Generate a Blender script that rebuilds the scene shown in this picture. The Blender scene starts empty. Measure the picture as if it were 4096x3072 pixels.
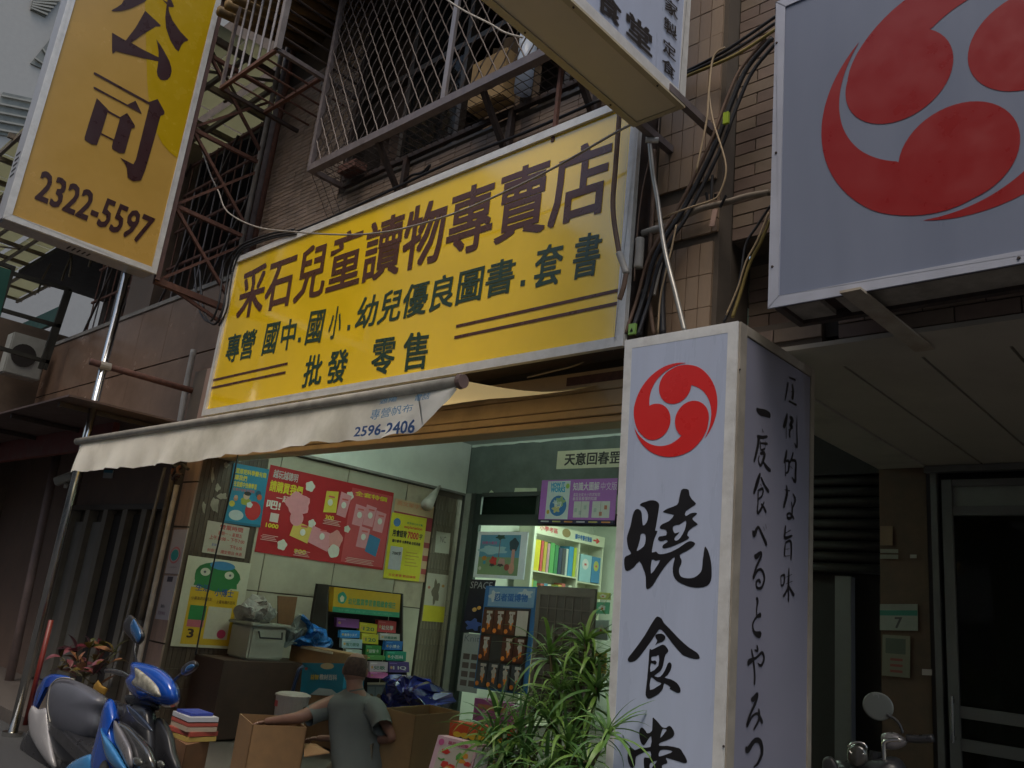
import bpy, bmesh, math, random
from mathutils import Vector, Matrix, geometry
random.seed(7)
rnd = random.random
def ru(a, b): return a + (b - a) * random.random()
SC = bpy.context.scene
COL = SC.collection
# ------------------------------------------------------------------ camera
FPX = 3319.25
yaw, pit, rol = math.radians(-44.2387), math.radians(15.4557), math.radians(6.2921)
CAM = Vector((0, 0, 1.6))
FWD = Vector((math.sin(yaw) * math.cos(pit), math.cos(yaw) * math.cos(pit), math.sin(pit)))
_r = Vector((math.cos(yaw), -math.sin(yaw), 0)); _u = _r.cross(FWD)
RT = math.cos(rol) * _r + math.sin(rol) * _u
UP = -math.sin(rol) * _r + math.cos(rol) * _u
cd = bpy.data.cameras.new('camera'); cam = bpy.data.objects.new('camera', cd); COL.objects.link(cam)
cam.matrix_world = Matrix(((RT.x, UP.x, -FWD.x, CAM.x), (RT.y, UP.y, -FWD.y, CAM.y), (RT.z, UP.z, -FWD.z, CAM.z), (0, 0, 0, 1)))
cd.sensor_width = 36; cd.lens = FPX / 4096 * 36; cd.clip_start = 0.05; cd.clip_end = 400
SC.camera = cam
# ------------------------------------------------------------------ sky, sun, exposure
W = bpy.data.worlds.new('World'); SC.world = W; W.use_nodes = True
nt = W.node_tree; nt.nodes.clear()
sky = nt.nodes.new('ShaderNodeTexSky'); sky.sky_type = 'NISHITA'; sky.sun_disc = False
SUN_EL, SUN_AZ = 62, 150
sky.sun_elevation = math.radians(SUN_EL); sky.sun_rotation = math.radians(SUN_AZ)
sky.air_density = 1.6; sky.dust_density = 3.5; sky.ozone_density = 1.0
bg = nt.nodes.new('ShaderNodeBackground'); bg.inputs[1].default_value = 0.115
ow = nt.nodes.new('ShaderNodeOutputWorld')
nt.links.new(sky.outputs[0], bg.inputs[0]); nt.links.new(bg.outputs[0], ow.inputs[0])
sd = bpy.data.lights.new('sun', 'SUN'); sd.energy = 0.85; sd.angle = math.radians(24); sd.color = (1, 0.90, 0.76)
so = bpy.data.objects.new('sun', sd); COL.objects.link(so)
_e, _a = math.radians(SUN_EL), math.radians(SUN_AZ)
sdir = Vector((math.sin(_a) * math.cos(_e), math.cos(_a) * math.cos(_e), math.sin(_e)))
so.rotation_euler = (-sdir).to_track_quat('-Z', 'Y').to_euler()
SC.view_settings.view_transform = 'Standard'; SC.view_settings.look = 'None'
SC.view_settings.gamma = 1; SC.view_settings.use_curve_mapping = False
SC.view_settings.exposure = 0.58
# ------------------------------------------------------------------ picture geometry -> places
def ray(x, y): return FWD + ((x - 2048) / FPX) * RT - ((y - 1536) / FPX) * UP
def PX(x, y, X): v = ray(x, y); return CAM + v * (X / v.x)
def PY(x, y, Y): v = ray(x, y); return CAM + v * (Y / v.y)
def PZ(x, y, Z): v = ray(x, y); return CAM + v * ((Z - 1.6) / v.z)
def prj(p):
    v = Vector(p) - CAM; z = v.dot(FWD)
    return (v.dot(RT) / z * FPX + 2048, 1536 - v.dot(UP) / z * FPX, z)
def zz(ox, oy, s): return lambda x, y: (ox + x * s, oy + y * s)
# ------------------------------------------------------------------ materials
MC = {}
def M(key, col, rough=0.6, metal=0.0, var=0.12, scale=6.0, bump=0.0, dirt=0.0, spec=0.5, trans=0.0, emit=0.0, streak=False, coat=0.0, dirtcol=(0.05, 0.04, 0.03)):
    if key in MC: return MC[key]
    m = bpy.data.materials.new(key); m.use_nodes = True; n = m.node_tree; N = n.nodes; L = n.links
    b = N['Principled BSDF']
    b.inputs['Roughness'].default_value = rough; b.inputs['Metallic'].default_value = metal
    b.inputs['Specular IOR Level'].default_value = spec; b.inputs['Coat Weight'].default_value = coat; b.inputs['Coat Roughness'].default_value = 0.10 if 'acrylic' in key else 0.03
    b.inputs['Base Color'].default_value = (*col, 1)
    if var or dirt or bump:
        tc = N.new('ShaderNodeTexCoord'); mp = N.new('ShaderNodeMapping'); L.new(tc.outputs['Object'], mp.inputs[0])
        if streak: mp.inputs['Scale'].default_value = (2.5, 2.5, 0.35)
        no = N.new('ShaderNodeTexNoise'); no.inputs['Scale'].default_value = scale; no.inputs['Detail'].default_value = 6
        no.inputs['Roughness'].default_value = 0.62
        L.new(mp.outputs[0], no.inputs['Vector'])
        r = N.new('ShaderNodeMapRange'); r.inputs[1].default_value = 0.3; r.inputs[2].default_value = 0.7
        r.inputs[3].default_value = 1 - var; r.inputs[4].default_value = 1 + var
        L.new(no.outputs[0], r.inputs[0])
        mx = N.new('ShaderNodeVectorMath'); mx.operation = 'SCALE'; mx.inputs[0].default_value = col
        L.new(r.outputs[0], mx.inputs['Scale'])
        out = mx.outputs[0]
        if dirt:
            n2 = N.new('ShaderNodeTexNoise'); n2.inputs['Scale'].default_value = scale * 0.45; n2.inputs['Detail'].default_value = 8
            n2.inputs['Roughness'].default_value = 0.7; L.new(mp.outputs[0], n2.inputs['Vector'])
            r2 = N.new('ShaderNodeMapRange'); r2.inputs[1].default_value = 0.48; r2.inputs[2].default_value = 0.72
            r2.inputs[3].default_value = 0; r2.inputs[4].default_value = dirt; L.new(n2.outputs[0], r2.inputs[0])
            mi = N.new('ShaderNodeMix'); mi.data_type = 'RGBA'; L.new(r2.outputs[0], mi.inputs[0])
            L.new(out, mi.inputs[6]); mi.inputs[7].default_value = (*dirtcol, 1); out = mi.outputs[2]
        L.new(out, b.inputs['Base Color'])
        r3 = N.new('ShaderNodeMapRange'); r3.inputs[1].default_value = 0.3; r3.inputs[2].default_value = 0.7
        r3.inputs[3].default_value = max(0.02, rough - 0.08); r3.inputs[4].default_value = min(1, rough + 0.1)
        L.new(no.outputs[0], r3.inputs[0]); L.new(r3.outputs[0], b.inputs['Roughness'])
        if bump:
            bp = N.new('ShaderNodeBump'); bp.inputs['Strength'].default_value = bump; bp.inputs['Distance'].default_value = 0.01
            L.new(no.outputs[0], bp.inputs['Height']); L.new(bp.outputs[0], b.inputs['Normal'])
    if emit:
        b.inputs['Emission Color'].default_value = (*col, 1); b.inputs['Emission Strength'].default_value = emit
    if trans:
        t = N.new('ShaderNodeBsdfTranslucent'); t.inputs[0].default_value = (*col, 1)
        ms = N.new('ShaderNodeMixShader'); ms.inputs[0].default_value = trans
        o = N['Material Output']; L.new(b.outputs[0], ms.inputs[1]); L.new(t.outputs[0], ms.inputs[2]); L.new(ms.outputs[0], o.inputs[0])
    MC[key] = m; return m
def glassmat(key, tint, f=0.25):
    if key in MC: return MC[key]
    m = bpy.data.materials.new(key); m.use_nodes = True; n = m.node_tree; N = n.nodes; L = n.links
    b = N['Principled BSDF']; b.inputs['Base Color'].default_value = (*tint, 1); b.inputs['Roughness'].default_value = 0.05
    t = N.new('ShaderNodeBsdfTransparent'); t.inputs[0].default_value = (0.8, 0.85, 0.82, 1)
    fr = N.new('ShaderNodeFresnel'); fr.inputs[0].default_value = 1.5
    ad = N.new('ShaderNodeMath'); ad.operation = 'ADD'; ad.inputs[1].default_value = f; ad.use_clamp = True
    L.new(fr.outputs[0], ad.inputs[0]); ms = N.new('ShaderNodeMixShader'); L.new(ad.outputs[0], ms.inputs[0])
    L.new(t.outputs[0], ms.inputs[1]); L.new(b.outputs[0], ms.inputs[2]); L.new(ms.outputs[0], N['Material Output'].inputs[0])
    MC[key] = m; return m
PRC = {}
def ink(c, rough=0.45):
    k = 'print_%02x%02x%02x' % tuple(int(max(0, min(1, v)) * 255) for v in c) + ('' if rough == 0.45 else '_g')
    return M(k, c, rough, var=0.05, scale=20)
# frequently used
ALU = M('aluminium_white', (0.70, 0.70, 0.69), 0.42, 0.25, var=0.08, scale=14, dirt=0.28, dirtcol=(0.2, 0.17, 0.13))
ALUG = M('aluminium_grey', (0.33, 0.32, 0.30), 0.45, 0.35, var=0.12, dirt=0.3)
YEL = M('yellow_acrylic', (0.92, 0.615, 0.008), 0.11, var=0.05, scale=2.5, dirt=0.05, dirtcol=(0.5, 0.32, 0.02), spec=0.62, coat=1.0)
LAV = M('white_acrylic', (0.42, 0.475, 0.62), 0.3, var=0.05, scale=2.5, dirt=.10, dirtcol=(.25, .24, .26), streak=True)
LAVD = M('white_acrylic_shaded', (0.20, 0.20, 0.26), 0.36, var=0.06, scale=2, dirt=0.08, dirtcol=(0.2, 0.2, 0.2))  # darker copy of the white acrylic, side-face shade put into its colour
BLK = M('black_vinyl', (0.012, 0.011, 0.013), 0.35, var=0.1)
REDV = M('red_vinyl', (0.62, 0.022, 0.02), 0.3, var=0.02)
STEEL = M('dark_painted_steel', (0.055, 0.042, 0.04), 0.55, 0.3, var=0.3, scale=20, dirt=0.5, dirtcol=(0.10, 0.045, 0.02))
STEELP = M('mauve_painted_steel', (0.17, 0.145, 0.15), 0.5, 0.3, var=0.2, scale=15, dirt=0.4, dirtcol=(0.06, 0.04, 0.035))
RUST = M('rusty_steel', (0.13, 0.06, 0.045), 0.75, 0.15, var=0.35, scale=18, dirt=0.5, dirtcol=(0.05, 0.03, 0.025), bump=0.3)
STAIN = M('stainless_steel', (0.55, 0.55, 0.53), 0.16, 1.0, var=0.08)
CONC = M('concrete', (0.24, 0.23, 0.21), 0.9, var=0.2, scale=5, bump=0.3, dirt=0.4)
CARD = M('cardboard', (0.24, 0.14, 0.065), 0.85, var=0.12, scale=9, dirt=0.15)
CARDD = M('cardboard_dark', (0.17, 0.085, 0.04), 0.85, var=0.15, scale=9)
BRONZE = M('brown_window_frame', (0.06, 0.05, 0.042), 0.4, 0.3, var=0.15)
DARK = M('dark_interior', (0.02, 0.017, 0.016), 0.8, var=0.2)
# ------------------------------------------------------------------ object helpers
ORG = {}
def tag(o, label=None, cat=None, group=None, kind=None):
    if label: o['label'] = label
    if cat: o['category'] = cat
    if group: o['group'] = group
    if kind: o['kind'] = kind
    return o
def thing(name, label, cat, loc, group=None):
    o = bpy.data.objects.new(name, None); COL.objects.link(o); o.location = loc; o.empty_display_size = 0.1
    ORG[o] = Vector(loc); return tag(o, label, cat, group)
def catmull(P, n=6, closed=False):
    P = [Vector(p) for p in P]; out = []; m = len(P)
    if m < 3: return P
    rng = range(m if closed else m - 1)
    for i in rng:
        if closed: a, b, c, d = P[(i - 1) % m], P[i], P[(i + 1) % m], P[(i + 2) % m]
        else: a, b, c, d = P[max(i - 1, 0)], P[i], P[i + 1], P[min(i + 2, m - 1)]
        for k in range(n):
            t = k / n
            out.append(0.5 * ((2 * b) + (c - a) * t + (2 * a - 5 * b + 4 * c - d) * t * t + (3 * b - a - 3 * c + d) * t ** 3))
    if not closed: out.append(P[-1])
    return out
class MB:
    def __init__(s): s.v = []; s.f = []; s.mi = []
    def add(s, vs, fs, mi=0):
        b = len(s.v); s.v += [Vector(p) for p in vs]; s.f += [tuple(i + b for i in f) for f in fs]; s.mi += [mi] * len(fs); return s
    def box(s, a, b, mi=0):
        x0, x1 = sorted((a[0], b[0])); y0, y1 = sorted((a[1], b[1])); z0, z1 = sorted((a[2], b[2]))
        return s.add([(x0, y0, z0), (x1, y0, z0), (x1, y1, z0), (x0, y1, z0), (x0, y0, z1), (x1, y0, z1), (x1, y1, z1), (x0, y1, z1)],
                     [(0, 3, 2, 1), (4, 5, 6, 7), (0, 1, 5, 4), (1, 2, 6, 5), (2, 3, 7, 6), (3, 0, 4, 7)], mi)
    def beam(s, a, b, w, h, up=(0, 0, 1), mi=0):
        a = Vector(a); b = Vector(b); d = (b - a).normalized(); up = Vector(up)
        if abs(d.dot(up)) > 0.98: up = Vector((0, 1, 0))
        sx = d.cross(up).normalized() * w / 2; sy = sx.cross(d).normalized() * h / 2
        vs = []
        for p in (a, b): vs += [p - sx - sy, p + sx - sy, p + sx + sy, p - sx + sy]
        return s.add(vs, [(0, 1, 2, 3), (7, 6, 5, 4), (0, 4, 5, 1), (1, 5, 6, 2), (2, 6, 7, 3), (3, 7, 4, 0)], mi)
    def tube(s, P, r, n=8, mi=0, cap=True):
        P = [Vector(p) for p in P]; R = r if isinstance(r, (list, tuple)) else [r] * len(P); vs = []; fs = []
        ref = None
        for i, p in enumerate(P):
            d = (P[min(i + 1, len(P) - 1)] - P[max(i - 1, 0)])
            d = d.normalized() if d.length > 1e-9 else Vector((0, 0, 1))
            if ref is None: ref = Vector((0, 0, 1)) if abs(d.z) < 0.9 else Vector((1, 0, 0))
            sx = d.cross(ref); sx = sx.normalized() if sx.length > 1e-6 else Vector((1, 0, 0)); sy = sx.cross(d).normalized(); ref = sy
            for k in range(n):
                t = 2 * math.pi * k / n; vs.append(p + (sx * math.cos(t) + sy * math.sin(t)) * R[i])
        for i in range(len(P) - 1):
            for k in range(n): fs.append((i * n + k, i * n + (k + 1) % n, (i + 1) * n + (k + 1) % n, (i + 1) * n + k))
        if cap: fs.append(tuple(reversed(range(n)))); fs.append(tuple(range((len(P) - 1) * n, len(P) * n)))
        return s.add(vs, fs, mi)
    def grid(s, rows, thick=None, mi=0):
        h = len(rows); w = len(rows[0]); vs = [p for r in rows for p in r]
        return s.add(vs, [(i * w + j, i * w + j + 1, (i + 1) * w + j + 1, (i + 1) * w + j) for i in range(h - 1) for j in range(w - 1)], mi)
    def prism(s, loop, ext, mi=0):
        loop = [Vector(p) for p in loop]; n = len(loop); e = Vector(ext)
        tr = geometry.tessellate_polygon([loop])
        b = [p + e for p in loop]
        fs = [tuple(t) for t in tr] + [tuple(n + i for i in reversed(t)) for t in tr]
        fs += [(i, (i + 1) % n, n + (i + 1) % n, n + i) for i in range(n)]
        return s.add(loop + b, fs, mi)
    def ell(s, c, r, axes=None, n=16, m=10, mi=0):
        c = Vector(c); ax = axes or (Vector((1, 0, 0)), Vector((0, 1, 0)), Vector((0, 0, 1))); vs = []; fs = []
        for i in range(m + 1):
            t = math.pi * i / m
            for k in range(n):
                q = 2 * math.pi * k / n
                vs.append(c + ax[0] * (r[0] * math.sin(t) * math.cos(q)) + ax[1] * (r[1] * math.sin(t) * math.sin(q)) + ax[2] * (r[2] * math.cos(t)))
        for i in range(m):
            for k in range(n): fs.append((i * n + k, (i + 1) * n + k, (i + 1) * n + (k + 1) % n, i * n + (k + 1) % n))
        return s.add(vs, fs, mi)
    def puff(s, loop, nrm, bulge, back=0.01, rings=9, mi=0):
        """closed outline -> cushion shaped solid, front domed by bulge along nrm"""
        P = [Vector(p) for p in loop]; n = len(P); c = sum(P, Vector()) / n; nv = Vector(nrm).normalized(); vs = []; fs = []
        for k in range(rings):
            q = 1 - k / rings
            for p in P: vs.append(c + (p - c) * q + nv * bulge * math.sqrt(max(0, 1 - q ** 2.4)))
        vs.append(c + nv * bulge)
        for k in range(rings - 1):
            for i in range(n): fs.append((k * n + i, k * n + (i + 1) % n, (k + 1) * n + (i + 1) % n, (k + 1) * n + i))
        for i in range(n): fs.append(((rings - 1) * n + i, (rings - 1) * n + (i + 1) % n, rings * n))
        b = len(vs); vs += [p - nv * back for p in P]; vs.append(c - nv * back)
        for i in range(n): fs.append((i, b + i, b + (i + 1) % n, (i + 1) % n)); fs.append((b + i, b + n, b + (i + 1) % n))
        return s.add(vs, fs, mi)
    def build(s, name, mat, parent=None, smooth=False, bevel=0.0, **tg):
        if parent is not None: o0 = ORG[parent]
        elif s.v:
            xs = [p.x for p in s.v]; ys = [p.y for p in s.v]; zs = [p.z for p in s.v]
            o0 = Vector(((min(xs) + max(xs)) / 2, (min(ys) + max(ys)) / 2, min(zs)))
        else: o0 = Vector()
        me = bpy.data.meshes.new(name); me.from_pydata([tuple(p - o0) for p in s.v], [], s.f)
        for q in (mat if isinstance(mat, (list, tuple)) else [mat]): me.materials.append(q)
        if any(s.mi): me.polygons.foreach_set('material_index', s.mi)
        if smooth: me.polygons.foreach_set('use_smooth', [True] * len(me.polygons))
        me.update(); o = bpy.data.objects.new(name, me); COL.objects.link(o)
        if parent is not None: o.parent = parent; ORG[o] = o0
        else: o.location = o0; ORG[o] = o0
        if bevel:
            bm = bmesh.new(); bm.from_mesh(me); bmesh.ops.remove_doubles(bm, verts=bm.verts, dist=1e-5)
            bmesh.ops.bevel(bm, geom=bm.edges[:], offset=bevel, segments=2, affect='EDGES', clamp_overlap=True); bm.to_mesh(me); bm.free()
        tag(o, **tg); return o
def clone(o, loc, parent=None, rot=None, scale=None):
    c = o.copy(); COL.objects.link(c); c.parent = parent; c.location = loc
    if rot is not None: c.rotation_euler = rot
    if scale is not None: c.scale = scale
    return c
from mathutils import noise as mn
def crumple(o, amp, sc):
    for v in o.data.vertices:
        p = v.co * sc; v.co += Vector((mn.noise(p), mn.noise(p + Vector((9, 3, 1))), mn.noise(p + Vector((2, 8, 5))))) * amp + Vector((mn.noise(p * 2.7), mn.noise(p * 2.7 + Vector((4, 3, 1))), mn.noise(p * 2.7 + Vector((2, 1, 5))))) * amp * .5
    return o
# ---- flat print on a plane
class Flat:
    def __init__(s, O, U, V, N): s.O = Vector(O); s.U = Vector(U); s.V = Vector(V); s.N = Vector(N).normalized()
    def p(s, u, v, h=0.0): return s.O + s.U * u + s.V * v + s.N * h
def flat_from(q, N, plane):
    """q: TL,TR,BR,BL picture points on a plane"""
    a, b, c, d = [plane(*p) for p in q]
    O = d; U = ((b - a) + (c - d)) / 2; V = ((a - d) + (b - c)) / 2
    O = (a + b + c + d) / 4 - U / 2 - V / 2
    return Flat(O, U, V, N)
TX = {}
def textmesh(body, bold=0.0):
    k = (body, bold)
    if k in TX: return TX[k]
    c = bpy.data.curves.new('t', 'FONT'); c.body = body; c.resolution_u = 2; c.fill_mode = 'FRONT'
    o = bpy.data.objects.new('t', c); COL.objects.link(o)
    dg = bpy.context.evaluated_depsgraph_get(); me = bpy.data.meshes.new_from_object(o.evaluated_get(dg))
    vs = [v.co.copy() for v in me.vertices]; fs = [tuple(p.vertices) for p in me.polygons]
    bpy.data.objects.remove(o); bpy.data.curves.remove(c); bpy.data.meshes.remove(me)
    if not vs: TX[k] = ([], []); return TX[k]
    if bold:
        v0, f0 = vs, fs; vs = []; fs = []
        for q, (dx, dy) in enumerate(((-1, -.8), (1, -.8), (1, .8), (-1, .8), (0, 0))):
            fs += [tuple(i + len(vs) for i in f) for f in f0]; vs += [Vector((v.x + dx * bold, v.y + dy * bold, q * .0001)) for v in v0]
    x0, x1 = min(v.x for v in vs), max(v.x for v in vs); y0, y1 = min(v.y for v in vs), max(v.y for v in vs)
    vs = [((v.x - x0) / (x1 - x0 + 1e-9), (v.y - y0) / (y1 - y0 + 1e-9), v.z) for v in vs]
    TX[k] = (vs, fs); return TX[k]
def add_text(mb, body, fl, r, h, bold=0.0, shear=0.0, mi=0):
    """ink box of the text fills r=(u0,v0,u1,v1) of flat fl"""
    vs, fs = textmesh(body, bold); u0, v0, u1, v1 = r
    mb.add([fl.p(u0 + (u1 - u0) * (x + shear * y), v0 + (v1 - v0) * y, h + z) for x, y, z in vs], fs, mi)
def text_quad(mb, body, q, plane, N, h, bold=0.0):
    """ink box fills the 4 picture points TL,TR,BR,BL, bilinear on the plane"""
    a, b, c, d = [plane(*p) for p in q]; vs, fs = textmesh(body, bold); N = Vector(N)
    mb.add([(d * (1 - x) + c * x) * (1 - y) + (a * (1 - x) + b * x) * y + N * (h + z) for x, y, z in vs], fs)
def loop_px(mb, loops, plane, N, h, smooth=4, thick=0.0):
    """outline loops (first outer, rest holes) in picture points, laid on a plane"""
    L3 = [[p + Vector(N) * h for p in catmull([plane(*q) for q in lp], smooth, True)] if smooth > 1 else [plane(*q) + Vector(N) * h for q in lp] for lp in loops]
    fl = [p for l in L3 for p in l]; mb.add(fl, [tuple(t) for t in geometry.tessellate_polygon(L3)])
def brush(mb, pts, zf, plane, N, h, wpx):
    """one brush stroke: (x,y,width) picture points -> tapered ribbon with round ends"""
    N = Vector(N)
    P = [plane(*zf(x, y)) for x, y, w in pts]; Wd = []
    for x, y, w in pts:
        a = plane(*zf(x, y)); b = plane(*zf(x, y + w)); Wd.append((b - a).length * 0.5)
    C = catmull(P, 5); Wc = [q.x for q in catmull([Vector((w, 0, 0)) for w in Wd], 5)]
    if len(C) != len(Wc): Wc = [Wd[0]] * len(C)
    vs = []; fs = []
    for i, p in enumerate(C):
        d = (C[min(i + 1, len(C) - 1)] - C[max(i - 1, 0)]).normalized(); sx = d.cross(N).normalized() * max(Wc[i] * (0.35 if i in (0, len(C) - 1) else 1), 0.0008)
        vs += [p + sx + N * h, p - sx + N * h]
    for i in range(len(C) - 1): fs.append((2 * i, 2 * i + 1, 2 * i + 3, 2 * i + 2))
    mb.add(vs, fs)
def disc(mb, fl, cu, cv, ru_, rv, h, n=20, mi=0, wob=0.0):
    ph = ru(0, 6); mb.add([fl.p(cu + ru_ * (1 + wob * math.sin(5 * t + ph)) * math.cos(t), cv + rv * (1 + wob * math.sin(5 * t + ph)) * math.sin(t), h) for t in [2 * math.pi * k / n for k in range(n)]], [tuple(range(n))], mi)
def rectp(mb, fl, u0, v0, u1, v1, h, mi=0): mb.add([fl.p(u0, v0, h), fl.p(u1, v0, h), fl.p(u1, v1, h), fl.p(u0, v1, h)], [(0, 1, 2, 3)], mi)
def sheet(fl, name, mat, parent, t=0.004):
    mb = MB(); a, b, c, d = fl.p(0, 0, 0), fl.p(1, 0, 0), fl.p(1, 1, 0), fl.p(0, 1, 0); mb.prism([a, b, c, d], -fl.N * t); return mb.build(name, mat, parent)
class Art:
    """collects flat print by colour, one mesh per colour"""
    def __init__(s, fl, parent): s.fl = fl; s.par = parent; s.d = {}; s.h = 0.0015
    def g(s, c): return s.d.setdefault((tuple(c), len([0])), MB())
    def lift(s): s.h += 0.0012
    def rect(s, c, u0, v0, u1, v1): s.h += .00006; rectp(s.g(c), s.fl, u0, v0, u1, v1, s.h)
    def disc(s, c, u, v, a, b, wob=0.0): s.h += .00006; disc(s.g(c), s.fl, u, v, a, b, s.h, wob=wob)
    def quad(s, c, pts): s.h += .00006; s.g(c).add([s.fl.p(u, v, s.h) for u, v in pts], [tuple(range(len(pts)))])
    def text(s, c, body, u0, v0, u1, v1, bold=0.0, shear=0.0): s.h += .0005; s.d.setdefault((tuple(c), 't'), MB()); add_text(s.d[(tuple(c), 't')], body, s.fl, (u0, v0, u1, v1), s.h, bold, shear)
    def done(s):
        for (c, k), mb in s.d.items():
            if mb.f: mb.build('lettering' if k == 't' else 'print', ink(c), s.par)
def tile_set(parent, rects, tw, th, gap, mats, along, depth=0.012, name='tile', lim=300, stagger=False, nrm=1):
    """rects (a0,a1,z0,z1,plane) of tiles; along 'x' (plane is a y) or 'y' (plane is an x). Nearest in view become parts, the rest one stuff mesh"""
    cells = []
    for (a0, a1, z0, z1, pl) in rects:
        nz = int((z1 - z0) / (th + gap)); na = int((a1 - a0) / (tw + gap)) + 1
        for j in range(nz):
            off = (tw / 2 if (stagger and j % 2) else 0)
            for i in range(-1, na):
                a = a0 + i * (tw + gap) + off; z = z0 + j * (th + gap)
                b = min(a + tw, a1); a_ = max(a, a0)
                if b - a_ < 0.02: continue
                c = ((a_ + b) / 2, pl, z + th / 2) if along == 'x' else (pl, (a_ + b) / 2, z + th / 2)
                u, v, dz = prj(c)
                vis = dz > 0.3 and -60 < u < 4156 and -60 < v < 3132
                cells.append((not vis, dz if dz > 0 else 1e6, a_, b, z, pl))
    cells.sort(); base = {}; rest = MB(); o0 = ORG[parent]
    for n, (inv, dz, a, b, z, pl) in enumerate(cells):
        mi = random.randrange(len(mats)); jit = ru(-0.0015, 0.0015)
        if n < lim and not inv:
            k = (round(b - a, 3), mi)
            if k not in base:
                mb = MB(); w = b - a; e = 0.003
                if along == 'x': mb.box((-w / 2, 0, 0), (w / 2, depth, th))
                else: mb.box((0, -w / 2, 0), (depth, w / 2, th))
                me = bpy.data.meshes.new(name); me.from_pydata([tuple(q) for q in mb.v], [], mb.f); me.materials.append(mats[mi]); base[k] = me
            o = bpy.data.objects.new(name, base[k]); COL.objects.link(o); o.parent = parent
            m = (a + b) / 2
            o.location = (Vector((m, pl - (depth if nrm < 0 else 0) + jit, z)) if along == 'x' else Vector((pl - (depth if nrm < 0 else 0) + jit, m, z))) - o0
            o.rotation_euler = (ru(-.006, .006) if along == 'x' else 0, ru(-.006, .006) if along == 'y' else 0, ru(-.006, .006))
        else:
            y0 = pl - (depth if nrm < 0 else 0)
            if along == 'x': rest.box((a, y0 + jit, z), (b, y0 + depth + jit, z + th), mi)
            else: rest.box((y0 + jit, a, z), (y0 + depth + jit, b, z + th), mi)
    if rest.f: rest.build(name + '_field', mats, parent, kind='stuff')
# ================================================================== SETTING
mb = MB(); mb.grid([[(x, y, 0) for x in (-90, -40, -20, -10, 0, 15, 60)] for y in (-60, -20, -5, 3.3)]); mb.build('road', M('asphalt', (0.05, 0.05, 0.052), 0.85, var=0.25, scale=30, bump=0.4), kind='structure')
mb = MB(); mb.box((-90, 3.3, -0.1), (60, 40, 0.12)); mb.build('pavement', M('pavement_tile', (0.10, 0.085, 0.075), 0.7, var=0.25, scale=12, bump=0.2), kind='structure')
mb = MB(); mb.add([(-90, 40, -0.2), (60, 40, -0.2), (60, 90, -0.2), (-90, 90, -0.2)], [(0, 1, 2, 3)]); mb.build('ground', CONC, kind='structure')
XW = -8.46; YF = 4.35
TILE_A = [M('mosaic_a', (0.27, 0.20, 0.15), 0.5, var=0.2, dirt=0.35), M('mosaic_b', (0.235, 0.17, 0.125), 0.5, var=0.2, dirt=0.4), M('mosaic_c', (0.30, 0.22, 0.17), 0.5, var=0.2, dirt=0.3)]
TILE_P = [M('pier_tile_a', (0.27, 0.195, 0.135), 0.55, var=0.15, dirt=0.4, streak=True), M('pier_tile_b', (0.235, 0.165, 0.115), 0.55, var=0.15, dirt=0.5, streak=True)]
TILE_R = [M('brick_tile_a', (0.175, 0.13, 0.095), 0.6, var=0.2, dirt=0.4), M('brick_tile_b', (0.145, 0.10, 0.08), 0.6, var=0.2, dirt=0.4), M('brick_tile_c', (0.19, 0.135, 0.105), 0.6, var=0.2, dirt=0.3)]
GROUT = M('grout', (0.085, 0.068, 0.054), 0.9, var=0.2)
WALLW = M('old_white_wall', (0.40, 0.375, 0.29), 0.75, var=0.08, scale=3, dirt=0.35, dirtcol=(0.22, 0.17, 0.11))
# ---------------- the shop building
B = thing('shop_building', 'brown tiled building holding the bookshop under the big yellow signboard', 'building', (-5.5, 6, 0))
mb = MB()
mb.box((-8.75, YF + 0.012, 3.3), (-2.44, YF + 0.25, 5.72))          # wall band behind the signboard
mb.box((-8.75, YF + 0.012, 5.72), (-7.15, YF + 0.25, 13)); mb.box((-3.45, YF + 0.012, 5.72), (-2.44, YF + 0.25, 13))
mb.box((-7.15, YF + 0.012, 8.0), (-3.45, YF + 0.25, 13)); mb.box((-8.75, YF + 0.3, 3.85), (-2.44, 8.2, 4.0))
mb.build('wall', GROUT, B)
tile_set(B, [(-8.75, -7.15, 4.9, 7.7, YF), (-7.15, -2.92, 5.0, 5.70, YF), (-8.75, -3.0, 8.6, 11, YF)], 0.2, 0.045, 0.007, TILE_A, 'x', 0.010, lim=300)
# right hand pier of tall tiles
mb = MB(); mb.box((-2.95, YF - 0.14, 3.0), (-2.44, YF + 0.01, 13)); mb.build('pier', GROUT, B)
mb = MB(); PR = [(-2.92, -2.45, 3.02, 3.3, YF - 0.16), (-2.92, -2.45, 3.32, 4.02, YF - 0.16), (-2.92, -2.45, 4.42, 8.2, YF - 0.16)]
tile_set(B, PR, 0.085, 0.215, 0.005, TILE_P, 'x', 0.022, name='pier_tile', lim=200)
tile_set(B, [(-2.92, -2.45, 4.04, 4.40, YF - 0.16)], 0.21, 0.085, 0.008, TILE_P, 'x', 0.022, name='pier_tile', lim=60)
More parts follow.
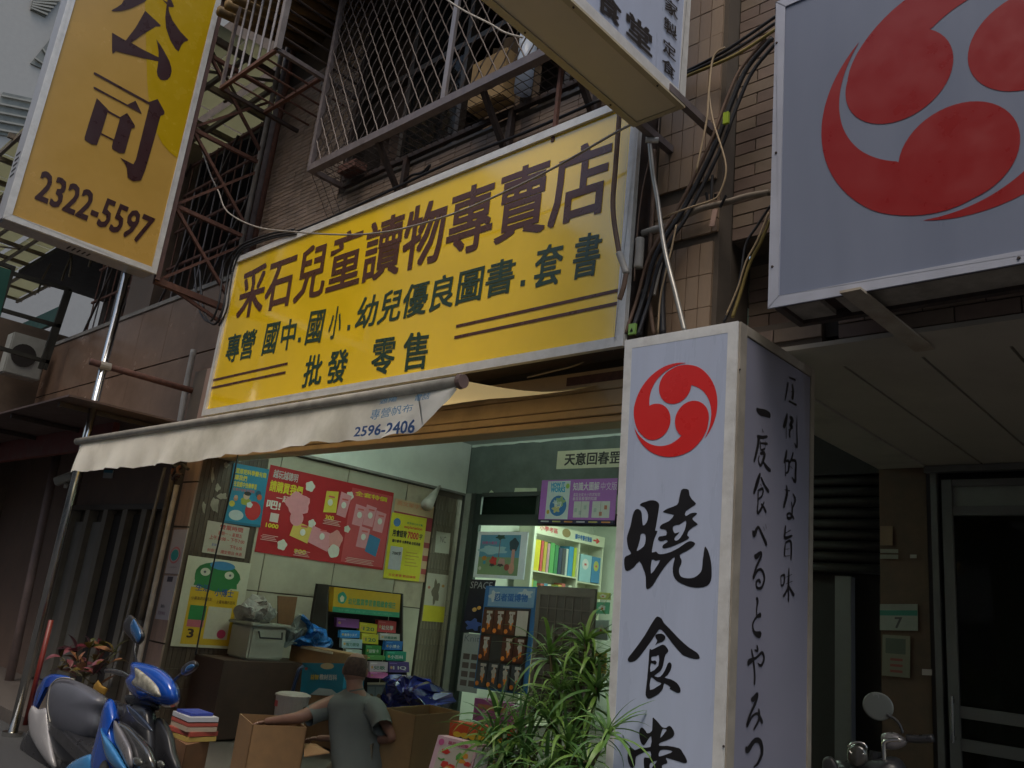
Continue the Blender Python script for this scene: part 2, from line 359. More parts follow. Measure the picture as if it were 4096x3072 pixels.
# window opening behind the big grille
mb = MB(); mb.box((-7.15, YF + 1.6, 5.6), (-3.45, YF + 1.7, 8.1)); mb.box((-7.15, YF + .25, 5.6), (-3.45, YF + 1.7, 5.7)); mb.box((-7.3, YF + .25, 8.0), (-3.3, YF + 1.7, 8.1)); mb.box((-7.2, YF + .25, 5.6), (-7.15, YF + 1.7, 8.05)); mb.box((-3.45, YF + .25, 5.6), (-3.4, YF + 1.7, 8.05)); mb.build('room_wall', M('room_brown', (0.10, 0.075, 0.06), 0.8, var=0.3, scale=2), B)
WF = BRONZE
for x in (-7.1, -6.25, -5.4, -4.55, -4.05, -3.5):
    mb = MB(); mb.box((x - .03, YF + 0.06, 5.74), (x + .03, YF + 0.14, 8.0)); mb.build('window_frame', WF, B)
for z in (5.76, 6.9, 7.96):
    mb = MB(); mb.box((-7.12, YF + 0.055, z - .03), (-3.48, YF + 0.145, z + .03)); mb.build('window_frame', WF, B)
for (a, b) in ((-6.22, -5.43), (-4.02, -3.53)):
    mb = MB(); mb.box((a, YF + 0.095, 5.80), (b, YF + 0.10, 7.9)); mb.build('window_pane', glassmat('dark_glass', (0.03, 0.03, 0.03), 0.2), B)
mb = MB(); mb.grid([[(-7.05 + i * .05, YF + 0.4 + .04 * math.sin(i * 1.3), z) for i in range(17)] for z in (5.75, 7.9)]); mb.build('curtain', M('curtain_dark', (0.12, 0.08, 0.06), 0.9), B)
mb = MB(); mb.grid([[(-5.35 + i * .05, YF + 0.35 + .04 * math.sin(i * 1.1), z) for i in range(15)] for z in (5.75, 7.0)]); mb.build('curtain', M('curtain_tan', (0.26, 0.17, 0.10), 0.9), B)
# arcade ceiling, beams, left party wall
mb = MB(); mb.box((XW, 4.45, 3.84), (-2.66, 7.95, 3.95)); mb.build('arcade_ceiling', M('ceiling_paint', (0.52, 0.56, 0.52), 0.7, var=0.06, dirt=0.15), B)
BEAML = M('beam_paint', (0.72, 0.76, 0.70), 0.7, var=0.05, dirt=0.15, scale=3)
mb = MB(); mb.box((XW - .6, 4.6, 3.15), (XW + .06, 7.95, 3.84)); mb.build('side_beam', BEAML, B)
mb = MB(); mb.box((XW - .6, 4.9, 3.12), (XW + .065, 7.95, 3.148)); mb.build('beam_edge', CONC, B)
TEAL = M('teal_beam', (0.125, 0.155, 0.14), 0.6, var=0.25, scale=4, dirt=0.3, dirtcol=(0.05, 0.07, 0.06))
mb = MB(); mb.box((XW + .062, 7.96, 3.15), (-4.5, 8.2, 3.86)); mb.build('cross_beam', TEAL, B)
mb = MB(); mb.box((XW - .2, 7.955, .12), (PY(1836, 2200, 7.95).x, 8.25, 3.149)); mb.box((XW - .2, 7.951, 3.149), (XW + .062, 8.25, 3.86)); mb.build('door_jamb', M('jamb_dark', (.06, .065, .06), .6, var=.2), B)
# jagged paint edge along the cross beam
mb = MB(); q = [Vector((XW + .02 + i * .12, 7.955, 3.80 + ru(0, .018))) for i in range(32)]; mb.add(q + [Vector((p.x, 7.955, 3.84)) for p in q], [(i, i + 1, 33 + i, 32 + i) for i in range(31)]); mb.build('paint_edge', ink((0.6, 0.68, 0.62)), B)
mb = MB(); mb.box((XW - .55, 4.88, 0.12), (XW - 0.02, 7.95, 3.12)); mb.build('party_wall', GROUT, B)
for k, (a, b) in enumerate(((4.89, 5.05), (5.06, 6.0), (6.01, 6.95), (6.96, 7.44))):
    for (z0, z1) in ((0.12, 1.55), (1.56, 3.11)):
        mb = MB(); mb.box((XW - .02, a, z0), (XW - 0.004, b - .003, z1 - .003)); mb.build('wall_panel', WALLW if z1 < 2.9 or k < 3 else M('old_wall_b', (0.42, 0.36, 0.27), 0.75, dirt=0.4), B)
# ---------------- left pillar
P = thing('arcade_pillar', 'brown tiled pillar plastered with posters at the left of the bookshop', 'pillar', (-8.8, 4.4, 0.12))
mb = MB(); mb.box((-9.10, 4.12, 0.12), (XW - .015, 4.88, 3.9)); mb.build('pillar_core', GROUT, P)
PINK = [M('pink_slab', (0.29, 0.20, 0.165), 0.55, var=0.12, dirt=0.4, streak=True)]
for (z0, z1) in ((0.14, .95), (.96, 2.12), (2.13, 2.60), (2.61, 3.2), (3.21, 3.9)):
    mb = MB(); mb.box((-8.78, 4.1, z0), (-8.46, 4.12, z1 - .008)); mb.build('facing_slab', PINK[0], P)
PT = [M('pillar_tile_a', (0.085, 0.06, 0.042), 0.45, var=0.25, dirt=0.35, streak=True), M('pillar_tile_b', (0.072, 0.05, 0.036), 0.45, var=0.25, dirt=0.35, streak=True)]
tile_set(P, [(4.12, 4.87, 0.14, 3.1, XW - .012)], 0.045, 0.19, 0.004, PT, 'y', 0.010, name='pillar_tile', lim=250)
PLN = M('peeled_paper', (0.30, 0.27, 0.22), 0.8, var=0.3, dirt=0.5)
# paper scraps left on the pillar
for i, (x, y, w, h) in enumerate([(850, 1900, 12, 60), (870, 1950, 22, 30), (905, 1860, 22, 22), (815, 2030, 14, 46), (860, 2020, 32, 60), (890, 1985, 40, 26), (960, 1838, 14, 18), (1040, 1815, 12, 20)]):
    mb = MB(); N_ = Vector((1, 0, 0)); pts = [(x + w / 2 * (1 + .3 * math.sin(3 * t + i)) * math.cos(t), y + h / 2 * (1 + .25 * math.sin(4 * t + i)) * math.sin(t)) for t in [k * math.pi / 6 for k in range(12)]]
    loop_px(mb, [pts], lambda a, b: PX(a, b, XW), N_, 0.003, 1); mb.build('paper_scrap', PLN, P)
# second pillar near the shop window
P2 = thing('inner_pillar', 'dark grimy tiled pillar beside the shop window frame', 'pillar', (-8.6, 7.7, 0.12))
mb = MB(); mb.box((XW - .5, 7.45, 0.12), (XW + .02, 7.94, 3.12)); mb.build('pillar_core', GROUT, P2)
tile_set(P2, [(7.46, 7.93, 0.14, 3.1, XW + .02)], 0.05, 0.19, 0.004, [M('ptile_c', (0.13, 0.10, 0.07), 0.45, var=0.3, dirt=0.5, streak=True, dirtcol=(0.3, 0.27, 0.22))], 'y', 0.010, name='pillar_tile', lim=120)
# ---------------- signage pillar core and right wall
B2 = thing('corner_building', 'dark brick tiled building above the narrow arcade at the right', 'building', (0, 6, 0))
mb = MB(); mb.box((-2.43, YF + 0.012, 3.26), (-1.85, YF + 0.6, 3.42)); mb.box((-2.43, YF + 0.012, 4.02), (3.5, YF + 0.25, 13)); mb.box((-1.75, YF + 0.012, 3.26), (3.5, YF + 0.25, 4.02))
mb.box((-2.43, YF + 0.26, 3.26), (-1.7, YF + 0.6, 4.1)); mb.build('wall', GROUT, B2)
RB = [(-2.43, -1.6, 4.03, 8.6, YF), (-2.43, -1.85, 3.3, 3.42, YF), (-1.75, 1.5, 3.27, 4.02, YF), (-1.6, 3.4, 4.03, 8.6, YF), (1.5, 3.4, 3.27, 4.02, YF)]
tile_set(B2, RB, 0.29, 0.078, 0.009, TILE_R, 'x', 0.011, name='brick_tile', lim=200, stagger=True)
tile_set(B2, [(-2.43, -1.75, 3.43, 4.0, YF + .248)], 0.29, 0.078, 0.009, TILE_R, 'x', 0.011, name='niche_tile', lim=40, stagger=True)
CEIL = M('board_ceiling', (0.36, 0.33, 0.275), 0.6, var=0.08, scale=2, dirt=0.2)
xs = [PZ(3340, 1439, 3.24).x, PZ(3655, 1398, 3.24).x]; st = xs[1] - xs[0]
cuts = [-2.32] + [xs[0] + st * i for i in range(0, 8)]
for a, b in zip(cuts, cuts[1:]):
    mb = MB(); mb.box((a + .009, 4.75, 3.24), (b - .009, 7.7, 3.27)); mb.build('ceiling_board', CEIL, B2)
mb = MB(); mb.box((-2.32, 4.35, 3.235), (3.2, 4.742, 3.262)); mb.build('ceiling_edge', CEIL, B2)
mb = MB(); mb.box((-2.73, 4.5, 3.23), (-2.325, 7.7, 3.30)); mb.build('beam_soffit', M('soffit_pale', (0.36, 0.34, 0.29), 0.6, var=0.08, dirt=0.3), B2)
mb = MB(); mb.box((-2.73, 4.4, 3.305), (3.2, 7.9, 3.4)); mb.build('ceiling_backing', DARK, B2)  # dark backing added above the boards so no light shows in the gaps
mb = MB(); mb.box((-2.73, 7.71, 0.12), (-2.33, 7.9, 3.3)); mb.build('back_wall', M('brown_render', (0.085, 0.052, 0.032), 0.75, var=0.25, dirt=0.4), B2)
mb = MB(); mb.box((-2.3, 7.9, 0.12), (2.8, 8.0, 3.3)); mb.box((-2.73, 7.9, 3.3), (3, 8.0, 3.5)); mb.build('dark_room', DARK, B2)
FR = M('door_frame_grey', (0.11, 0.11, 0.11), 0.5, 0.2, var=0.1)
d0 = PY(3725, 1900, 7.7).x; zt = 3.18
mb = MB(); mb.box((d0 - .05, 7.66, 3.18), (3, 7.74, 3.235)); mb.build('door_head', FR, B2)
D = thing('glass_door', 'grey framed glass door with frosted upper panel at the right end of the arcade', 'door', (d0 + .6, 7.7, .12))
zA = PY(3760, 1900, 7.7).z - .05; zB = PY(3780, 2045, 7.7).z; zC = PY(3780, 2830, 7.7).z; zD = PY(3790, 2960, 7.7).z
for (a, b, c, d_) in ((d0, .14, d0 + .05, 3.17), (d0 + .09, .14, d0 + .17, zA)):
    mb = MB(); mb.box((a, 7.66, b), (c, 7.73, d_)); mb.build('stile', FR, D)
for (z0, z1) in ((zA - .06, zA), (zB - .04, zB + .04), (zC - .06, zC + .03), (zD - .06, zD + .03)):
    mb = MB(); mb.box((d0 + .172, 7.665, z0), (d0 + 1.6, 7.725, z1)); mb.build('rail', FR, D)
mb = MB(); mb.box((d0 + .172, 7.69, zB + .04), (d0 + 1.6, 7.70, zA - .06)); mb.build('frosted_pane', M('frost', (0.16, 0.17, 0.16), 0.4), D)
mb = MB(); mb.tube([(d0 + .13, 7.62, 1.0), (d0 + .13, 7.62, 1.35)], .012, 8); mb.box((d0 + .12, 7.62, 1.02), (d0 + .14, 7.66, 1.05)); mb.box((d0 + .12, 7.62, 1.30), (d0 + .14, 7.66, 1.33)); mb.build('handle', STAIN, D)
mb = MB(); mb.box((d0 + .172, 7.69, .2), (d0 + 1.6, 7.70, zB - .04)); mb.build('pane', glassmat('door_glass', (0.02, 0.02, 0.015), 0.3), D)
# number plate 7, notice frame, stickers on the brown wall
def plate(name, label, cat, quad, plane, N, parent=None, base=(0.7, 0.7, 0.7), t=0.01, off=0.012):
    fl = flat_from(quad, N, plane); fl.O = fl.O + fl.N * off
    T = thing(name, label, cat, fl.p(.5, 0, 0)); sheet(fl, 'board', ink(base), T, t); return T, fl
bk = lambda x, y: PY(x, y, 7.7)
T, fl = plate('house_number_plate', 'white and green house number plate reading 7 on the brown back wall', 'number plate', [(3522, 2415), (3672, 2418), (3672, 2522), (3522, 2522)], bk, (0, -1, 0), base=(0.20, 0.22, 0.19))
A = Art(fl, T); A.rect((0.02, 0.16, 0.12), 0, .56, 1, .76); A.text((0.05, 0.05, 0.05), '7', .4, .08, .6, .5, .02); A.lift(); A.text((0.2, 0.22, 0.2), '南昌路一段', .12, .8, .88, .95); A.done()
T, fl = plate('framed_notice', 'small framed notice with a dark photo hung under the number plate', 'notice', [(3532, 2538), (3642, 2545), (3640, 2712), (3530, 2702)], bk, (0, -1, 0), base=(0.15, 0.15, 0.11))
A = Art(fl, T); A.rect((0.06, 0.08, 0.06), .12, .55, .85, .92)
for i in range(3): A.rect((0.20, 0.05, 0.04), .3, .1 + .14 * i, .75, .16 + .14 * i)
A.done()
for i, (q, c, lb) in enumerate([([(3522, 2105), (3572, 2105), (3572, 2182), (3522, 2182)], (0.17, 0.11, 0.06), 'small orange plaque on the brown wall above the white stickers'), ([(3522, 2196), (3594, 2198), (3594, 2212), (3522, 2212)], (0.2, 0.2, 0.16), 'upper of two pale stickers below the orange plaque'), ([(3522, 2218), (3594, 2220), (3594, 2236), (3522, 2236)], (0.19, 0.19, 0.15), 'lower of two pale stickers below the orange plaque'), ([(3642, 2219), (3668, 2219), (3668, 2233), (3642, 2233)], (0.27, 0.27, 0.24), 'tiny white sticker right of the paired stickers'), ([(3690, 2676), (3730, 2678), (3730, 2702), (3690, 2700)], (0.35, 0.3, 0.28), 'pale sticker low beside the grey door frame')]):
    T, fl = plate('sticker', lb, 'sticker', q, bk, (0, -1, 0), base=c, t=.004)
# roller shutter further back, seen between the sign box and the brown wall
RS = thing('roller_shutter', 'dark roller shutter with horizontal slats deep in the arcade', 'shutter', (-3.6, 8, 0.12))
SH = M('shutter_slat', (0.05, 0.05, 0.045), 0.5, 0.3, var=0.2, dirt=0.4)
for i in range(9):
    mb = MB(); z = 3.25 - i * .105; mb.tube([(-4.4, 8.05, z - .05), (-2.74, 8.05, z - .05)], .046, 8); mb.build('slat', SH, RS, smooth=True)
mb = MB(); mb.box((-4.45, 8.2, .12), (-2.74, 8.3, 3.4)); mb.box((-4.5, 7.98, 3.25), (-2.6, 8.3, 4.0)); mb.build('back_panel', DARK, RS)
mb = MB(); mb.box((-3.25, 8.0, .12), (-3.1, 8.1, 2.28)); mb.build('guide_post', FR, RS)
# ---------------- neighbour on the left
NB = thing('neighbour_building', 'glossy brown stone clad building with dark recessed balcony at the far left', 'building', (-14, 5, 0))
GRAN = M('polished_granite', (0.21, 0.135, 0.095), 0.2, var=0.18, scale=2.5, dirt=0.1, spec=0.6)
zt = 5.2
nx = [-8.98 - .93 * i for i in range(13)]
for i in range(12):
    for (z0, z1) in ((3.45, 4.3), (4.31, 5.2)):
        mb = MB(); mb.box((nx[i + 1] + .006, 4.4 + ru(0, .002), z0 + .005), (nx[i], 4.46, z1 - .005)); mb.build('stone_panel', GRAN, NB)
mb = MB(); mb.box((-20.2, 4.46, 0.12), (-9.11, 4.7, 5.2)); mb.build('wall', GROUT, NB)
mb = MB(); mb.box((-20.2, 4.38, 5.2), (-8.8, 4.7, 5.26)); mb.build('coping', CONC, NB)
mb = MB(); mb.box((-20.2, 6.6, 5.2), (-8.75, 6.8, 14)); mb.box((-8.80, 4.36, 5.2), (-8.76, 6.6, 13)); mb.build('recess_wall', M('recess_dark', (0.10, 0.075, 0.06), 0.8, var=0.3), NB)
mb = MB(); mb.box((-12.6, 4.42, 5.2), (-11.7, 4.68, 8.0)); mb.build('column', M('col_brown', (0.13, 0.095, 0.075), 0.5, var=0.2, dirt=.3), NB)
mb = MB(); mb.box((-20.2, 4.7, 7.7), (-8.8, 6.6, 7.8)); mb.build('balcony_slab', DARK, NB)
mb = MB(); mb.box((-16.0, 2.7, .1), (-15.6, 6.6, 5.5)); mb.build('end_wall', M('end_wall_brown', (.11, .08, .06), .6, var=.2, dirt=.3), NB)
# ground floor fronts of the neighbour
n44 = lambda x, y: PY(x, y, 4.38)
PANB = M('brown_panel', (0.145, 0.10, 0.08), 0.6, var=0.2, dirt=0.3)
mb = MB(); mb.box((-9.6, 4.36, .12), (-9.15, 4.455, 3.44)); mb.box((-11.2, 4.36, 2.36), (-9.61, 4.455, 3.44)); mb.box((-20, 4.36, .12), (-12.6, 4.455, 3.44)); mb.build('shopfront_panel', PANB, NB)
for i, x in enumerate((-12.55, -11.95, -11.35, -10.75, -10.2, -9.65)):
    mb = MB(); mb.box((x, 4.33, .14), (x + .14, 4.45, 2.35)); mb.build('door_post', M('door_aluminium', (0.17, 0.155, 0.13), 0.5, 0.2, var=0.2), NB)
for (a, b) in ((-12.41, -11.95), (-11.81, -11.35)):
    mb = MB(); mb.box((a, 4.40, .14), (b, 4.42, 2.2)); mb.build('door_leaf', M('grey_door', (0.17, 0.165, 0.15), 0.5, var=0.2), NB)
for (a, b) in ((-11.21, -10.75), (-10.61, -10.2)):
    mb = MB(); mb.box((a, 4.42, .14), (b, 4.44, 2.3)); mb.build('doorway_shade_sheet', DARK, NB)  # solid dark sheet standing in for the shade of an open doorway
mb = MB(); mb.box((-12.55, 4.33, 2.352), (-9.51, 4.45, 2.42)); mb.build('transom', BRONZE, NB)
for (a, b) in ((-12.5, -11.25),):
    mb = MB(); mb.box((a, 4.38, 2.43), (b, 4.45, 3.4)); mb.build('transom_panel', PANB, NB)
T, fl = plate('parking_sign', 'dark blue sign in four squares with white characters on the far left wall', 'sign', [(165, 2070), (252, 2078), (235, 2192), (140, 2186)], n44, (0, -1, 0), base=(0.025, 0.02, 0.08))
A = Art(fl, T); A.text((0.3, 0.3, 0.35), '停', .1, .56, .42, .95); A.text((0.3, 0.3, 0.35), '車', .58, .56, .9, .95); A.text((0.3, 0.3, 0.35), '場', .1, .05, .42, .42); A.quad((0.4, 0.28, 0.1), [(0, .5), (.95, .42), (1, .48), (.05, .57)]); A.done()
T, fl = plate('notice_board', 'yellowish wall board with a pink sheet under the blue sign', 'notice', [(132, 2220), (225, 2222), (188, 2400), (95, 2385)], n44, (0, -1, 0), base=(0.12, 0.07, 0.03))
A = Art(fl, T); A.rect((0.3, 0.24, 0.24), .05, .62, .98, .9); A.done()
T, fl = plate('wall_sticker', 'small white and blue sticker under the awning flap', 'sticker', [(420, 1880), (456, 1882), (450, 1914), (414, 1912)], n44, (0, -1, 0), base=(0.35, 0.37, 0.38)); A = Art(fl, T); A.rect((0.03, 0.2, 0.3), 0, .65, 1, 1); A.done()
# ---------------- shop interior
mb = MB(); mb.box((XW - .1, 11.0, .12), (-4.5, 11.1, 3.5)); mb.box((XW - .12, 8.2, .12), (XW - .02, 11, 3.5)); mb.box((-4.5, 8.2, .12), (-4.46, 11.1, 3.5)); mb.box((XW - .1, 8.0, 3.45), (-4.46, 11.1, 3.55)); mb.build('shop_room', M('shop_paint', (0.55, 0.58, 0.5), 0.8, var=0.06), B)
for i, (x, y) in enumerate(((-7.2, 8.9), (-5.6, 8.9), (-6.4, 10.1))):
    T = thing('ceiling_lamp', ['left front fluorescent tube lamp on the shop ceiling', 'right front fluorescent tube lamp on the shop ceiling', 'rear fluorescent tube lamp deep inside the shop'][i], 'lamp', (x, y, 3.4))
    mb = MB(); mb.box((x - .6, y - .05, 3.39), (x + .6, y + .05, 3.445)); mb.build('housing', ALU, T)
    mb = MB(); mb.tube([(x - .57, y, 3.365), (x + .57, y, 3.365)], .016, 10); mb.build('tube', M('tube_glow', (0.78, 1.0, 0.80), 0.5, var=0, emit=14), T)
    l = bpy.data.lights.new('tube_light', 'AREA'); l.shape = 'RECTANGLE'; l.size = 1.15; l.size_y = 0.06; l.energy = 15; l.color = (0.74, 1.0, 0.80)
    lo = bpy.data.objects.new('tube_light', l); COL.objects.link(lo); lo.location = (x, y, 3.33)
# added uplight, unseen behind the shutter housing, brightens the beam and ceiling
T = thing('added_uplight', 'added unseen tube lamp behind the shutter housing lighting the beam and ceiling', 'lamp', (-6.3, 4.86, 3.3))
mb = MB(); mb.box((-6.9, 4.80, 3.26), (-5.7, 4.92, 3.30)); mb.box((-6.5, 4.605, 3.27), (-6.45, 4.80, 3.29)); mb.box((-6.1, 4.605, 3.27), (-6.05, 4.80, 3.29)); mb.build('housing', ALU, T)
mb = MB(); mb.tube([(-6.87, 4.86, 3.33), (-5.73, 4.86, 3.33)], .016, 10); mb.build('tube', MC['tube_glow'], T)
l = bpy.data.lights.new('added_uplight_area', 'AREA'); l.shape = 'RECTANGLE'; l.size = 1.15; l.size_y = 0.06; l.energy = 75; l.color = (0.80, 1.0, 0.90)
lo = bpy.data.objects.new('added_uplight_area', l); COL.objects.link(lo); lo.location = (-6.3, 4.86, 3.36); lo.rotation_euler = (math.radians(180), 0, 0)
# ---------------- street opposite (reflected in the sign faces)
OB = thing('opposite_building', 'pale concrete apartment block across the street', 'building', (-4, -13, 0))
OC = M('opposite_wall', (0.42, 0.38, 0.33), 0.8, var=0.12, dirt=0.2); OW = M('opposite_glass', (0.05, 0.06, 0.07), 0.2)
mb = MB(); mb.box((-50, -22, 0), (-23, -9, 19)); mb.box((-23, -22, 0), (-10.5, -9, 8.0)); mb.box((-10.5, -22, 0), (14, -9, 17)); mb.build('wall', OC, OB)
for i in range(16):
    for j in range(5):
        x = -38 + i * 3.1; z = 1 + j * 3.1
        if z > 16 or (-25 < x < -10.5 and z > 6): continue
        mb = MB(); mb.box((x, -9.02, z), (x + 1.7, -8.97, z + 1.7)); mb.build('window', OW, OB)
# far pale building down the street
FB = thing('far_building', 'pale hazy apartment tower beyond the yellow vertical sign at top left', 'building', (-32, 2, 0))
FW = M('far_white', (0.30, 0.30, 0.30), 0.85, var=0.05)  # wall colour lowered to hold the lens falloff near the corner
mb = MB(); mb.box((-40, -3, 0), (-30, 14, 34)); mb.build('wall', FW, FB)
for (q, nm) in (([(10, 370), (150, 400), (110, 560), (-60, 530)], 'window'), ([(150, 400), (190, 410), (165, 560), (112, 560)], 'window'), ([(130, 0), (240, 0), (180, 70), (120, 40)], 'window'), ([(270, 70), (250, 200), (195, 290), (120, 255)], 'window')):
    ps = [PX(x, y, -30) for x, y in q]; mb = MB(); mb.prism([p + Vector((.05, 0, 0)) for p in ps], (-.3, 0, 0)); o = mb.build(nm, M('far_window', (0.14, 0.15, 0.145), 0.6, var=0.3, scale=3), FB)
    for k in range(5):
        a = ps[0].lerp(ps[3], (k + .5) / 5); b = ps[1].lerp(ps[2], (k + .5) / 5); mb = MB(); mb.beam(a + Vector((.1, 0, 0)), b + Vector((.1, 0, 0)), .05, .06); mb.build('bar', M('far_frame', (0.24, 0.24, 0.22), 0.6), o)
# ================================================================== SIGNS
def framed(parent, fl, w, h, fw, mat, out=0.02, back=0.02):
    """four mitred bars round flat fl (unit square of size w,h)"""
    a, b = fw / w, fw / h
    for q in ([(0, 0), (1, 0), (1 - a, b), (a, b)], [(1, 0), (1, 1), (1 - a, 1 - b), (1 - a, b)], [(1, 1), (0, 1), (a, 1 - b), (1 - a, 1 - b)], [(0, 1), (0, 0), (a, b), (a, 1 - b)]):
        mb = MB(); mb.prism([fl.p(u, v, out) for u, v in q], -fl.N * (out + back)); mb.build('frame_bar', mat, parent, bevel=0.002)
def screw(parent, p, n, r=0.009):
    mb = MB(); p = Vector(p); n = Vector(n); mb.tube([p, p + n * 0.006], [r, r * .7], 8); mb.build('screw', STEEL, parent)
def logo(parent, cx, cz, R, Y, n, h0, mat, phs=(90, 207, 330)):
    for k, ph in enumerate(phs):
        def pt(a, r): t = math.radians(a); return Vector((cx + R * r * math.cos(t), Y - h0 - k * .0003, cz + R * r * math.sin(t)))
        out = []
        for i in range(31):
            a = 97 - i * 4.62; r = .89 + .11 * min(1, max(0, (95 - a) / 38)) ** .6; out.append(pt(a + ph - 90, r))
        inn = catmull([Vector((a, r * 100, 0)) for a, r in ((-36, .978), (-24, .935), (-10, .885), (6, .825), (22, .755), (36, .685), (49, .62))], 5)
        for q in inn: out.append(pt(q.x + ph - 90, q.y / 100))
        mb = MB(); mb.add(out, [tuple(t) for t in geometry.tessellate_polygon([out])])
        hc = pt(ph, .505); L = [hc + Vector((R * .39 * math.cos(t), -.0002 - .0001 * k, R * .39 * math.sin(t))) for t in [i * math.pi / 24 for i in range(48)]]
        mb.add(L, [tuple(range(48))]); mb.build('emblem_swirl', mat, parent)
# ---- big yellow signboard
YS = 4.0; SN = (0, -1, 0); sp = lambda x, y: PY(x, y, YS)
T = thing('shop_signboard', 'long bright yellow signboard with brown and green characters above the bookshop awning', 'signboard', (-5.68, 4.1, 3.29))
X0, X1, Z0, Z1 = -8.43, -2.955, 3.285, 5.125
fl = Flat((X0, YS, Z0), (X1 - X0, 0, 0), (0, 0, Z1 - Z0), SN)
mb = MB(); mb.box((X0 + .01, YS + .012, Z0 + .01), (X1 - .01, 4.22, Z1 - .01)); mb.build('case', STEEL, T)
pv = []
mb = MB()
n1, n2 = 44, 14
rows = [[Vector((X0 + .04 + (X1 - X0 - .08) * i / n1, YS + .001 + .0008 * math.sin(i * .55 + j * .6) * math.sin(j * .5 + i * .13), Z0 + .04 + (Z1 - Z0 - .08) * j / n2)) for i in range(n1 + 1)] for j in range(n2 + 1)]
mb.grid(rows); pan = mb.build('face_panel', YEL, T, smooth=True)
framed(T, fl, X1 - X0, Z1 - Z0, .065, ALU)
BRN = M('brown_vinyl', (0.085, 0.030, 0.022), 0.28, var=0.06); GRN = M('green_vinyl', (0.022, 0.055, 0.035), 0.28, var=0.06)
OFF = 0.003
def row(body, q, mat, bold, sub=None):
    mb = MB(); text_quad(mb, body, q, sp, SN, OFF, bold); mb.build('lettering', mat, T)
L1q = [(975, 1080), (2455, 528), (2425, 851), (941, 1285)]
row('采石兒童讀物專賣店', L1q, BRN, 0.018)
for body, q in (('專營', [(914, 1342), (1033, 1312), (1006, 1432), (899, 1454)]), ('國', [(1070, 1296), (1125, 1285), (1097, 1413), (1045, 1423)]), ('中', [(1135, 1282), (1193, 1270), (1174, 1394), (1118, 1407)]),
                ('國', [(1244, 1247), (1306, 1236), (1281, 1370), (1218, 1381)]), ('小', [(1328, 1231), (1378, 1219), (1357, 1350), (1308, 1361)]), ('幼兒優良圖書', [(1443, 1192), (2069, 1020), (2051, 1168), (1415, 1324)]),
                ('套', [(2150, 990), (2261, 962), (2242, 1134), (2128, 1159)]), ('書', [(2307, 942), (2414, 921), (2391, 1099), (2282, 1124)]),
                ('批', [(1231, 1424), (1297, 1411), (1283, 1536), (1204, 1553)]), ('發', [(1322, 1404), (1401, 1393), (1380, 1527), (1299, 1538)]), ('零', [(1494, 1360), (1591, 1345), (1572, 1490), (1480, 1509)]), ('售', [(1621, 1335), (1722, 1321), (1704, 1474), (1603, 1490)])):
    row(body, q, GRN, 0.017)
mb = MB()
for q in ([(1194, 1351), (1205, 1349), (1203, 1367), (1192, 1369)], [(1391, 1301), (1402, 1299), (1400, 1320), (1389, 1322)], [(2084, 1122), (2102, 1120), (2100, 1143), (2082, 1146)]):
    mb.add([sp(*p) + Vector((0, -OFF, 0)) for p in q], [(0, 1, 2, 3)])
mb.build('lettering', GRN, T)
for q in (((842, 1522), (1151, 1455)), ((833, 1554), (1143, 1490)), ((1825, 1305), (2481, 1161)), ((1818, 1350), (2479, 1212))):
    a, b = [sp(*p) for p in q]; zz_ = (a.z + b.z) / 2; mb = MB(); mb.add([(a.x, YS - OFF, zz_ - .012), (b.x, YS - OFF, zz_ - .012), (b.x, YS - OFF, zz_ + .012), (a.x, YS - OFF, zz_ + .012)], [(0, 1, 2, 3)]); mb.build('stripe', BRN, T)
# hooks holding the signboard to the wall
for x in (-8.2, -6.6, -5.0, -3.3):
    mb = MB(); mb.beam((x, 4.2, 5.02), (x, YF, 5.02), .04, .04); mb.beam((x, 4.2, 3.4), (x, YF, 3.4), .04, .04); mb.build('bracket', STEEL, T)
# ---- vertical yellow sign on the left (company name)
XV = -8.8; vp = lambda x, y: PX(x, y, XV); VN = (1, 0, 0)
ya, yb = 1.80, 3.315; zb = 4.745; zt2 = 9.4
T = thing('vertical_signboard', 'tall ochre yellow lightbox sign with phone number hung at right angles on the far left', 'signboard', (XV - .15, 2.55, zb))
OCH = M('ochre_acrylic', (0.52, 0.32, 0.075), 0.22, var=0.08, scale=1.5, dirt=0.12, dirtcol=(0.3, 0.18, 0.05)); OLV = M('mustard_acrylic', (0.50, 0.33, 0.006), 0.22, var=0.05)
mb = MB(); mb.box((XV - .30, ya, zb), (XV - .012, yb, zt2)); mb.build('case', M('case_greywhite', (0.36, 0.36, 0.38), 0.4, 0.1, var=.12, dirt=.35, streak=True), T, bevel=.02)
fl = Flat((XV, ya, zb), (0, yb - ya, 0), (0, 0, zt2 - zb), VN)
mb = MB(); mb.box((XV - .010, ya + .03, zb + .03), (XV, yb - .03, zt2 - .03)); mb.build('face_panel', OCH, T)
framed(T, fl, yb - ya, zt2 - zb, .06, ALU, out=.012)
mb = MB(); mb.beam((XV - .02, yb + .03, zb - .05), (XV - .02, yb + .03, zt2), .05, .05); mb.build('steel_edge', M('mauve_rust', (0.12, 0.07, 0.065), 0.7, .2, var=.3, dirt=.4), T)
z1_ = zz(0, 0, .46293); z7 = zz(300, 0, .30136)
mb = MB(); a = [(1250, -30), (1258, 200), (1262, 420), (1270, 700), (1285, 870), (1310, 1000), (1345, 1130), (1400, 1240), (1460, 1310), (1531, 1368), (1700, 640), (1872, -30)]
loop_px(mb, [[z1_(*p) for p in a]], vp, VN, .003, 1); mb.build('mustard_oval', OLV, T)
VB = M('maroon_vinyl', (0.045, 0.017, 0.018), 0.3, var=.05)
mb = MB()
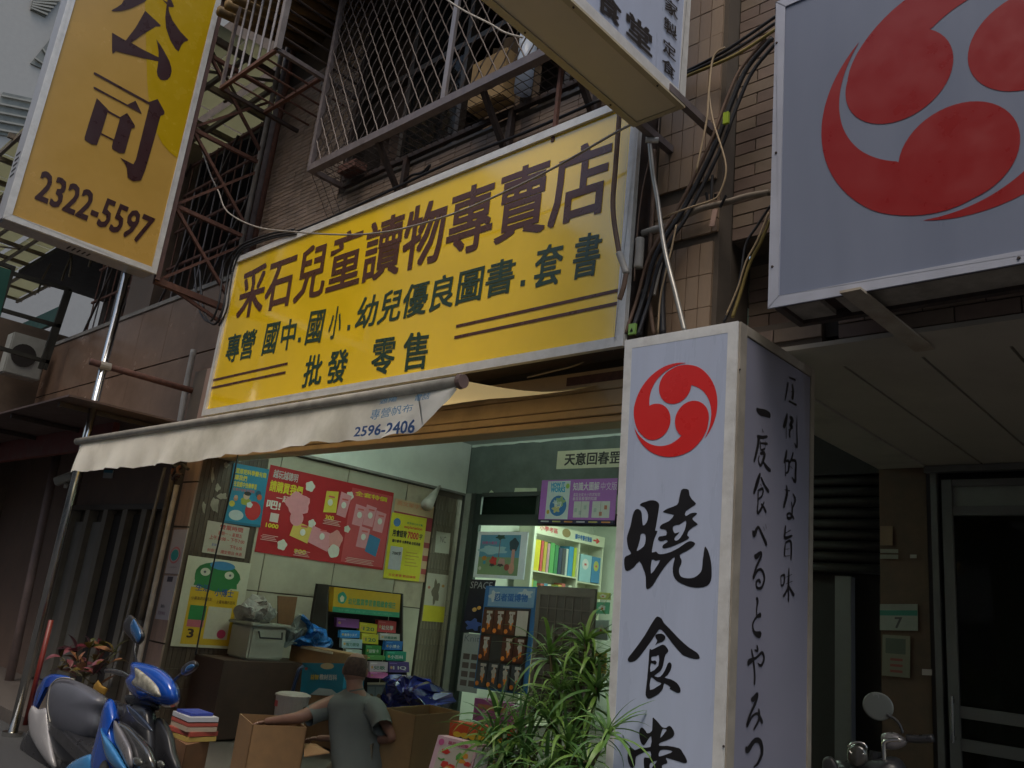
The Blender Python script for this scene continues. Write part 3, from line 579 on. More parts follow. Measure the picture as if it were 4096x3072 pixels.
loop_px(mb, [[z1_(*p) for p in [(810, 625), (825, 628), (1285, 882), (1360, 857), (1420, 965), (1418, 988), (1385, 1003), (1320, 1240), (1250, 1480), (1215, 1560), (1150, 1568), (1100, 1535), (1095, 1450), (1075, 1410), (1035, 1362), (1150, 1420), (1172, 1380), (1290, 907), (808, 641)]]], vp, VN, .005, 1)
loop_px(mb, [[z1_(*p) for p in [(805, 750), (820, 753), (1100, 905), (1170, 870), (1225, 985), (808, 767)]]], vp, VN, .005, 1)
loop_px(mb, [[z1_(*p) for p in [(835, 848), (925, 940), (938, 958), (1035, 1012), (1098, 977), (1165, 1085), (1163, 1102), (1135, 1112), (1075, 1325), (1030, 1322), (970, 1290), (965, 1265), (977, 1217), (868, 1162), (835, 1255), (790, 1247), (730, 1210), (730, 1185), (780, 1020)]], [z1_(*p) for p in [(928, 972), (1035, 1028), (983, 1205), (874, 1150)]]], vp, VN, .005, 1)
loop_px(mb, [[z7(*p) for p in [(680, -10), (955, -10), (820, 75), (700, 125), (580, 150), (480, 145), (560, 95), (620, 50)]]], vp, VN, .005, 3)
loop_px(mb, [[z7(*p) for p in [(1160, -4), (1220, 30), (1225, -10), (1275, -4), (1312, 85), (1300, 97), (1240, 92), (1245, 150), (1290, 270), (1400, 425), (1500, 530), (1490, 545), (1450, 555), (1410, 600), (1372, 685), (1330, 650), (1260, 530), (1205, 370), (1195, 230), (1215, 60)]]], vp, VN, .005, 1)
loop_px(mb, [[z7(*p) for p in [(930, 145), (1135, 335), (1130, 355), (1070, 352), (900, 455), (742, 568), (900, 660), (1106, 762), (1108, 700), (1095, 600), (1075, 520), (1130, 595), (1180, 680), (1250, 810), (1278, 900), (1280, 950), (1262, 1020), (1225, 1058), (1180, 1068), (1130, 1058), (1095, 1010), (1083, 950), (1103, 815), (900, 772), (540, 680), (500, 715), (490, 690), (490, 435), (670, 540), (800, 370)]]], vp, VN, .005, 1)
mb.build('lettering', VB, T)
mb = MB(); text_quad(mb, '2322-5597', [(168, 678), (622, 874), (574, 982), (136, 796)], vp, VN, .005, .022); mb.build('lettering', VB, T)
for k in range(5):   # vent slots under and at the side
    y = 2.45 + k * .05; mb = MB(); mb.box((XV - .20, y, zb - .003), (XV - .10, y + .015, zb + .002)); mb.build('vent_slot', DARK, T)
    mb = MB(); mb.box((XV - .22, ya - .003, 5.25 + k * .06), (XV - .1, ya + .002, 5.27 + k * .06)); mb.build('vent_slot', DARK, T)
# its steel truss back to the wall
T = thing('sign_truss', 'rusty steel lattice bracket tying the tall yellow sign to the wall', 'bracket', (-8.9, 3.8, 4.6))
a = lambda y, z: (XV - .06, y, z)
for (p, q, w) in ((a(3.34, 4.70), a(4.36, 4.66), .07), (a(3.34, 4.74), a(4.36, 4.44), .035), (a(3.34, 5.62), a(4.36, 5.60), .045), (a(3.36, 5.62), a(4.36, 4.66), .035), (a(3.36, 4.7), a(4.36, 5.6), .03), (a(3.34, 6.6), a(4.36, 6.6), .045), (a(3.36, 6.6), a(4.36, 5.62), .035), (a(3.36, 5.62), a(4.36, 6.6), .03), (a(3.34, 7.6), a(4.36, 7.6), .045), (a(3.36, 7.6), a(4.36, 6.62), .035), (a(4.33, 4.4), a(4.33, 9), .05), (a(3.36, 6.62), a(4.36, 7.6), .03)):
    mb = MB(); mb.beam(p, q, w, w); mb.build('steel_bar', RUST, T)
# ---- upper white box sign with beige underside
XB = -2.47; bp_ = lambda x, y: PX(x, y, XB)
T = thing('projecting_box_sign', 'white projecting box sign with beige underside hung high over the yellow signboard', 'sign', (-2.65, 2.7, 4.7))
mb = MB(); mb.box((-2.835, 1.3, 4.712), (-2.482, 3.77, 6.6)); mb.build('case', ALUG, T)
mb = MB(); mb.box((-2.80, 1.33, 4.700), (-2.505, 3.745, 4.711)); mb.build('underside', M('beige_sheet', (0.62, 0.55, 0.41), 0.45, var=.06, scale=2), T)
BT = M('beige_trim', (0.46, 0.40, 0.27), 0.45, .1, var=.1)
for (p, q) in (((-2.85, 1.3, 4.692), (-2.802, 3.78, 4.708)), ((-2.503, 1.3, 4.692), (-2.465, 3.78, 4.708)), ((-2.802, 3.747, 4.694), (-2.503, 3.78, 4.708))):
    mb = MB(); mb.box(p, q); mb.build('trim', BT, T)
for y in (1.9, 2.7, 3.5):
    for x in (-2.826, -2.484): screw(T, (x, y, 4.692), (0, 0, -1), .007)
fl = Flat((XB - .008, 1.3, 4.71), (0, 2.48, 0), (0, 0, 1.9), (1, 0, 0)); framed(T, fl, 2.48, 1.9, .07, ALU, out=.008, back=.004)
mb = MB(); mb.box((XB - .012, 1.35, 4.76), (XB - .005, 3.72, 6.5)); mb.build('face_panel', LAV, T)
mb = MB(); s_ = zz(2048, 0, .46293)
h_ = .002
text_quad(mb, '堂', [s_(*p) for p in ((985, 70), (1210, 277), (1210, 505), (985, 295))], bp_, (1, 0, 0), h_, .03)
text_quad(mb, '食', [s_(*p) for p in ((725, -171), (945, 31), (945, 258), (725, 60))], bp_, (1, 0, 0), h_, .03)
add_text(mb, '曉', Flat((XB, 1.5, 4.9), (0, 1, 0), (0, 0, 1), (1, 0, 0)), (.22, .55, .72, 1.12), h_, .03)
for ch, cx, cy in (('食', 1352, 590), ('定', 1358, 430), ('製', 1367, 245), ('家', 1376, 70), ('自', 1384, -100)):
    w, hh = 56, 62; text_quad(mb, ch, [s_(*p) for p in ((cx - w, cy - w * .92 - hh), (cx + w, cy + w * .92 - hh), (cx + w, cy + w * .92 + hh), (cx - w, cy - w * .92 + hh))], bp_, (1, 0, 0), h_, .018)
mb.build('lettering', BLK, T)
for x in (-2.83, -2.485):
    mb = MB(); mb.beam((x, 3.6, 4.735), (x, 4.19, 4.735), .045, .05); mb.build('support_arm', STEELP, T)
mb = MB(); mb.tube([(-2.87, 3.95, 4.70), (-2.80, 4.0, 4.70)], .02, 10); mb.build('clamp', ALU, T)
# ---- signage column
YC = 3.6; cp_ = lambda x, y: PY(x, y, YC)
tl, tm = PY(2500, 1360, YC), PY(2952, 1285, YC); bl, bm_ = PY(2424, 3020, YC), PY(2893, 3060, YC)
ztop = (tl.z + tm.z) / 2
def atz(a, b, z): t = (z - a.z) / (b.z - a.z); return Vector((a.x + (b.x - a.x) * t, YC, z))
LT, LB, RTp, RB_ = atz(tl, bl, ztop), atz(tl, bl, .55), atz(tm, bm_, ztop), atz(tm, bm_, .55)
T = thing('column_signboard', 'tall pale lilac sign column with red swirl emblem and large black brush characters', 'signboard', ((LB.x + RB_.x) / 2, 4.05, .55))
YD = 4.50
mb = MB(); V_ = Vector
lo = [LB, RB_, V_((RB_.x, YD, .55)), V_((LB.x, YD, .55))]; hi = [LT, RTp, V_((RTp.x, YD, ztop)), V_((LT.x, YD, ztop))]
ins = lambda p, d=.012: V_((p.x + (d if p.x < -2.3 else -d), p.y + (d if p.y < 4 else -d), p.z + (.004 if p.z < 1 else -.004)))
mb.add([ins(p) for p in lo + hi], [(0, 3, 2, 1), (4, 5, 6, 7), (0, 1, 5, 4), (1, 2, 6, 5), (2, 3, 7, 6), (3, 0, 4, 7)]); mb.build('case', ALUG, T)
fw = .055; Hc = ztop - .55
flc = Flat(LB, RB_ - LB, LT - LB, SN)
def cbar(q, out=.0): mb = MB(); mb.prism([p for p in q], V_((0, .011, 0))); mb.build('frame_bar', ALU, T)
dz = V_((0, 0, fw)); dx = V_((fw, 0, 0))
cbar([LT, RTp, RTp - dx - dz, LT + dx * .95 - dz]); cbar([RTp, RB_, RB_ - dx, RTp - dx - dz]); cbar([LT, LT + dx * .95 - dz, LB + dx * .8, LB])
mb = MB(); mb.prism([LB + dx * .75 + V_((0, .001, 0)), RB_ - dx * .95 + V_((0, .001, 0)), RTp - dx * .95 - dz * .95 + V_((0, .001, 0)), LT + dx * .9 - dz * .95 + V_((0, .001, 0))], V_((0, .004, 0))); mb.build('face_panel', LAV, T)
logo(T, -2.312, 2.719, .254, YC, 1, 0.0006, REDV)
CH = 0.0006
za = zz(2460, 1900, 480 / 1593); mb = MB()
g1 = [(330, 400), (360, 370), (400, 357), (470, 335), (540, 342), (583, 378), (585, 430), (565, 560), (545, 680), (535, 740), (565, 745), (525, 840), (500, 950), (492, 1028), (545, 1015), (575, 1045), (640, 1050), (740, 1020), (850, 965), (950, 895), (1010, 878), (1065, 905), (1040, 950), (950, 1010), (860, 1060), (885, 1130), (880, 1180), (855, 1230), (850, 1290), (880, 1350), (960, 1370), (1050, 1360), (1120, 1310), (1155, 1250), (1165, 1130), (1190, 965), (1210, 960), (1245, 1030), (1275, 1150), (1285, 1290), (1275, 1400), (1225, 1470), (1120, 1495), (1000, 1485), (880, 1440), (800, 1380), (768, 1290), (775, 1180), (795, 1090), (740, 1130), (660, 1220), (560, 1370), (500, 1470), (435, 1515), (412, 1480), (408, 1350), (375, 1240), (325, 1145), (250, 1225), (165, 1275), (130, 1235), (122, 1120), (150, 1075), (215, 1045), (180, 980), (160, 880), (165, 800), (205, 680), (225, 580), (250, 490), (290, 450), (340, 470), (358, 530), (370, 670), (420, 630), (440, 560), (430, 490), (390, 430)]
h1 = [(340, 790), (370, 775), (405, 795), (405, 880), (380, 950), (290, 1010), (310, 940), (335, 840)]; h2 = [(488, 1125), (540, 1138), (600, 1130), (550, 1220), (478, 1310)]
g2 = [(880, 200), (930, 182), (980, 200), (990, 270), (1030, 330), (1070, 370), (1060, 400), (940, 480), (940, 545), (1000, 510), (1060, 500), (1090, 515), (1030, 570), (1050, 610), (1100, 655), (1040, 690), (980, 740), (960, 800), (985, 825), (960, 855), (850, 910), (740, 955), (650, 975), (628, 955), (650, 920), (700, 885), (680, 862), (610, 880), (572, 855), (590, 815), (680, 800), (680, 730), (610, 715), (597, 690), (630, 650), (720, 610), (780, 540), (765, 525), (650, 495), (645, 480), (700, 445), (825, 395), (850, 320)]
h3 = [(770, 690), (800, 665), (860, 655), (935, 605), (945, 640), (925, 730), (870, 830), (820, 870), (790, 860), (800, 820), (860, 755), (800, 775), (775, 740)]
loop_px(mb, [[za(*p) for p in l] for l in (g1, h1, h2)], cp_, SN, CH, 2); loop_px(mb, [[za(*p) for p in l] for l in (g2, h3)], cp_, SN, CH, 2)
mb.build('brush_character', BLK, T)
zb_ = zz(2440, 2440, 480 / 1810); mb = MB()
r1 = [(690, 115), (725, 98), (780, 130), (815, 195), (900, 280), (1050, 440), (1200, 570), (1310, 640), (1350, 700), (1345, 735), (1260, 735), (1120, 690), (1060, 640), (940, 500), (820, 340), (755, 290), (715, 330), (640, 440), (540, 580), (440, 710), (370, 770), (300, 785), (268, 755), (290, 700), (400, 560), (520, 390), (620, 220)]
r2 = [(690, 372), (770, 355), (825, 385), (837, 430), (790, 480), (720, 500), (682, 532), (715, 460), (690, 425)]
r3 = [(598, 590), (630, 600), (720, 555), (800, 520), (855, 560), (882, 620), (840, 670), (820, 740), (800, 840), (760, 920), (675, 985), (690, 1005), (760, 1005), (830, 910), (870, 810), (905, 790), (932, 830), (915, 900), (870, 980), (825, 1020), (920, 1045), (1010, 1100), (1060, 1180), (1060, 1240), (1010, 1248), (940, 1210), (895, 1180), (915, 1165), (820, 1105), (800, 1180), (740, 1260), (640, 1320), (580, 1335), (545, 1300), (538, 1240), (560, 1050), (585, 760)]
r4 = [(628, 705), (700, 695), (738, 682), (730, 840), (612, 935), (620, 800), (680, 825), (705, 790), (680, 760), (630, 765)]; r5 = [(612, 1040), (640, 1020), (700, 1070), (778, 1105), (720, 1150), (605, 1205)]
loop_px(mb, [[zb_(*p) for p in r1]], cp_, SN, CH, 2); loop_px(mb, [[zb_(*p) for p in r2]], cp_, SN, CH, 2); loop_px(mb, [[zb_(*p) for p in l] for l in (r3, r4, r5)], cp_, SN, CH, 2)
mb.build('brush_character', BLK, T)
zc = zz(2440, 2800, 460 / 2212); mb = MB()
t1 = [(820, 350), (860, 360), (920, 420), (1005, 520), (1080, 535), (1110, 510), (1160, 500), (1210, 560), (1242, 640), (1210, 710), (1100, 770), (960, 825), (955, 880), (1100, 880), (1330, 925), (1400, 1010), (1470, 1130), (1480, 1200), (1420, 1210), (1290, 1170), (1080, 1110), (1105, 1180), (1090, 1220), (1000, 1260), (1000, 1420), (900, 1440), (800, 1440), (760, 1420), (680, 1440), (660, 1310), (650, 1130), (690, 1105), (785, 1110), (775, 985), (650, 1010), (500, 1090), (490, 1230), (440, 1310), (380, 1260), (340, 1130), (350, 990), (400, 900), (480, 965), (600, 915), (780, 900), (795, 700), (740, 750), (690, 830), (640, 870), (590, 800), (562, 650), (580, 550), (630, 530), (690, 600), (720, 640), (810, 590)]
t2 = [(1000, 590), (1030, 550), (1090, 570), (1060, 620), (970, 730)]; t3 = [(970, 965), (1100, 955), (1205, 990), (1100, 1040), (940, 1085)]; t4 = [(910, 1165), (770, 1220), (775, 1330), (830, 1270)]
loop_px(mb, [[zc(*p) for p in l] for l in (t1, t2, t3, t4)], cp_, SN, CH, 2)
for s in ([(850, 1400, 90), (850, 1600, 90), (840, 1850, 90)], [(600, 1650, 80), (1150, 1600, 90)], [(450, 1880, 80), (1300, 1860, 110)]): brush(mb, s, zc, cp_, SN, CH + .0005, 1)
mb.build('brush_character', BLK, T)
# side face of the column
XS = RTp.x; sp2 = lambda x, y: PX(x, y, XS + .0); SNX = (1, 0, 0)
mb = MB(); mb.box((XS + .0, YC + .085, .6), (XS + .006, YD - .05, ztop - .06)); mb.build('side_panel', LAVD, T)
fls = Flat((XS + .002, YC + .012, .55), (0, YD - YC - .012, 0), (0, 0, ztop - .55), (1, 0, 0))
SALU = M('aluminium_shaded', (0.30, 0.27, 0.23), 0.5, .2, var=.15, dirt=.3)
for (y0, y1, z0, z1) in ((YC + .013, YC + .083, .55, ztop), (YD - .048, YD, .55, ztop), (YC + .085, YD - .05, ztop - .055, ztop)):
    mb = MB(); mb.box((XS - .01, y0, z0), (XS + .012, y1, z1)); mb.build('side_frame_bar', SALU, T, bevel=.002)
zs4 = zz(2940, 1450, 320 / 817); zs5 = zz(2940, 2050, 320 / 817); zs7 = zz(2048, 2304, .46293)
S4 = [[(205, 475, 14), (240, 505, 30), (300, 520, 32), (350, 545, 24)], [(262, 675, 10), (275, 715, 22)], [(210, 755, 16), (265, 765, 16), (320, 755, 12)], [(230, 765, 22), (220, 850, 20), (200, 940, 18), (178, 1020, 12)], [(250, 825, 8), (285, 828, 10), (320, 830, 12)], [(245, 800, 8), (250, 890, 10), (295, 880, 10)], [(295, 800, 8), (295, 880, 8)], [(240, 930, 12), (290, 935, 20), (250, 1050, 14), (225, 1000, 10), (235, 950, 8)], [(265, 1000, 10), (310, 1070, 20), (352, 1108, 16)],
      [(245, 1130, 14), (215, 1220, 26), (175, 1345, 14)], [(250, 1170, 14), (290, 1260, 16), (335, 1325, 20)], [(245, 1240, 10), (258, 1265, 10)], [(215, 1310, 8), (270, 1290, 14), (262, 1360, 10), (225, 1395, 10)], [(222, 1310, 12), (220, 1430, 10), (215, 1535, 14), (250, 1500, 14), (285, 1420, 8)], [(250, 1440, 8), (280, 1480, 14), (305, 1535, 16)],
      [(540, 155, 24), (605, 180, 28)], [(530, 200, 14), (515, 290, 12), (495, 395, 8)], [(570, 220, 10), (580, 300, 16), (570, 380, 18)], [(555, 300, 8), (590, 300, 10)], [(535, 395, 28), (615, 435, 26)],
      [(520, 520, 10), (505, 600, 26), (480, 670, 16)], [(510, 640, 14), (508, 780, 16)], [(545, 560, 14), (575, 590, 24), (545, 640, 12), (570, 650, 16), (545, 700, 12), (545, 770, 14)], [(530, 690, 8), (580, 670, 10)], [(618, 540, 4), (618, 700, 8), (620, 860, 14), (590, 820, 6)],
      [(515, 890, 10), (505, 960, 18), (485, 1030, 12)], [(500, 1020, 14), (500, 1160, 18)], [(500, 1010, 8), (535, 1010, 14), (530, 1110, 12), (500, 1130, 8)], [(580, 915, 8), (565, 980, 12), (540, 1030, 10)], [(560, 1000, 12), (605, 1010, 14), (605, 1120, 16), (600, 1215, 18), (565, 1170, 8)], [(550, 1060, 8), (572, 1085, 14)],
      [(510, 1250, 10), (515, 1340, 20), (480, 1485, 18)], [(490, 1300, 10), (545, 1310, 18)], [(575, 1340, 8), (600, 1400, 16), (575, 1480, 8)], [(560, 1420, 8), (570, 1500, 12), (560, 1580, 12), (525, 1590, 14), (518, 1550, 10), (550, 1545, 12), (590, 1600, 14)]]
S5 = [[(165, 180, 10), (180, 225, 26), (220, 150, 14), (260, 220, 16), (310, 335, 20)], [(275, 145, 8), (285, 185, 10)], [(295, 120, 8), (305, 165, 10)], [(185, 425, 8), (200, 450, 26), (245, 410, 16), (250, 450, 16), (200, 560, 14), (170, 670, 14), (215, 590, 12), (260, 590, 14), (285, 670, 14), (255, 765, 14), (210, 765, 12), (200, 710, 10), (230, 690, 14), (245, 720, 12)],
      [(200, 870, 14), (215, 900, 18), (205, 980, 10), (205, 1060, 8)], [(250, 1040, 26), (200, 1070, 12), (165, 1140, 12), (180, 1220, 16), (230, 1245, 32), (245, 1215, 20)], [(125, 1560, 8), (125, 1525, 26), (200, 1480, 12), (260, 1430, 16), (280, 1490, 14), (250, 1560, 14), (215, 1535, 6)], [(205, 1350, 12), (215, 1410, 14), (180, 1400, 6)], [(150, 1390, 10), (170, 1500, 14), (185, 1655, 14), (180, 1760, 14)],
      [(500, 130, 10), (495, 200, 14), (495, 260, 16), (570, 235, 10)], [(500, 210, 8), (550, 180, 14)], [(500, 300, 10), (490, 400, 12), (490, 445, 12)], [(495, 310, 8), (555, 300, 14), (555, 490, 14)], [(500, 375, 8), (540, 370, 8)], [(490, 445, 12), (545, 440, 10)], [(450, 650, 16), (455, 750, 16)], [(450, 650, 8), (490, 640, 12), (480, 730, 10), (455, 745, 10)], [(535, 560, 8), (530, 700, 16), (530, 915, 12)], [(505, 660, 8), (565, 630, 10)], [(500, 730, 8), (570, 700, 10)], [(530, 740, 8), (505, 810, 12), (475, 860, 14)], [(530, 740, 8), (560, 800, 14), (590, 850, 18)]]
S7 = [[(2050, 1060, 10), (2070, 1060, 22), (2105, 1020, 18), (2085, 1100, 16), (2040, 1200, 14), (2015, 1290, 16), (2060, 1210, 10), (2110, 1190, 12), (2150, 1270, 18)], [(2115, 1140, 10), (2120, 1230, 14), (2070, 1330, 8)], [(2005, 1470, 10), (2020, 1500, 26), (2080, 1420, 20), (2130, 1430, 22), (2145, 1520, 22), (2110, 1610, 14), (2070, 1650, 6)]]
mL, mR, k = MB(), MB(), 0
for S, zf in ((S4, zs4), (S5, zs5), (S7, zs7)):
    for s in S:
        brush(mL if (zf is zs7 or s[0][0] < 400) else mR, [(x, y, w * 2.3) for x, y, w in s], zf, sp2, SNX, .0075 + k * .00004, 1); k += 1
mL.build('brush_lettering', BLK, T); mR.build('brush_lettering', BLK, T)
for (x, y) in ((2466, 2060), (2955, 1478), (2895, 2985)): screw(T, PY(x, y, YC) if x != 2955 else PX(2958, 1478, XS + .012), (0, -1, 0) if x != 2955 else (1, 0, 0), .006)
# ---- big white signboard at right
YG = 3.7
T = thing('large_white_signboard', 'large pale grey square signboard with huge red swirl emblem at upper right', 'signboard', (-.6, 3.9, 3.235))
gx0, gx1, gz0, gz1 = -1.845, .75, 3.235, 5.10
mb = MB(); mb.box((gx0 + .008, YG + .012, gz0 + .06), (gx1, 4.04, gz1 - .01)); mb.build('case', STEEL, T)
for (x0, x1) in ((gx0 + .05, -1.62), (-1.54, -.35)):
    mb = MB(); mb.box((x0, YG + .04, gz0 + .03), (x1, 4.0, gz0 + .058)); mb.build('bottom_panel', M('asbestos_board', (0.24, 0.22, 0.19), 0.85, var=.25, scale=10, dirt=.4, bump=.3), T)
for q in (((gx0 + .01, YG + .012, gz0 + .01), (gx1, YG + .04, gz0 + .058)), ((gx0 + .01, 4.0, gz0 + .01), (gx1, 4.04, gz0 + .058)), ((gx0 + .01, YG + .041, gz0 + .01), (gx0 + .05, 3.999, gz0 + .058))):
    mb = MB(); mb.box(*q); mb.build('bottom_rail', STEEL, T)
flg = Flat((gx0, YG, gz0), (gx1 - gx0, 0, 0), (0, 0, gz1 - gz0), SN); framed(T, flg, gx1 - gx0, gz1 - gz0, .055, M('aluminium_lilac', (0.40, 0.42, 0.50), 0.4, .15, var=.06, dirt=.12), out=.008, back=.004)
mb = MB(); mb.box((gx0 + .05, YG + .001, gz0 + .05), (gx1 - .05, YG + .008, gz1 - .05)); mb.build('face_panel', M('white_acrylic_grey', (0.17, 0.195, 0.27), 0.34, var=.05, scale=1.2, dirt=.08, dirtcol=(.12, .12, .13), streak=True), T)  # darker than the column acrylic, lens falloff is put into the colour
logo(T, -.926, 4.162, .652, YG, 1, 0.0006, M('red_vinyl_dark', (0.26, 0.012, 0.012), 0.32, var=.01), (26, 146, 266))  # emblem red darkened as well, the same falloff in its colour
for p in ((3109, 175), (3107, 614), (3092, 1069), (4077, 1035)): screw(T, PY(*p, YG) + V_((0, -.008, 0)), (0, -1, 0), .008)
mb = MB(); a = PZ(3400, 1160, gz0 - .01); b = PZ(3700, 1400, 3.22); mb.beam(a, b, .10, .012); mb.build('strap', M('strap_cream', (0.35, 0.31, 0.25), 0.6, .1, dirt=.5, dirtcol=(.15, .07, .03)), T)
# ================================================================== AWNING, SHUTTER
AX0, AX1 = PY(313, 1765, 3.0).x, PY(1838, 1540, 3.0).x
T = thing('awning', 'grimy off white fabric awning with torn hanging flap and blue phone number', 'awning', ((AX0 + AX1) / 2, 3.6, 2.7))
zbar = (PY(1024, 1650, 3.0).z + PY(1500, 1585, 3.0).z) / 2
CAN = M('awning_canvas', (0.90, 0.87, 0.78), 0.8, var=.12, scale=1.8, dirt=.6, dirtcol=(0.20, 0.20, 0.12), trans=.25)
CANT = M('awning_canvas_tan', (0.85, 0.65, 0.30), 0.8, var=.06, scale=3, trans=.65)
mb = MB(); mb.tube([(AX0, 3.0, zbar), (AX1, 3.0, zbar)], .034, 16); mb.build('front_bar', M('bar_weathered', (0.36, 0.33, 0.28), 0.6, .1, var=.25, dirt=.5, streak=False), T, smooth=True)
mb = MB(); mb.tube([(AX1, 3.0, zbar), (AX1 + .03, 3.0, zbar)], [.044, .040], 16); mb.build('end_cap', M('cap_brown', (0.20, 0.13, 0.11), .7, var=.3, dirt=.4), T)
mb = MB(); mb.tube([(AX0 - .02, 3.0, zbar), (AX0, 3.0, zbar)], .036, 16); mb.build('end_cap', MC['bar_weathered'], T)
rows = []
for j in range(9):
    t = j / 8; rows.append([Vector((AX0 + (AX1 - AX0) * i / 30 + (0.06 * math.sin(t * math.pi) if i == 30 else 0), 3.0 + 1.24 * t, zbar + .01 + (3.13 - zbar) * t - .05 * math.sin(t * math.pi) * (1 + .35 * math.sin(i * .7)))) for i in range(31)])
mb = MB(); mb.grid(rows); mb.build('canopy_fabric', CANT, T, smooth=True)
bp = [(296, 1890), (350, 1886), (417, 1880), (500, 1874), (588, 1867), (660, 1862), (741, 1851), (880, 1834), (1024, 1814), (1186, 1793), (1302, 1774), (1441, 1763), (1540, 1757), (1603, 1747), (1670, 1735), (1718, 1717), (1755, 1680), (1780, 1640), (1806, 1600), (1830, 1556)]
C = catmull([Vector((x, y, 0)) for x, y in bp], 5); rows = [[] for _ in range(9)]
for i, q in enumerate(C):
    b = PY(q.x, q.y, 3.0); top = Vector((max(AX0 + .01, min(b.x, AX1 - .01)), 3.0, zbar - .02)); u = i / len(C)
    if i > len(C) - 22: top.x = AX1 - .01 - (len(C) - 1 - i) * .018
    for j in range(9):
        t = j / 8; p = top.lerp(b, t); p.y += .022 * math.sin(p.x * 6.1 + t * 2) * t + .02 * math.sin(p.x * 17 + 1) * t * t - .03 * t; p.z += .006 * math.sin(p.x * 23) * t
        rows[j].append(p)
mb = MB(); mb.grid(rows); mb.build('flap', CAN, T, smooth=True)
fp = lambda x, y: PY(x, y, 2.955)
BL1 = ink((0.03, 0.09, 0.26)); BL2 = ink((0.10, 0.28, 0.48))
z2 = zz(1024, 1536, .46293)
mb = MB(); text_quad(mb, '2596-2406', [z2(868, 375), z2(1390, 305), z2(1372, 425), z2(848, 458)], fp, SN, .006, .02); mb.build('lettering', BL1, T)
mb = MB(); text_quad(mb, '專營帆布', [z2(1010, 225), z2(1370, 170), z2(1350, 240), z2(985, 320)], fp, SN, .006, .0); mb.build('lettering', BL2, T)
mb = MB(); text_quad(mb, '遮陽', [z2(1080, 135), z2(1230, 110), z2(1220, 150), z2(1070, 180)], fp, SN, .006, .0); text_quad(mb, '電話', [z2(1390, 95), z2(1520, 75), z2(1500, 130), z2(1370, 155)], fp, SN, .006, .0); mb.build('lettering', BL2, T)
T = thing('shutter_housing', 'tan ribbed roller shutter housing under the yellow signboard', 'shutter box', (-5.7, 4.3, 2.88))
TAN = M('tan_metal', (0.50, 0.35, 0.20), 0.5, .1, var=.08, dirt=.3, dirtcol=(.12, .08, .05))
for i, (z0, z1, y) in enumerate(((2.885, 2.93, 4.27), (2.934, 2.985, 4.25), (2.99, 3.10, 4.245), (3.105, 3.25, 4.24))):
    mb = MB(); mb.box((XW + .02, y, z0), (-2.96, 4.45, z1)); mb.build('rib', TAN, T, bevel=.004)
mb = MB(); mb.box((-3.6, 4.235, 3.16), (-3.0, 4.242, 3.22)); mb.build('bracket_plate', RUST, T)
# conduit clutter left of the flap end: a wall of cream tiles already; white power cable under the sign
def cable(name, label, pts, r, mat, group=None, par=None, n=8, cat='cable'):
    P = catmull([PY(x, y, Y) for x, y, Y in pts], 6); mb = MB(); mb.tube(P, r, n)
    if par: return mb.build(name, mat, par, smooth=True)
    o = mb.build(name, mat, smooth=True); tag(o, label, cat, group); return o
GRY = M('cable_grey', (0.33, 0.30, 0.27), .6, var=.2, dirt=.3); CBL = M('cable_black', (0.018, 0.018, 0.022), .45, var=.3); CBR = M('cable_brown', (0.16, 0.10, 0.07), .6, var=.25, dirt=.3); CTN = M('cable_tan', (0.36, 0.27, 0.17), .6, var=.2, dirt=.3); CYL = M('cable_olive', (0.22, 0.17, 0.05), .6, var=.3)
PVC = M('pvc_grey', (0.42, 0.40, 0.37), .5, var=.15, dirt=.5, dirtcol=(.12, .09, .07))
cable('cable', 'pale grey cable sagging right across the face of the yellow signboard', [(760, 420, 3.8), (798, 564, 3.8), (840, 693, 3.8), (875, 768, 3.8), (910, 847, 3.8), (1024, 907, 3.8), (1181, 928, 3.8), (1394, 939, 3.8), (1580, 921, 3.8), (1811, 856, 3.8), (2048, 755, 3.8), (2233, 662, 3.8), (2451, 537, 3.8), (2525, 498, 3.78)], .0085, GRY)
cable('cable', 'thick brown hose hanging down the right end of the yellow signboard', [(2480, 440, 3.88), (2476, 481, 3.88), (2460, 694, 3.88), (2452, 800, 3.88), (2457, 890, 3.88), (2478, 1018, 3.88)], .017, CBR, cat='hose')
cable('sleeve', 'short grey plastic sleeve on the hose at the signboard edge', [(2476, 1012, 3.87), (2490, 1050, 3.87), (2506, 1094, 3.87)], .022, PVC, cat='pipe sleeve')
cable('hose_end', 'dark brown hose end poking below the grey sleeve', [(2504, 1097, 3.87), (2494, 1150, 3.87), (2478, 1198, 3.87)], .016, CBR, cat='hose')
T = cable('conduit', 'straight silver conduit slanting down from the clamp to the sign column', [(2598, 575, 3.95), (2612, 700, 3.95), (2630, 800, 3.95), (2659, 999, 3.95), (2705, 1185, 3.95), (2740, 1330, 3.95)], .016, M('conduit_zinc', (0.40, 0.39, 0.36), .35, .7, var=.15, dirt=.3), cat='pipe')
for i, (dx, dy, r) in enumerate(((0, 0, .016), (22, 14, .012), (-26, 4, .011))):
    cable('cable', ['thick black cable running diagonally over the tile pier', 'thinner black cable lying right of the thick diagonal one', 'brownish black cable lying left of the thick diagonal one'][i], [(x + dx, y + dy, Y) for x, y, Y in [(3090, 150, 4.1), (2990, 270, 4.1), (2930, 400, 4.1), (2870, 560, 4.1), (2789, 730, 4.1), (2719, 861, 4.08), (2673, 930, 4.06), (2613, 1046, 4.05), (2576, 1185, 4.05), (2528, 1330, 4.0)]], r, [CBL, CBL, CBR][i], 'cables over the tile pier')
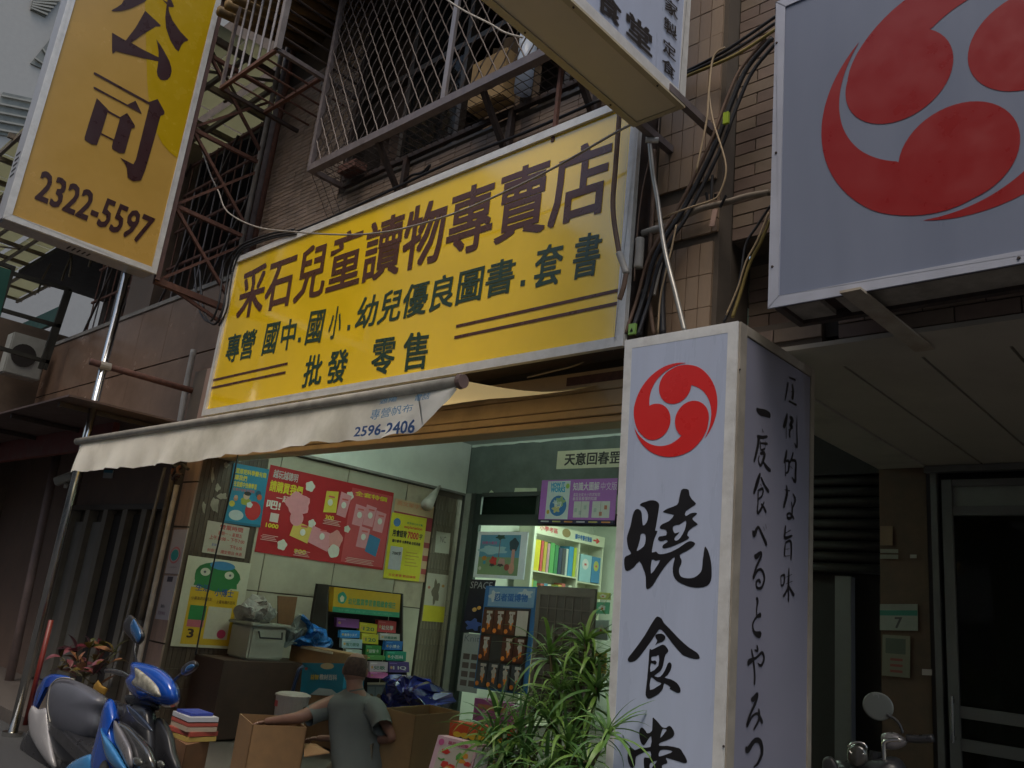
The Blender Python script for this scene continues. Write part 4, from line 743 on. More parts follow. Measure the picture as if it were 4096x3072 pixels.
for i in range(3):
    cable('cable', ['upper of three black cables entering behind the box sign', 'middle of three black cables entering behind the box sign', 'lower olive cable of the three entering behind the box sign'][i], [(3110, 60 + 26 * i, 4.08), (2981, 150 + 24 * i, 4.08), (2881, 215 + 17 * i, 4.08), (2752, 282 + 10 * i, 4.1), (2640, 330 + 8 * i, 4.12)], .011, [CBL, CBL, CYL][i], 'cables behind the box sign')
cable('cable', 'tan cable hanging straight down in front of the pier top', [(2900, 190, 3.98), (2853, 231, 3.98), (2835, 370, 3.98), (2826, 486, 3.98), (2784, 690, 3.98)], .007, CTN)
cable('cable', 'tan cable looping right and back across the pier', [(2835, 370, 4.0), (2853, 486, 4.0), (2904, 662, 4.0), (2881, 768, 4.0), (2850, 800, 4.0), (2760, 830, 4.0), (2681, 858, 4.0), (2640, 880, 4.05)], .006, CTN)
cable('pipe', 'fat grey pipe running across the bricks to the large signboard', [(3079, 770, 4.12), (2990, 785, 4.12), (2898, 812, 4.12), (2802, 836, 4.12), (2705, 884, 4.12), (2645, 915, 4.12)], .020, M('pipe_brown_grey', (0.20, 0.165, 0.13), .6, var=.25, dirt=.4), cat='pipe')
cable('sleeve', 'white plastic pipe end sticking out left of the pier', [(2655, 908, 4.1), (2612, 920, 4.1), (2570, 934, 4.1)], .024, PVC, cat='pipe sleeve')
cable('sleeve', 'short vertical grey pipe piece beside the signboard edge', [(2560, 955, 4.02), (2558, 1010, 4.02), (2553, 1072, 4.02)], .030, PVC, cat='pipe sleeve')
cable('cable', 'black cable dropping from the large signboard to the sign column', [(3082, 822, 4.15), (3031, 900, 4.15), (2983, 979, 4.15), (2964, 1093, 4.15), (2940, 1190, 4.15), (2895, 1290, 4.12)], .008, CBL)
cable('cable', 'olive yellow cable beside the black one below the large signboard', [(3078, 880, 4.13), (3043, 967, 4.13), (3000, 1050, 4.13), (2960, 1178, 4.13), (2930, 1270, 4.12)], .011, CYL)
cable('cable', 'thin tan cable twisting round the olive one', [(3075, 850, 4.11), (3030, 960, 4.11), (2983, 1050, 4.11), (2952, 1150, 4.11), (2905, 1260, 4.1)], .006, CTN)
for i, (pts, r, m, lb) in enumerate((([(2618, 600, 4.1), (2615, 738, 4.1), (2603, 943, 4.1), (2591, 1123, 4.1), (2600, 1230, 4.1), (2615, 1340, 4.1)], .015, CBR, 'thick brown cable hanging beside the silver conduit'), ([(2603, 617, 4.0), (2570, 762, 4.0), (2549, 930, 4.0), (2537, 1123, 4.0)], .005, CBR, 'thin reddish wire curving down beside the signboard edge'),
        ([(2680, 1000, 4.12), (2655, 1090, 4.12), (2648, 1200, 4.12), (2652, 1340, 4.1)], .022, CBL, 'fat black cable behind the conduit foot'), ([(2640, 1050, 4.08), (2615, 1160, 4.08), (2612, 1180, 4.08)], .018, PVC, 'grey cable sleeve left of the fat black cable'), ([(2570, 1160, 4.1), (2565, 1250, 4.1), (2560, 1345, 4.1)], .02, CBL, 'black cable close to the signboard lower corner'), ([(2705, 900, 4.02), (2685, 1000, 4.02), (2660, 1100, 4.02), (2640, 1200, 4.02), (2632, 1330, 4.02)], .006, CTN, 'thin tan wire hanging behind the conduit'))):
    cable('cable', lb, pts, r, m, 'cables beside the signboard')
o = MB(); p = PY(2905, 470, 4.05); o.box(p + V_((-.018, -.01, -.045)), p + V_((.018, .01, .035))); tag(o.build('cable_tag', ink((0.30, 0.42, 0.03))), 'lime green tape tag wrapped on the diagonal cables', 'tag')
o = MB(); p = PY(2530, 1320, 4.0); o.box(p + V_((-.025, -.01, -.03)), p + V_((.025, .01, .04))); tag(o.build('cable_tag', ink((0.28, 0.5, 0.12))), 'pale green tape tag just above the sign column corner', 'tag')
T = thing('cable_clamp', 'corroded clamp with hooked wire ends and a rusty tag on the bricks', 'clamp', PY(2855, 850, 4.1))
for a, b in (((2845, 800), (2850, 700)), ((2862, 800), (2862, 775)), ((2880, 830), (2905, 780)), ((2830, 800), (2825, 770))):
    mb = MB(); mb.tube([PY(*a, 4.1), PY(*b, 4.08)], .009, 6); mb.build('hook', CBL, T)
mb = MB(); mb.beam(PY(2862, 838, 4.08), PY(2848, 905, 4.08), .035, .008); mb.build('tag', M('tag_pink', (0.38, 0.25, 0.2), .6, dirt=.3), T)
for i, (dx, r) in enumerate(((0, .014), (-20, .012), (14, .010))):
    cable('cable', ['outer loop of black cable at the left end of the signboard', 'inner loop of black cable at the left end of the signboard', 'black cable hugging the left signboard edge'][i], [(x + dx * (1 if k > 3 else .3), y + dx * .5, 3.97) for k, (x, y) in enumerate([(1181, 928), (1090, 945), (1010, 972), (960, 1000), (921, 1064), (907, 1138), (893, 1231), (861, 1296), (822, 1262), (805, 1166), (800, 1080)][: 11 if i < 2 else 8])], r, CBL, 'cable loops at the left signboard end')
cable('cable', 'black cable tucked along the top edge of the yellow signboard', [(1181, 928, 4.1), (1300, 880, 4.1), (1500, 790, 4.15), (1800, 650, 4.2), (2100, 530, 4.2), (2400, 400, 4.2)], .013, CBL)
cable('cable', 'beige cable running along the wall below the signboard right end', [(2110, 1510, 4.1), (2190, 1490, 4.1), (2300, 1462, 4.15), (2360, 1430, 4.2), (2390, 1400, 4.22)], .006, CTN)
cable('crank_rod', 'thin black awning crank rod hanging in front of the posters', [(951, 1820, 3.5), (930, 1930, 3.5), (894, 2085, 3.5), (847, 2290, 3.5), (782, 2620, 3.5)], .007, CBL, cat='crank rod')
# ---- downpipes on the pillar front and building edge
for i, (pts, r, m, lb) in enumerate((([(708, 1940, 4.04), (640, 2250, 4.04), (555, 2646, 4.04), (480, 3000, 4.04)], .028, M('pvc_white', (0.50, 0.47, 0.43), .45, var=.2, dirt=.55, dirtcol=(.1, .07, .06)), 'white plastic pipe with dark specks on the pillar front'), ([(660, 1870, 4.02), (600, 2110, 4.02), (520, 2430, 4.02), (440, 2750, 4.02)], .020, M('pipe_grey_dark', (0.19, 0.185, 0.18), .5, .2, var=.2), 'grey metal pipe left of the white pillar pipe'), ([(690, 1900, 4.08), (628, 2200, 4.08), (560, 2480, 4.08)], .030, M('pipe_mud', (0.16, 0.13, 0.10), .8, var=.4, dirt=.5, bump=.5), 'mud crusted pipe between the grey and white pipes'),
        ([(775, 1400, 4.25), (741, 1564, 4.25), (722, 1675, 4.25), (700, 1780, 4.25)], .038, PVC, 'thick pale pipe just left of the signboard lower corner'))):
    cable('downpipe', lb, pts, r, m, 'pipes on the pillar', cat='pipe')
for i, (x, r, m) in enumerate(((-8.74, .05, STEELP), (-8.60, .032, RUST), (-8.86, .032, M('pipe_pale', (0.27, 0.24, 0.22), .6, var=.2, dirt=.4)))):
    mb = MB(); mb.tube([(x, 4.27 - .02 * i, 4.6 if i != 1 else 5.0), (x, 4.27 - .02 * i, 12)], r, 10); tag(mb.build('downpipe', m, smooth=True), ['mauve painted downpipe on the building edge', 'rusty thin downpipe nearest the balcony grille', 'pale downpipe at the outer building edge'][i], 'pipe', 'pipes on the building edge')
T = thing('meter_junction', 'tangled dark junction of fittings above the white pillar pipe', 'fitting', PY(715, 1905, 4.0))
for k in range(9):
    a = PY(715 + ru(-32, 32), 1880 + ru(-25, 50), 3.98 + ru(-.03, .06)); b = PY(715 + ru(-50, 50), 1880 + ru(-30, 60), 3.98 + ru(-.03, .06)); mb = MB(); mb.tube(catmull([a, a.lerp(b, .5) + V_((0, -.03, .02)), b], 4), ru(.008, .018), 7); mb.build('fitting', [STEEL, RUST, CBL][k % 3], T)
# ---- stainless pole with cross pipe
pt, pb = PY(514, 1060, 3.13), PY(208, 2304, 3.13); x_ = (pt.x + pb.x) / 2
T = thing('steel_pole', 'tall stainless pole carrying the ochre vertical sign', 'pole', (x_, 3.13, 0))
mb = MB(); mb.tube([(x_, 3.13, 0), (x_, 3.13, 4.74)], .042, 20); mb.build('shaft', STAIN, T, smooth=True)
mb = MB(); mb.tube([(x_, 3.13, 0), (x_, 3.13, .04)], .09, 16); mb.build('base', STAIN, T)
a, b = PY(378, 1455, 3.05), None
zc_ = PY(420, 1465, 3.13).z; mb = MB(); mb.tube([(x_ + .02, 2.98, zc_ + .01), (x_ + .02, 4.38, zc_)], .036, 12); mb.build('cross_pipe', RUST, T, smooth=True)
mb = MB(); mb.tube([(x_ + .02, 3.08, zc_ + .005), (x_ + .02, 3.19, zc_ + .005)], .046, 12); mb.build('clamp', PVC, T)
mb = MB(); mb.tube([PY(235, 1790, 4.0), PY(20, 2800, 4.0)], .055, 14); tag(mb.build('pink_post', M('pink_post', (0.22, 0.16, 0.15), .6, var=.15, dirt=.3), smooth=True), 'pinkish round post under the red canopy', 'post')
mb = MB(); mb.tube([PY(205, 2480, 2.95), PY(100, 2900, 2.95)], .022, 10); tag(mb.build('red_pole', M('red_paint', (0.16, 0.018, 0.012), .4, var=.15), smooth=True), 'thin red pole leaning behind the scooter', 'pole')
# red canopy
T = thing('entrance_canopy', 'dark red flat canopy projecting over the neighbour entrance', 'canopy', (-12, 3.4, 3.1))
RC = M('maroon_sheet', (0.085, 0.055, 0.05), .5, var=.15, dirt=.2); RE = M('maroon_fascia', (0.16, 0.035, 0.03), .5, var=.2)
f0 = PY(278, 1577, 2.75); zc2 = f0.z
mb = MB(); mb.box((-20, 2.75, zc2 - .02), (f0.x, 4.36, zc2)); mb.build('deck', RC, T)
mb = MB(); mb.box((-20, 3.55, zc2 - .30), (-9.6, 3.62, zc2 - .021)); mb.build('fascia', RE, T)
for k in range(4): mb = MB(); mb.beam((f0.x - .4 - 1.5 * k, 2.8, zc2 - .05), (f0.x - .4 - 1.5 * k, 4.34, zc2 - .05), .05, .05); mb.build('joist', STEEL, T)
T = thing('security_camera', 'white bullet security camera under the red canopy', 'camera', PY(255, 1920, 3.9))
a, b = PY(220, 1930, 3.8), PY(290, 1905, 3.95); mb = MB(); mb.beam(a, b, .09, .10); mb.build('body', M('cam_white', (0.33, 0.33, 0.31), .4), T, bevel=.01)
mb = MB(); mb.beam(a + V_((-.02, 0, .045)), b + V_((0, 0, .055)), .12, .012); mb.build('hood', MC['cam_white'], T)
mb = MB(); mb.beam(PY(262, 1945, 3.9), PY(280, 1920, 4.0), .04, .05); mb.build('mount', MC['cam_white'], T)
# ================================================================== GRILLES, CANOPIES
T = thing('window_grille', 'projecting balcony grille of diamond wire mesh above the yellow signboard', 'window grille', (-5.4, 4.1, 5.76))
gx0, gx1, gy, gz, gt = -7.02, -3.45, 3.91, 5.765, 8.3
WIRE = M('mesh_wire', (0.085, 0.066, 0.062), .55, .3, var=.25, dirt=.4)
for (p, q, w) in (((gx0, gy, gz), (gx1, gy, gz), .075), ((gx0, gy, gz), (gx0, YF, gz), .05), ((gx1, gy, gz), (gx1, YF, gz), .05), ((gx0, YF - .03, gz), (gx1, YF - .03, gz), .045), ((gx0, gy, gz), (gx0, gy, gt), .05), ((gx1, gy, gz), (gx1, gy, gt), .05), ((gx0, YF - .03, gz), (gx0, YF - .03, gt), .04)):
    mb = MB(); mb.beam(p, q, w, w); mb.build('frame_bar', STEELP if p[1] == gy else STEEL, T)
mx = PY(1810, 200, gy).x
mb = MB(); mb.beam((mx, gy - .02, gz), (mx, gy - .02, gt), .055, .03); mb.build('mullion', M('mullion_pale', (0.27, 0.245, 0.25), .45, .3, var=.15, dirt=.3), T)
mb = MB()
def wavy(a, b, r, nrm, amp=.0035, per=.16):
    a = Vector(a); b = Vector(b); L_ = (b - a).length; n = max(2, int(L_ / per * 2)); P = [a.lerp(b, i / n) + Vector(nrm) * amp * (-1) ** i for i in range(n + 1)]; mb.tube(P, r, 4, cap=False)
sl = 1.75; pitch = .155
H = gt - gz; Wg = gx1 - gx0
for s in (1, -1):
    k = -int(H / sl / pitch) - 1
    while k * pitch < Wg + H / sl:
        x0 = k * pitch; 
        # line x = x0 + s*(z)/sl
        pts = []
        za_, zb2 = 0, H
        xa, xb = (x0, x0 + H / sl) if s == 1 else (x0 + H / sl, x0)
        # clip to 0..Wg
        def clip(xa, xb):
            ta, tb = 0.0, 1.0
            dxx = xb - xa
            for lim, sg in ((0, 1), (Wg, -1)):
                fa, fb = sg * (xa - lim), sg * (xb - lim)
                if fa < 0 and fb < 0: return None
                if fa < 0: ta = max(ta, fa / (fa - fb))
                if fb < 0: tb = min(tb, fa / (fa - fb))
            return (ta, tb) if tb - ta > .01 else None
        c = clip(xa, xb)
        if c:
            p = [(gx0 + xa + (xb - xa) * t, gy + (.004 if s == 1 else -.004), gz + H * t) for t in c]; wavy(p[0], p[1], .0065, (0, 1, 0))
        k += 1
mb.build('diamond_mesh', WIRE, T)
mb = MB()
for k in range(5):   # left side mesh
    for s in (1, -1):
        for z in [gz + i * .16 for i in range(16)]:
            y0, y1 = gy, YF; wavy((gx0, y0, z), (gx0, y1, z + s * .62), .0045, (1, 0, 0), .003)
    break
mb.build('side_mesh', WIRE, T)
mb = MB()
for i in range(int(Wg / .09)): wavy((gx0 + .09 * i, gy, gz + .01), (gx0 + .09 * i, YF - .03, gz + .01), .0045, (0, 0, 1), .003)
for j in range(1, 5): wavy((gx0, gy + .09 * j, gz + .02), (gx1, gy + .09 * j, gz + .02), .0045, (0, 0, 1), .003)
mb.build('floor_mesh', WIRE, T)
for x in (-5.95, -4.55, -3.62):
    for (p, q, w) in (((x, gy + .04, gz - .02), (x, YF - .02, gz - .48), .045), ((x, YF - .04, gz), (x, YF - .04, gz - .5), .05)):
        mb = MB(); mb.beam(p, q, w, w); mb.build('bracket', STEEL, T)
mb = MB(); mb.beam((-3.75, gy + .1, gz - .1), (-3.75, gy + .1, gz - .75), .03, .03); mb.build('rust_rod', RUST, T)
# things seen behind the mesh
mb = MB(); p = V_((-4.35, YF - .14, gz + .04)); mb.tube([p, p + V_((0, 0, .62))], [.075, .08], 16); mb.tube([p + V_((0, 0, .62)), p + V_((0, 0, .7))], [.03, .02], 10); tag(mb.build('white_bottle', M('plastic_bluewhite', (0.75, 0.83, 0.95), .3, var=.08, trans=.3), smooth=True), 'tall bluish white plastic container standing on the grille floor', 'bottle')
mb = MB(); mb.box((-4.95, YF - .22, gz + .04), (-4.52, YF - .05, gz + .52)); tag(mb.build('cardboard_box', M('card_ochre', (0.30, 0.20, 0.09), .8, var=.15), bevel=.01), 'ochre cardboard box on the grille floor left of the white bottle', 'box')
mb = MB(); mb.box((-6.9, YF - .2, gz + .04), (-6.6, YF - .05, gz + .12)); tag(mb.build('plant_tray', RUST), 'rusty tray low in the left corner of the grille', 'tray')
cable('cable', 'white cable slung in front of the diamond mesh', [(1740, -40, 3.75), (1790, 0, 3.75), (1860, 45, 3.75), (1960, 95, 3.75), (2020, 130, 3.75), (2090, 150, 3.75)], .008, M('cable_white', (0.42, 0.38, 0.33), .5))
cable('cable', 'dark wiring knot on the wall between grille and signboard', [(1620, 720, 4.3), (1650, 700, 4.28), (1690, 690, 4.3), (1720, 660, 4.28), (1700, 700, 4.3)], .012, CBL)
# second cage
T = thing('rusty_cage', 'small rusty bar cage hung on the building edge left of the mesh grille', 'window grille', (-7.7, 3.8, 6.9))
A_, B_ = PZ(882, 352, 6.9), PZ(1112, 199, 6.9); yc0 = (A_.y + B_.y) / 2; xa, xb = A_.x, B_.x; zt_ = 8.05
for (p, q, w, m) in (((xa, yc0, 6.9), (xb, yc0, 6.9), .04, RUST), ((xa, yc0, 6.9), (xa, YF, 6.9), .04, STEEL), ((xb, yc0, 6.9), (xb, YF, 6.9), .045, STEELP), ((xb, yc0, 6.9), (xb, yc0, zt_), .06, MC['mullion_pale']), ((xa, yc0, 6.9), (xa, yc0, zt_), .035, STEELP), ((xa, yc0 + .55, 6.9), (xb, yc0 + .55, 6.9), .04, RUST)):
    mb = MB(); mb.beam(p, q, w, w); mb.build('frame_bar', m, T)
for i in range(1, 6):
    x = xa + (xb - xa) * i / 6; mb = MB(); mb.tube([(x, yc0, 6.9), (x, yc0, zt_)], .014, 8); mb.build('bar', MC['mullion_pale'], T)
for i in range(1, 5):
    x = xa + (xb - xa) * i / 5; mb = MB(); mb.tube([(x, yc0, 6.9), (x, YF, 6.9)], .012, 6); mb.build('floor_bar', RUST, T)
for j in range(1, 7):
    z = 6.9 + j * .17; mb = MB(); mb.tube([(xb, yc0, z), (xb, YF, z)], .014, 6); mb.build('side_bar', STEEL, T)
T = thing('corrugated_awning', 'brown corrugated sheet awning over the rusty cage', 'awning', (-7.6, 3.8, 8.1))
OB_ = M('ochre_corrugated', (0.17, 0.11, 0.045), .8, var=.35, dirt=.4)
for i in range(9):
    x = -8.5 + i * .18; mb = MB(); mb.tube([(x, 3.2, 7.95), (x, YF, 8.15)], .06, 6); mb.build('rib', OB_, T, smooth=True)
mb = MB(); mb.box((-8.9, 3.3, 8.35), (-2.4, YF, 8.5)); tag(mb.build('floor_slab', M('slab_dark', (0.05, 0.035, 0.03), .8, var=.3)), 'dark concrete ledge above the window grilles', 'ledge')
# leafy twigs on cage top
# translucent street canopy on the left
T = thing('glass_canopy', 'translucent panel canopy on a steel frame over the side street at left', 'canopy', (-14, 3.2, 8))
PAN = M('polycarbonate', (0.50, 0.50, 0.38), .5, var=.1, scale=2, dirt=.3, trans=.6, dirtcol=(.3, .25, .15)); FRM = M('canopy_steel', (0.14, 0.11, 0.075), .6, .2, var=.3, dirt=.4)
xsn = [-8.95 - i * 1.0 for i in range(15)]; ysn = [2.7, 3.25, 3.8, 4.35, 4.9, 5.5]
for i in range(len(xsn) - 1):
    for j in range(len(ysn) - 1):
        mb = MB(); zz0 = 8.0 + .18 * math.sin(j * .9) + ru(-.01, .01); mb.box((xsn[i + 1] + .02, ysn[j] + .02, zz0), (xsn[i] - .02, ysn[j + 1] - .02, zz0 + .006)); mb.build('panel', PAN, T)
for x in xsn: mb = MB(); mb.beam((x, 2.6, 7.9), (x, 5.6, 7.9), .06, .08); mb.build('beam', FRM, T)
for y in ysn: mb = MB(); mb.beam((-23, y, 7.84), (-8.9, y, 7.84), .05, .06); mb.build('beam', FRM, T)
for i in range(0, 14, 2):
    mb = MB(); mb.beam((xsn[i], 3.25, 7.88), (xsn[i + 1], 4.35, 7.88), .03, .03); mb.build('brace', FRM, T); mb = MB(); mb.beam((xsn[i + 1], 3.25, 7.86), (xsn[i], 4.35, 7.86), .03, .03); mb.build('brace', FRM, T)
for x in (-9.8, -11.2, -12.6, -14.0, -15.4, -16.8, -18.2):
    P = [(x + .9 * math.cos(t), 4.9, 7.1 + .75 * math.sin(t)) for t in [math.pi * k / 14 for k in range(15)]]; mb = MB(); mb.tube(P, .022, 6); mb.build('arch', FRM, T)
for i in range(10):
    x, y = ru(-10.6, -9.1), ru(2.6, 4.3); mb = MB(); mb.ell((x, y, 7.99), (.07, .03, .004), n=7, m=3); mb.build('dead_leaf', M('dead_leaf', (0.10, 0.06, 0.03), .8), T)
T = thing('balcony_railing', 'tangle of rusty balcony bars behind the sign truss at upper left', 'railing', (-10.5, 4.7, 5.26))
for z in (5.34, 5.9, 6.5, 7.1, 7.6):
    mb = MB(); mb.beam((-14.5, 4.55, z), (-8.85, 4.55, z), .035, .035); mb.build('rail', RUST, T)
for i in range(24):
    x = -14.4 + i * .235; mb = MB(); mb.tube([(x, 4.55, 5.27), (x + ru(-.02, .02), 4.55, 7.65)], .012, 6); mb.build('bar', [RUST, STEELP, STEEL][i % 3], T)
for i in range(4):
    mb = MB(); mb.beam((-14.4 + i * 1.4, 4.5, 5.3), (-13.0 + i * 1.4, 4.5, 7.6), .03, .03); mb.build('brace', STEEL, T)
# far left window cage with air conditioner
T = thing('balcony_cage', 'black steel balcony frame enclosing an air conditioner at far left', 'window grille', (-14.5, 3.6, 4.6))
pX = lambda x, y: PX(x, y, -14.5)
for (p, q) in (((-40, 1068), (282, 1160)), ((282, 1160), (178, 1478)), ((-40, 1226), (240, 1306)), ((-40, 1380), (195, 1450)), ((268, 1160), (160, 1475)), ((-40, 1040), (60, 1075)), ((50, 1080), (-30, 1330))):
    mb = MB(); mb.beam(pX(*p), pX(*q), .06, .06); mb.build('steel_bar', M('black_green_steel', (0.03, 0.03, 0.025), .6, .3, var=.3), T)
T = thing('air_conditioner', 'pale air conditioner unit behind the black balcony frame', 'air conditioner', PX(95, 1480, -15.2))
c = PX(95, 1430, -15.2); mb = MB(); mb.box(c + V_((-.15, -.28, -.35)), c + V_((.15, .28, .35))); mb.build('case', M('ac_case', (0.30, 0.31, 0.29), .5, var=.1), T, bevel=.02)
mb = MB(); mb.tube([c + V_((.15, -.05, 0)), c + V_((.165, -.05, 0))], .19, 20); mb.build('fan_grille', DARK, T)
mb = MB(); mb.box((-20.5, 4.3, 5.6), (-15.3, 4.36, 5.9)); tag(mb.build('green_board', M('green_sheet', (0.02, 0.09, 0.075), .5)), 'dark green board at the left picture edge', 'board')
mb = MB(); p = [PX(x, y, -11.2) for x, y in ((-40, 1055), (45, 1080), (0, 1265), (-40, 1255))]; mb.prism(p, (-.06, 0, 0)); tag(mb.build('teal_sign', M('teal_sheet', (0.015, 0.085, 0.07), .5)), 'teal green sign edge cut off by the left picture edge', 'sign')
# ================================================================== POSTERS
wl = lambda x, y: PX(x, y, XW); NX = (1, 0, 0)
def poster(name, label, cat, quad, plane, N, base, off=.006, t=.003, group=None):
    fl = flat_from(quad, N, plane); fl.O = fl.O + fl.N * off
    T = thing(name, label, cat, fl.p(.5, 0, 0), group); sheet(fl, 'sheet', ink(base), T, t); return T, fl, Art(fl, T)
W_ = (0.55, 0.55, 0.5); K_ = (0.03, 0.03, 0.03); Yl = (0.62, 0.52, 0.03)
T, fl, A = poster('poster', 'blue childrens book poster with yellow headlines high on the pillar', 'poster', [(932, 1850), (1076, 1880), (1037, 2108), (896, 2093)], wl, NX, (0.02, 0.20, 0.33), .012)
A.text(Yl, '還原把科學變有趣', .08, .84, .95, .93, .02); A.text(Yl, '讓我們', .08, .73, .42, .82, .02); A.text(Yl, '在遊戲中快樂學習', .08, .62, .72, .71, .02); A.text((0.5, 0.1, 0.1), '全套好書歡迎選購', .08, .55, .68, .60)
A.disc((0.45, 0.03, 0.03), .72, .26, .22, .16); A.disc((0.45, .5, .5), .28, .15, .2, .085); A.disc((0.02, .09, .16), .8, .55, .08, .06); A.disc((0.3, .33, .05), .48, .4, .14, .07, .1); A.disc((.5, .42, .05), .12, .33, .08, .05); A.disc((.45, .2, .12), .2, .42, .06, .04); A.rect((.02, .12, .2), 0, 0, 1, .04)
A.lift(); A.disc((.5, .36, .26), .48, .49, .09, .06); A.disc((.02, .02, .02), .5, .53, .1, .035); A.disc((.5, .3, .2), .2, .45, .05, .03); A.disc((.5, .12, .05), .84, .5, .07, .05); A.disc((.55, .6, .6), .6, .35, .08, .05, .1); A.done()
T, fl, A = poster('opening_hours_notice', 'white opening hours notice with red figures under the blue poster', 'notice', [(829, 2081), (997, 2111), (975, 2234), (806, 2209)], wl, NX, (0.40, 0.37, 0.31), .012)
R_ = (.42, .05, .05)
A.text(R_, '營業時間', .3, .8, .85, .95, .02); A.text(R_, '星期一 ~ 星期五', .28, .62, .85, .74, .01); A.text(R_, '上午10:00 ~ 下午7:00', .1, .44, .93, .58, .01); A.text((.1, .1, .35), '星期六', .18, .24, .35, .33); A.text(R_, '下午6:00', .6, .22, .9, .36, .01); A.text(R_, '例假日 · 國定假日 休息', .1, .05, .92, .16, .01); A.done()
T, fl, A = poster('poster', 'yellow and green poster with empty white box low on the pillar', 'poster', [(750, 2222), (1003, 2253), (940, 2598), (680, 2582)], wl, NX, (0.48, 0.47, 0.36), .014)
A.rect((.55, .36, .02), .13, .03, .88, .66); A.disc((.03, .17, .05), .5, .80, .36, .17, .03); A.quad((.03, .17, .05), [(.16, .68), (.84, .68), (.8, .85), (.2, .85)]); A.disc((.05, .2, .4), .55, .93, .2, .05); A.text((.02, .07, .25), '生活', .2, .62, .42, .70, .02); A.text((.02, .07, .25), '小博士', .5, .58, .8, .67, .02)
A.lift(); A.disc((.5, .5, .4), .3, .84, .075, .045); A.disc((.5, .5, .4), .68, .83, .075, .045); A.rect((.45, .42, .34), .45, .10, .82, .46); A.rect((.03, .2, .06), .17, .30, .42, .46); A.rect((.45, .12, .16), .17, .22, .42, .30); A.disc((.5, .05, .14), .72, .16, .07, .05); A.text((.05, .03, .02), '3', .2, .10, .30, .2, .03); A.text((.1, .06, .02), '小朋友的好朋友', .16, .52, .48, .56, .01); A.text((.1, .06, .02), '上最有趣的百科', .55, .50, .85, .54, .01)
A.lift(); A.disc((.1, .1, .12), .29, .84, .02, .014); A.disc((.1, .1, .12), .69, .83, .02, .014); A.done()
T, fl, A = poster('poster', 'large red poster with white flowers and pink book covers on the side wall', 'poster', [(1081, 1859), (1575, 1971), (1529, 2281), (1018, 2206)], wl, NX, (0.40, 0.018, 0.025), .006)
PK = (.62, .26, .30)
A.rect((.50, .07, .08), .64, .03, .99, .95)
for (u, v, s) in ((.31, .85, .035), (.63, .84, .03), (.37, .42, .028), (.65, .43, .024), (.18, .12, .034)): A.disc((.55, .56, .5), u, v, s, s * 1.75, .12)
A.text((.45, .42, .42), '越玩越聰明', .03, .86, .21, .96, .02); A.text(Yl, '請購買我們', .02, .70, .26, .83, .03); A.text((.6, .6, .55), '一起', .08, .60, .17, .68, .01); A.text((.6, .6, .55), '吧!', .02, .50, .12, .60, .03)
A.quad((.6, .5, .06), [(.44, .58), (.54, .60), (.535, .86), (.44, .84)]); A.quad(PK, [(.545, .58), (.62, .56), (.645, .84), (.555, .87)])
A.quad((.62, .45, .1), [(.22, .24), (.36, .18), (.38, .37), (.24, .42)]); A.quad(PK, [(.36, .2), (.52, .12), (.55, .33), (.38, .40)]); A.disc(PK, .24, .62, .09, .13, .12); A.disc(PK, .25, .45, .05, .09)
for i, (u, v) in enumerate(((.68, .50), (.77, .52), (.86, .47), (.74, .24))): A.quad(PK, [(u, v), (u + .085, v - .01), (u + .10, v + .24), (u + .01, v + .26)])
A.quad((.05, .2, .38), [(.82, .2), (.92, .15), (.94, .38), (.84, .42)]); A.disc((.6, .25, .24), .57, .28, .055, .11, .1); A.disc((.6, .58, .52), .57, .14, .045, .08, .06); A.rect((.6, .5, .48), .06, .36, .12, .46)
A.text(Yl, '全套特價', .67, .86, .95, .92, .02); A.text(Yl, '300', .46, .50, .53, .555, .03); A.text(Yl, '1000', .04, .29, .13, .34, .03); A.text(Yl, '900', .27, .05, .36, .10, .03)
for (u, v, w) in ((.45, .44, .14), (.02, .14, .12), (.27, -.0 + .02, .12), (.67, .03, .24)):
    for k in range(4): A.rect((.6, .35, .33), u + .01 * (k % 2), v + .018 * k + .004, u + w - .01 * (k % 3), v + .018 * k + .012)
A.lift()
for (u, v) in ((.45, .66), (.56, .66), (.28, .25), (.43, .24), (.7, .58), (.79, .6), (.88, .55), (.76, .32)): A.disc((.6, .6, .56), u + .03, v + .05, .02, .04); A.rect((.6, .12, .12), u + .01, v + .11, u + .06, v + .13)
A.done()
T, fl, A = poster('poster', 'peach poster half hidden behind the yellow word poster', 'poster', [(1580, 1992), (1738, 2028), (1705, 2330), (1545, 2310)], wl, NX, (.50, .34, .20), .008)
A.text((.55, .2, .1), '英文單字測驗', .05, .92, .9, .98, .01); A.rect((.32, .03, .05), .0, .66, 1, .84)
for k in range(3): A.rect((.35, .05, .05), .82, .1 + .17 * k, 1, .17 + .17 * k)
A.done()
T, fl, A = poster('poster', 'bright yellow poster reading 7000 beside the dark inner pillar', 'poster', [(1567, 2050), (1704, 2073), (1674, 2328), (1529, 2310)], wl, NX, (.62, .56, .02), .014)
A.disc((.08, .2, .45), .17, .86, .10, .065); A.text((.05, .25, .08), '教育部公布字彙', .45, .86, .9, .895, .01); A.text((.6, .05, .03), 'explanation', .38, .78, .9, .84, .02); A.text(K_, '用會話背', .08, .64, .48, .75, .03); A.text((.6, .05, .03), '7000', .50, .64, .82, .75, .03); A.text(K_, '字', .84, .65, .93, .74, .02); A.text(K_, '國中會考·大學學測·全民英檢', .1, .55, .9, .60, .03)
A.rect((.45, .45, .48), .08, .14, .42, .49)
for k in range(5): A.rect((.5, .36, .03), .52, .22 + .05 * k, .9 - .06 * (k % 3), .235 + .05 * k)
A.text((.6, .05, .03), '文化事業 歡迎選購', .12, .04, .88, .08, .01); A.lift(); A.text((.05, .05, .05), '7000字', .14, .36, .38, .42, .02); A.done()
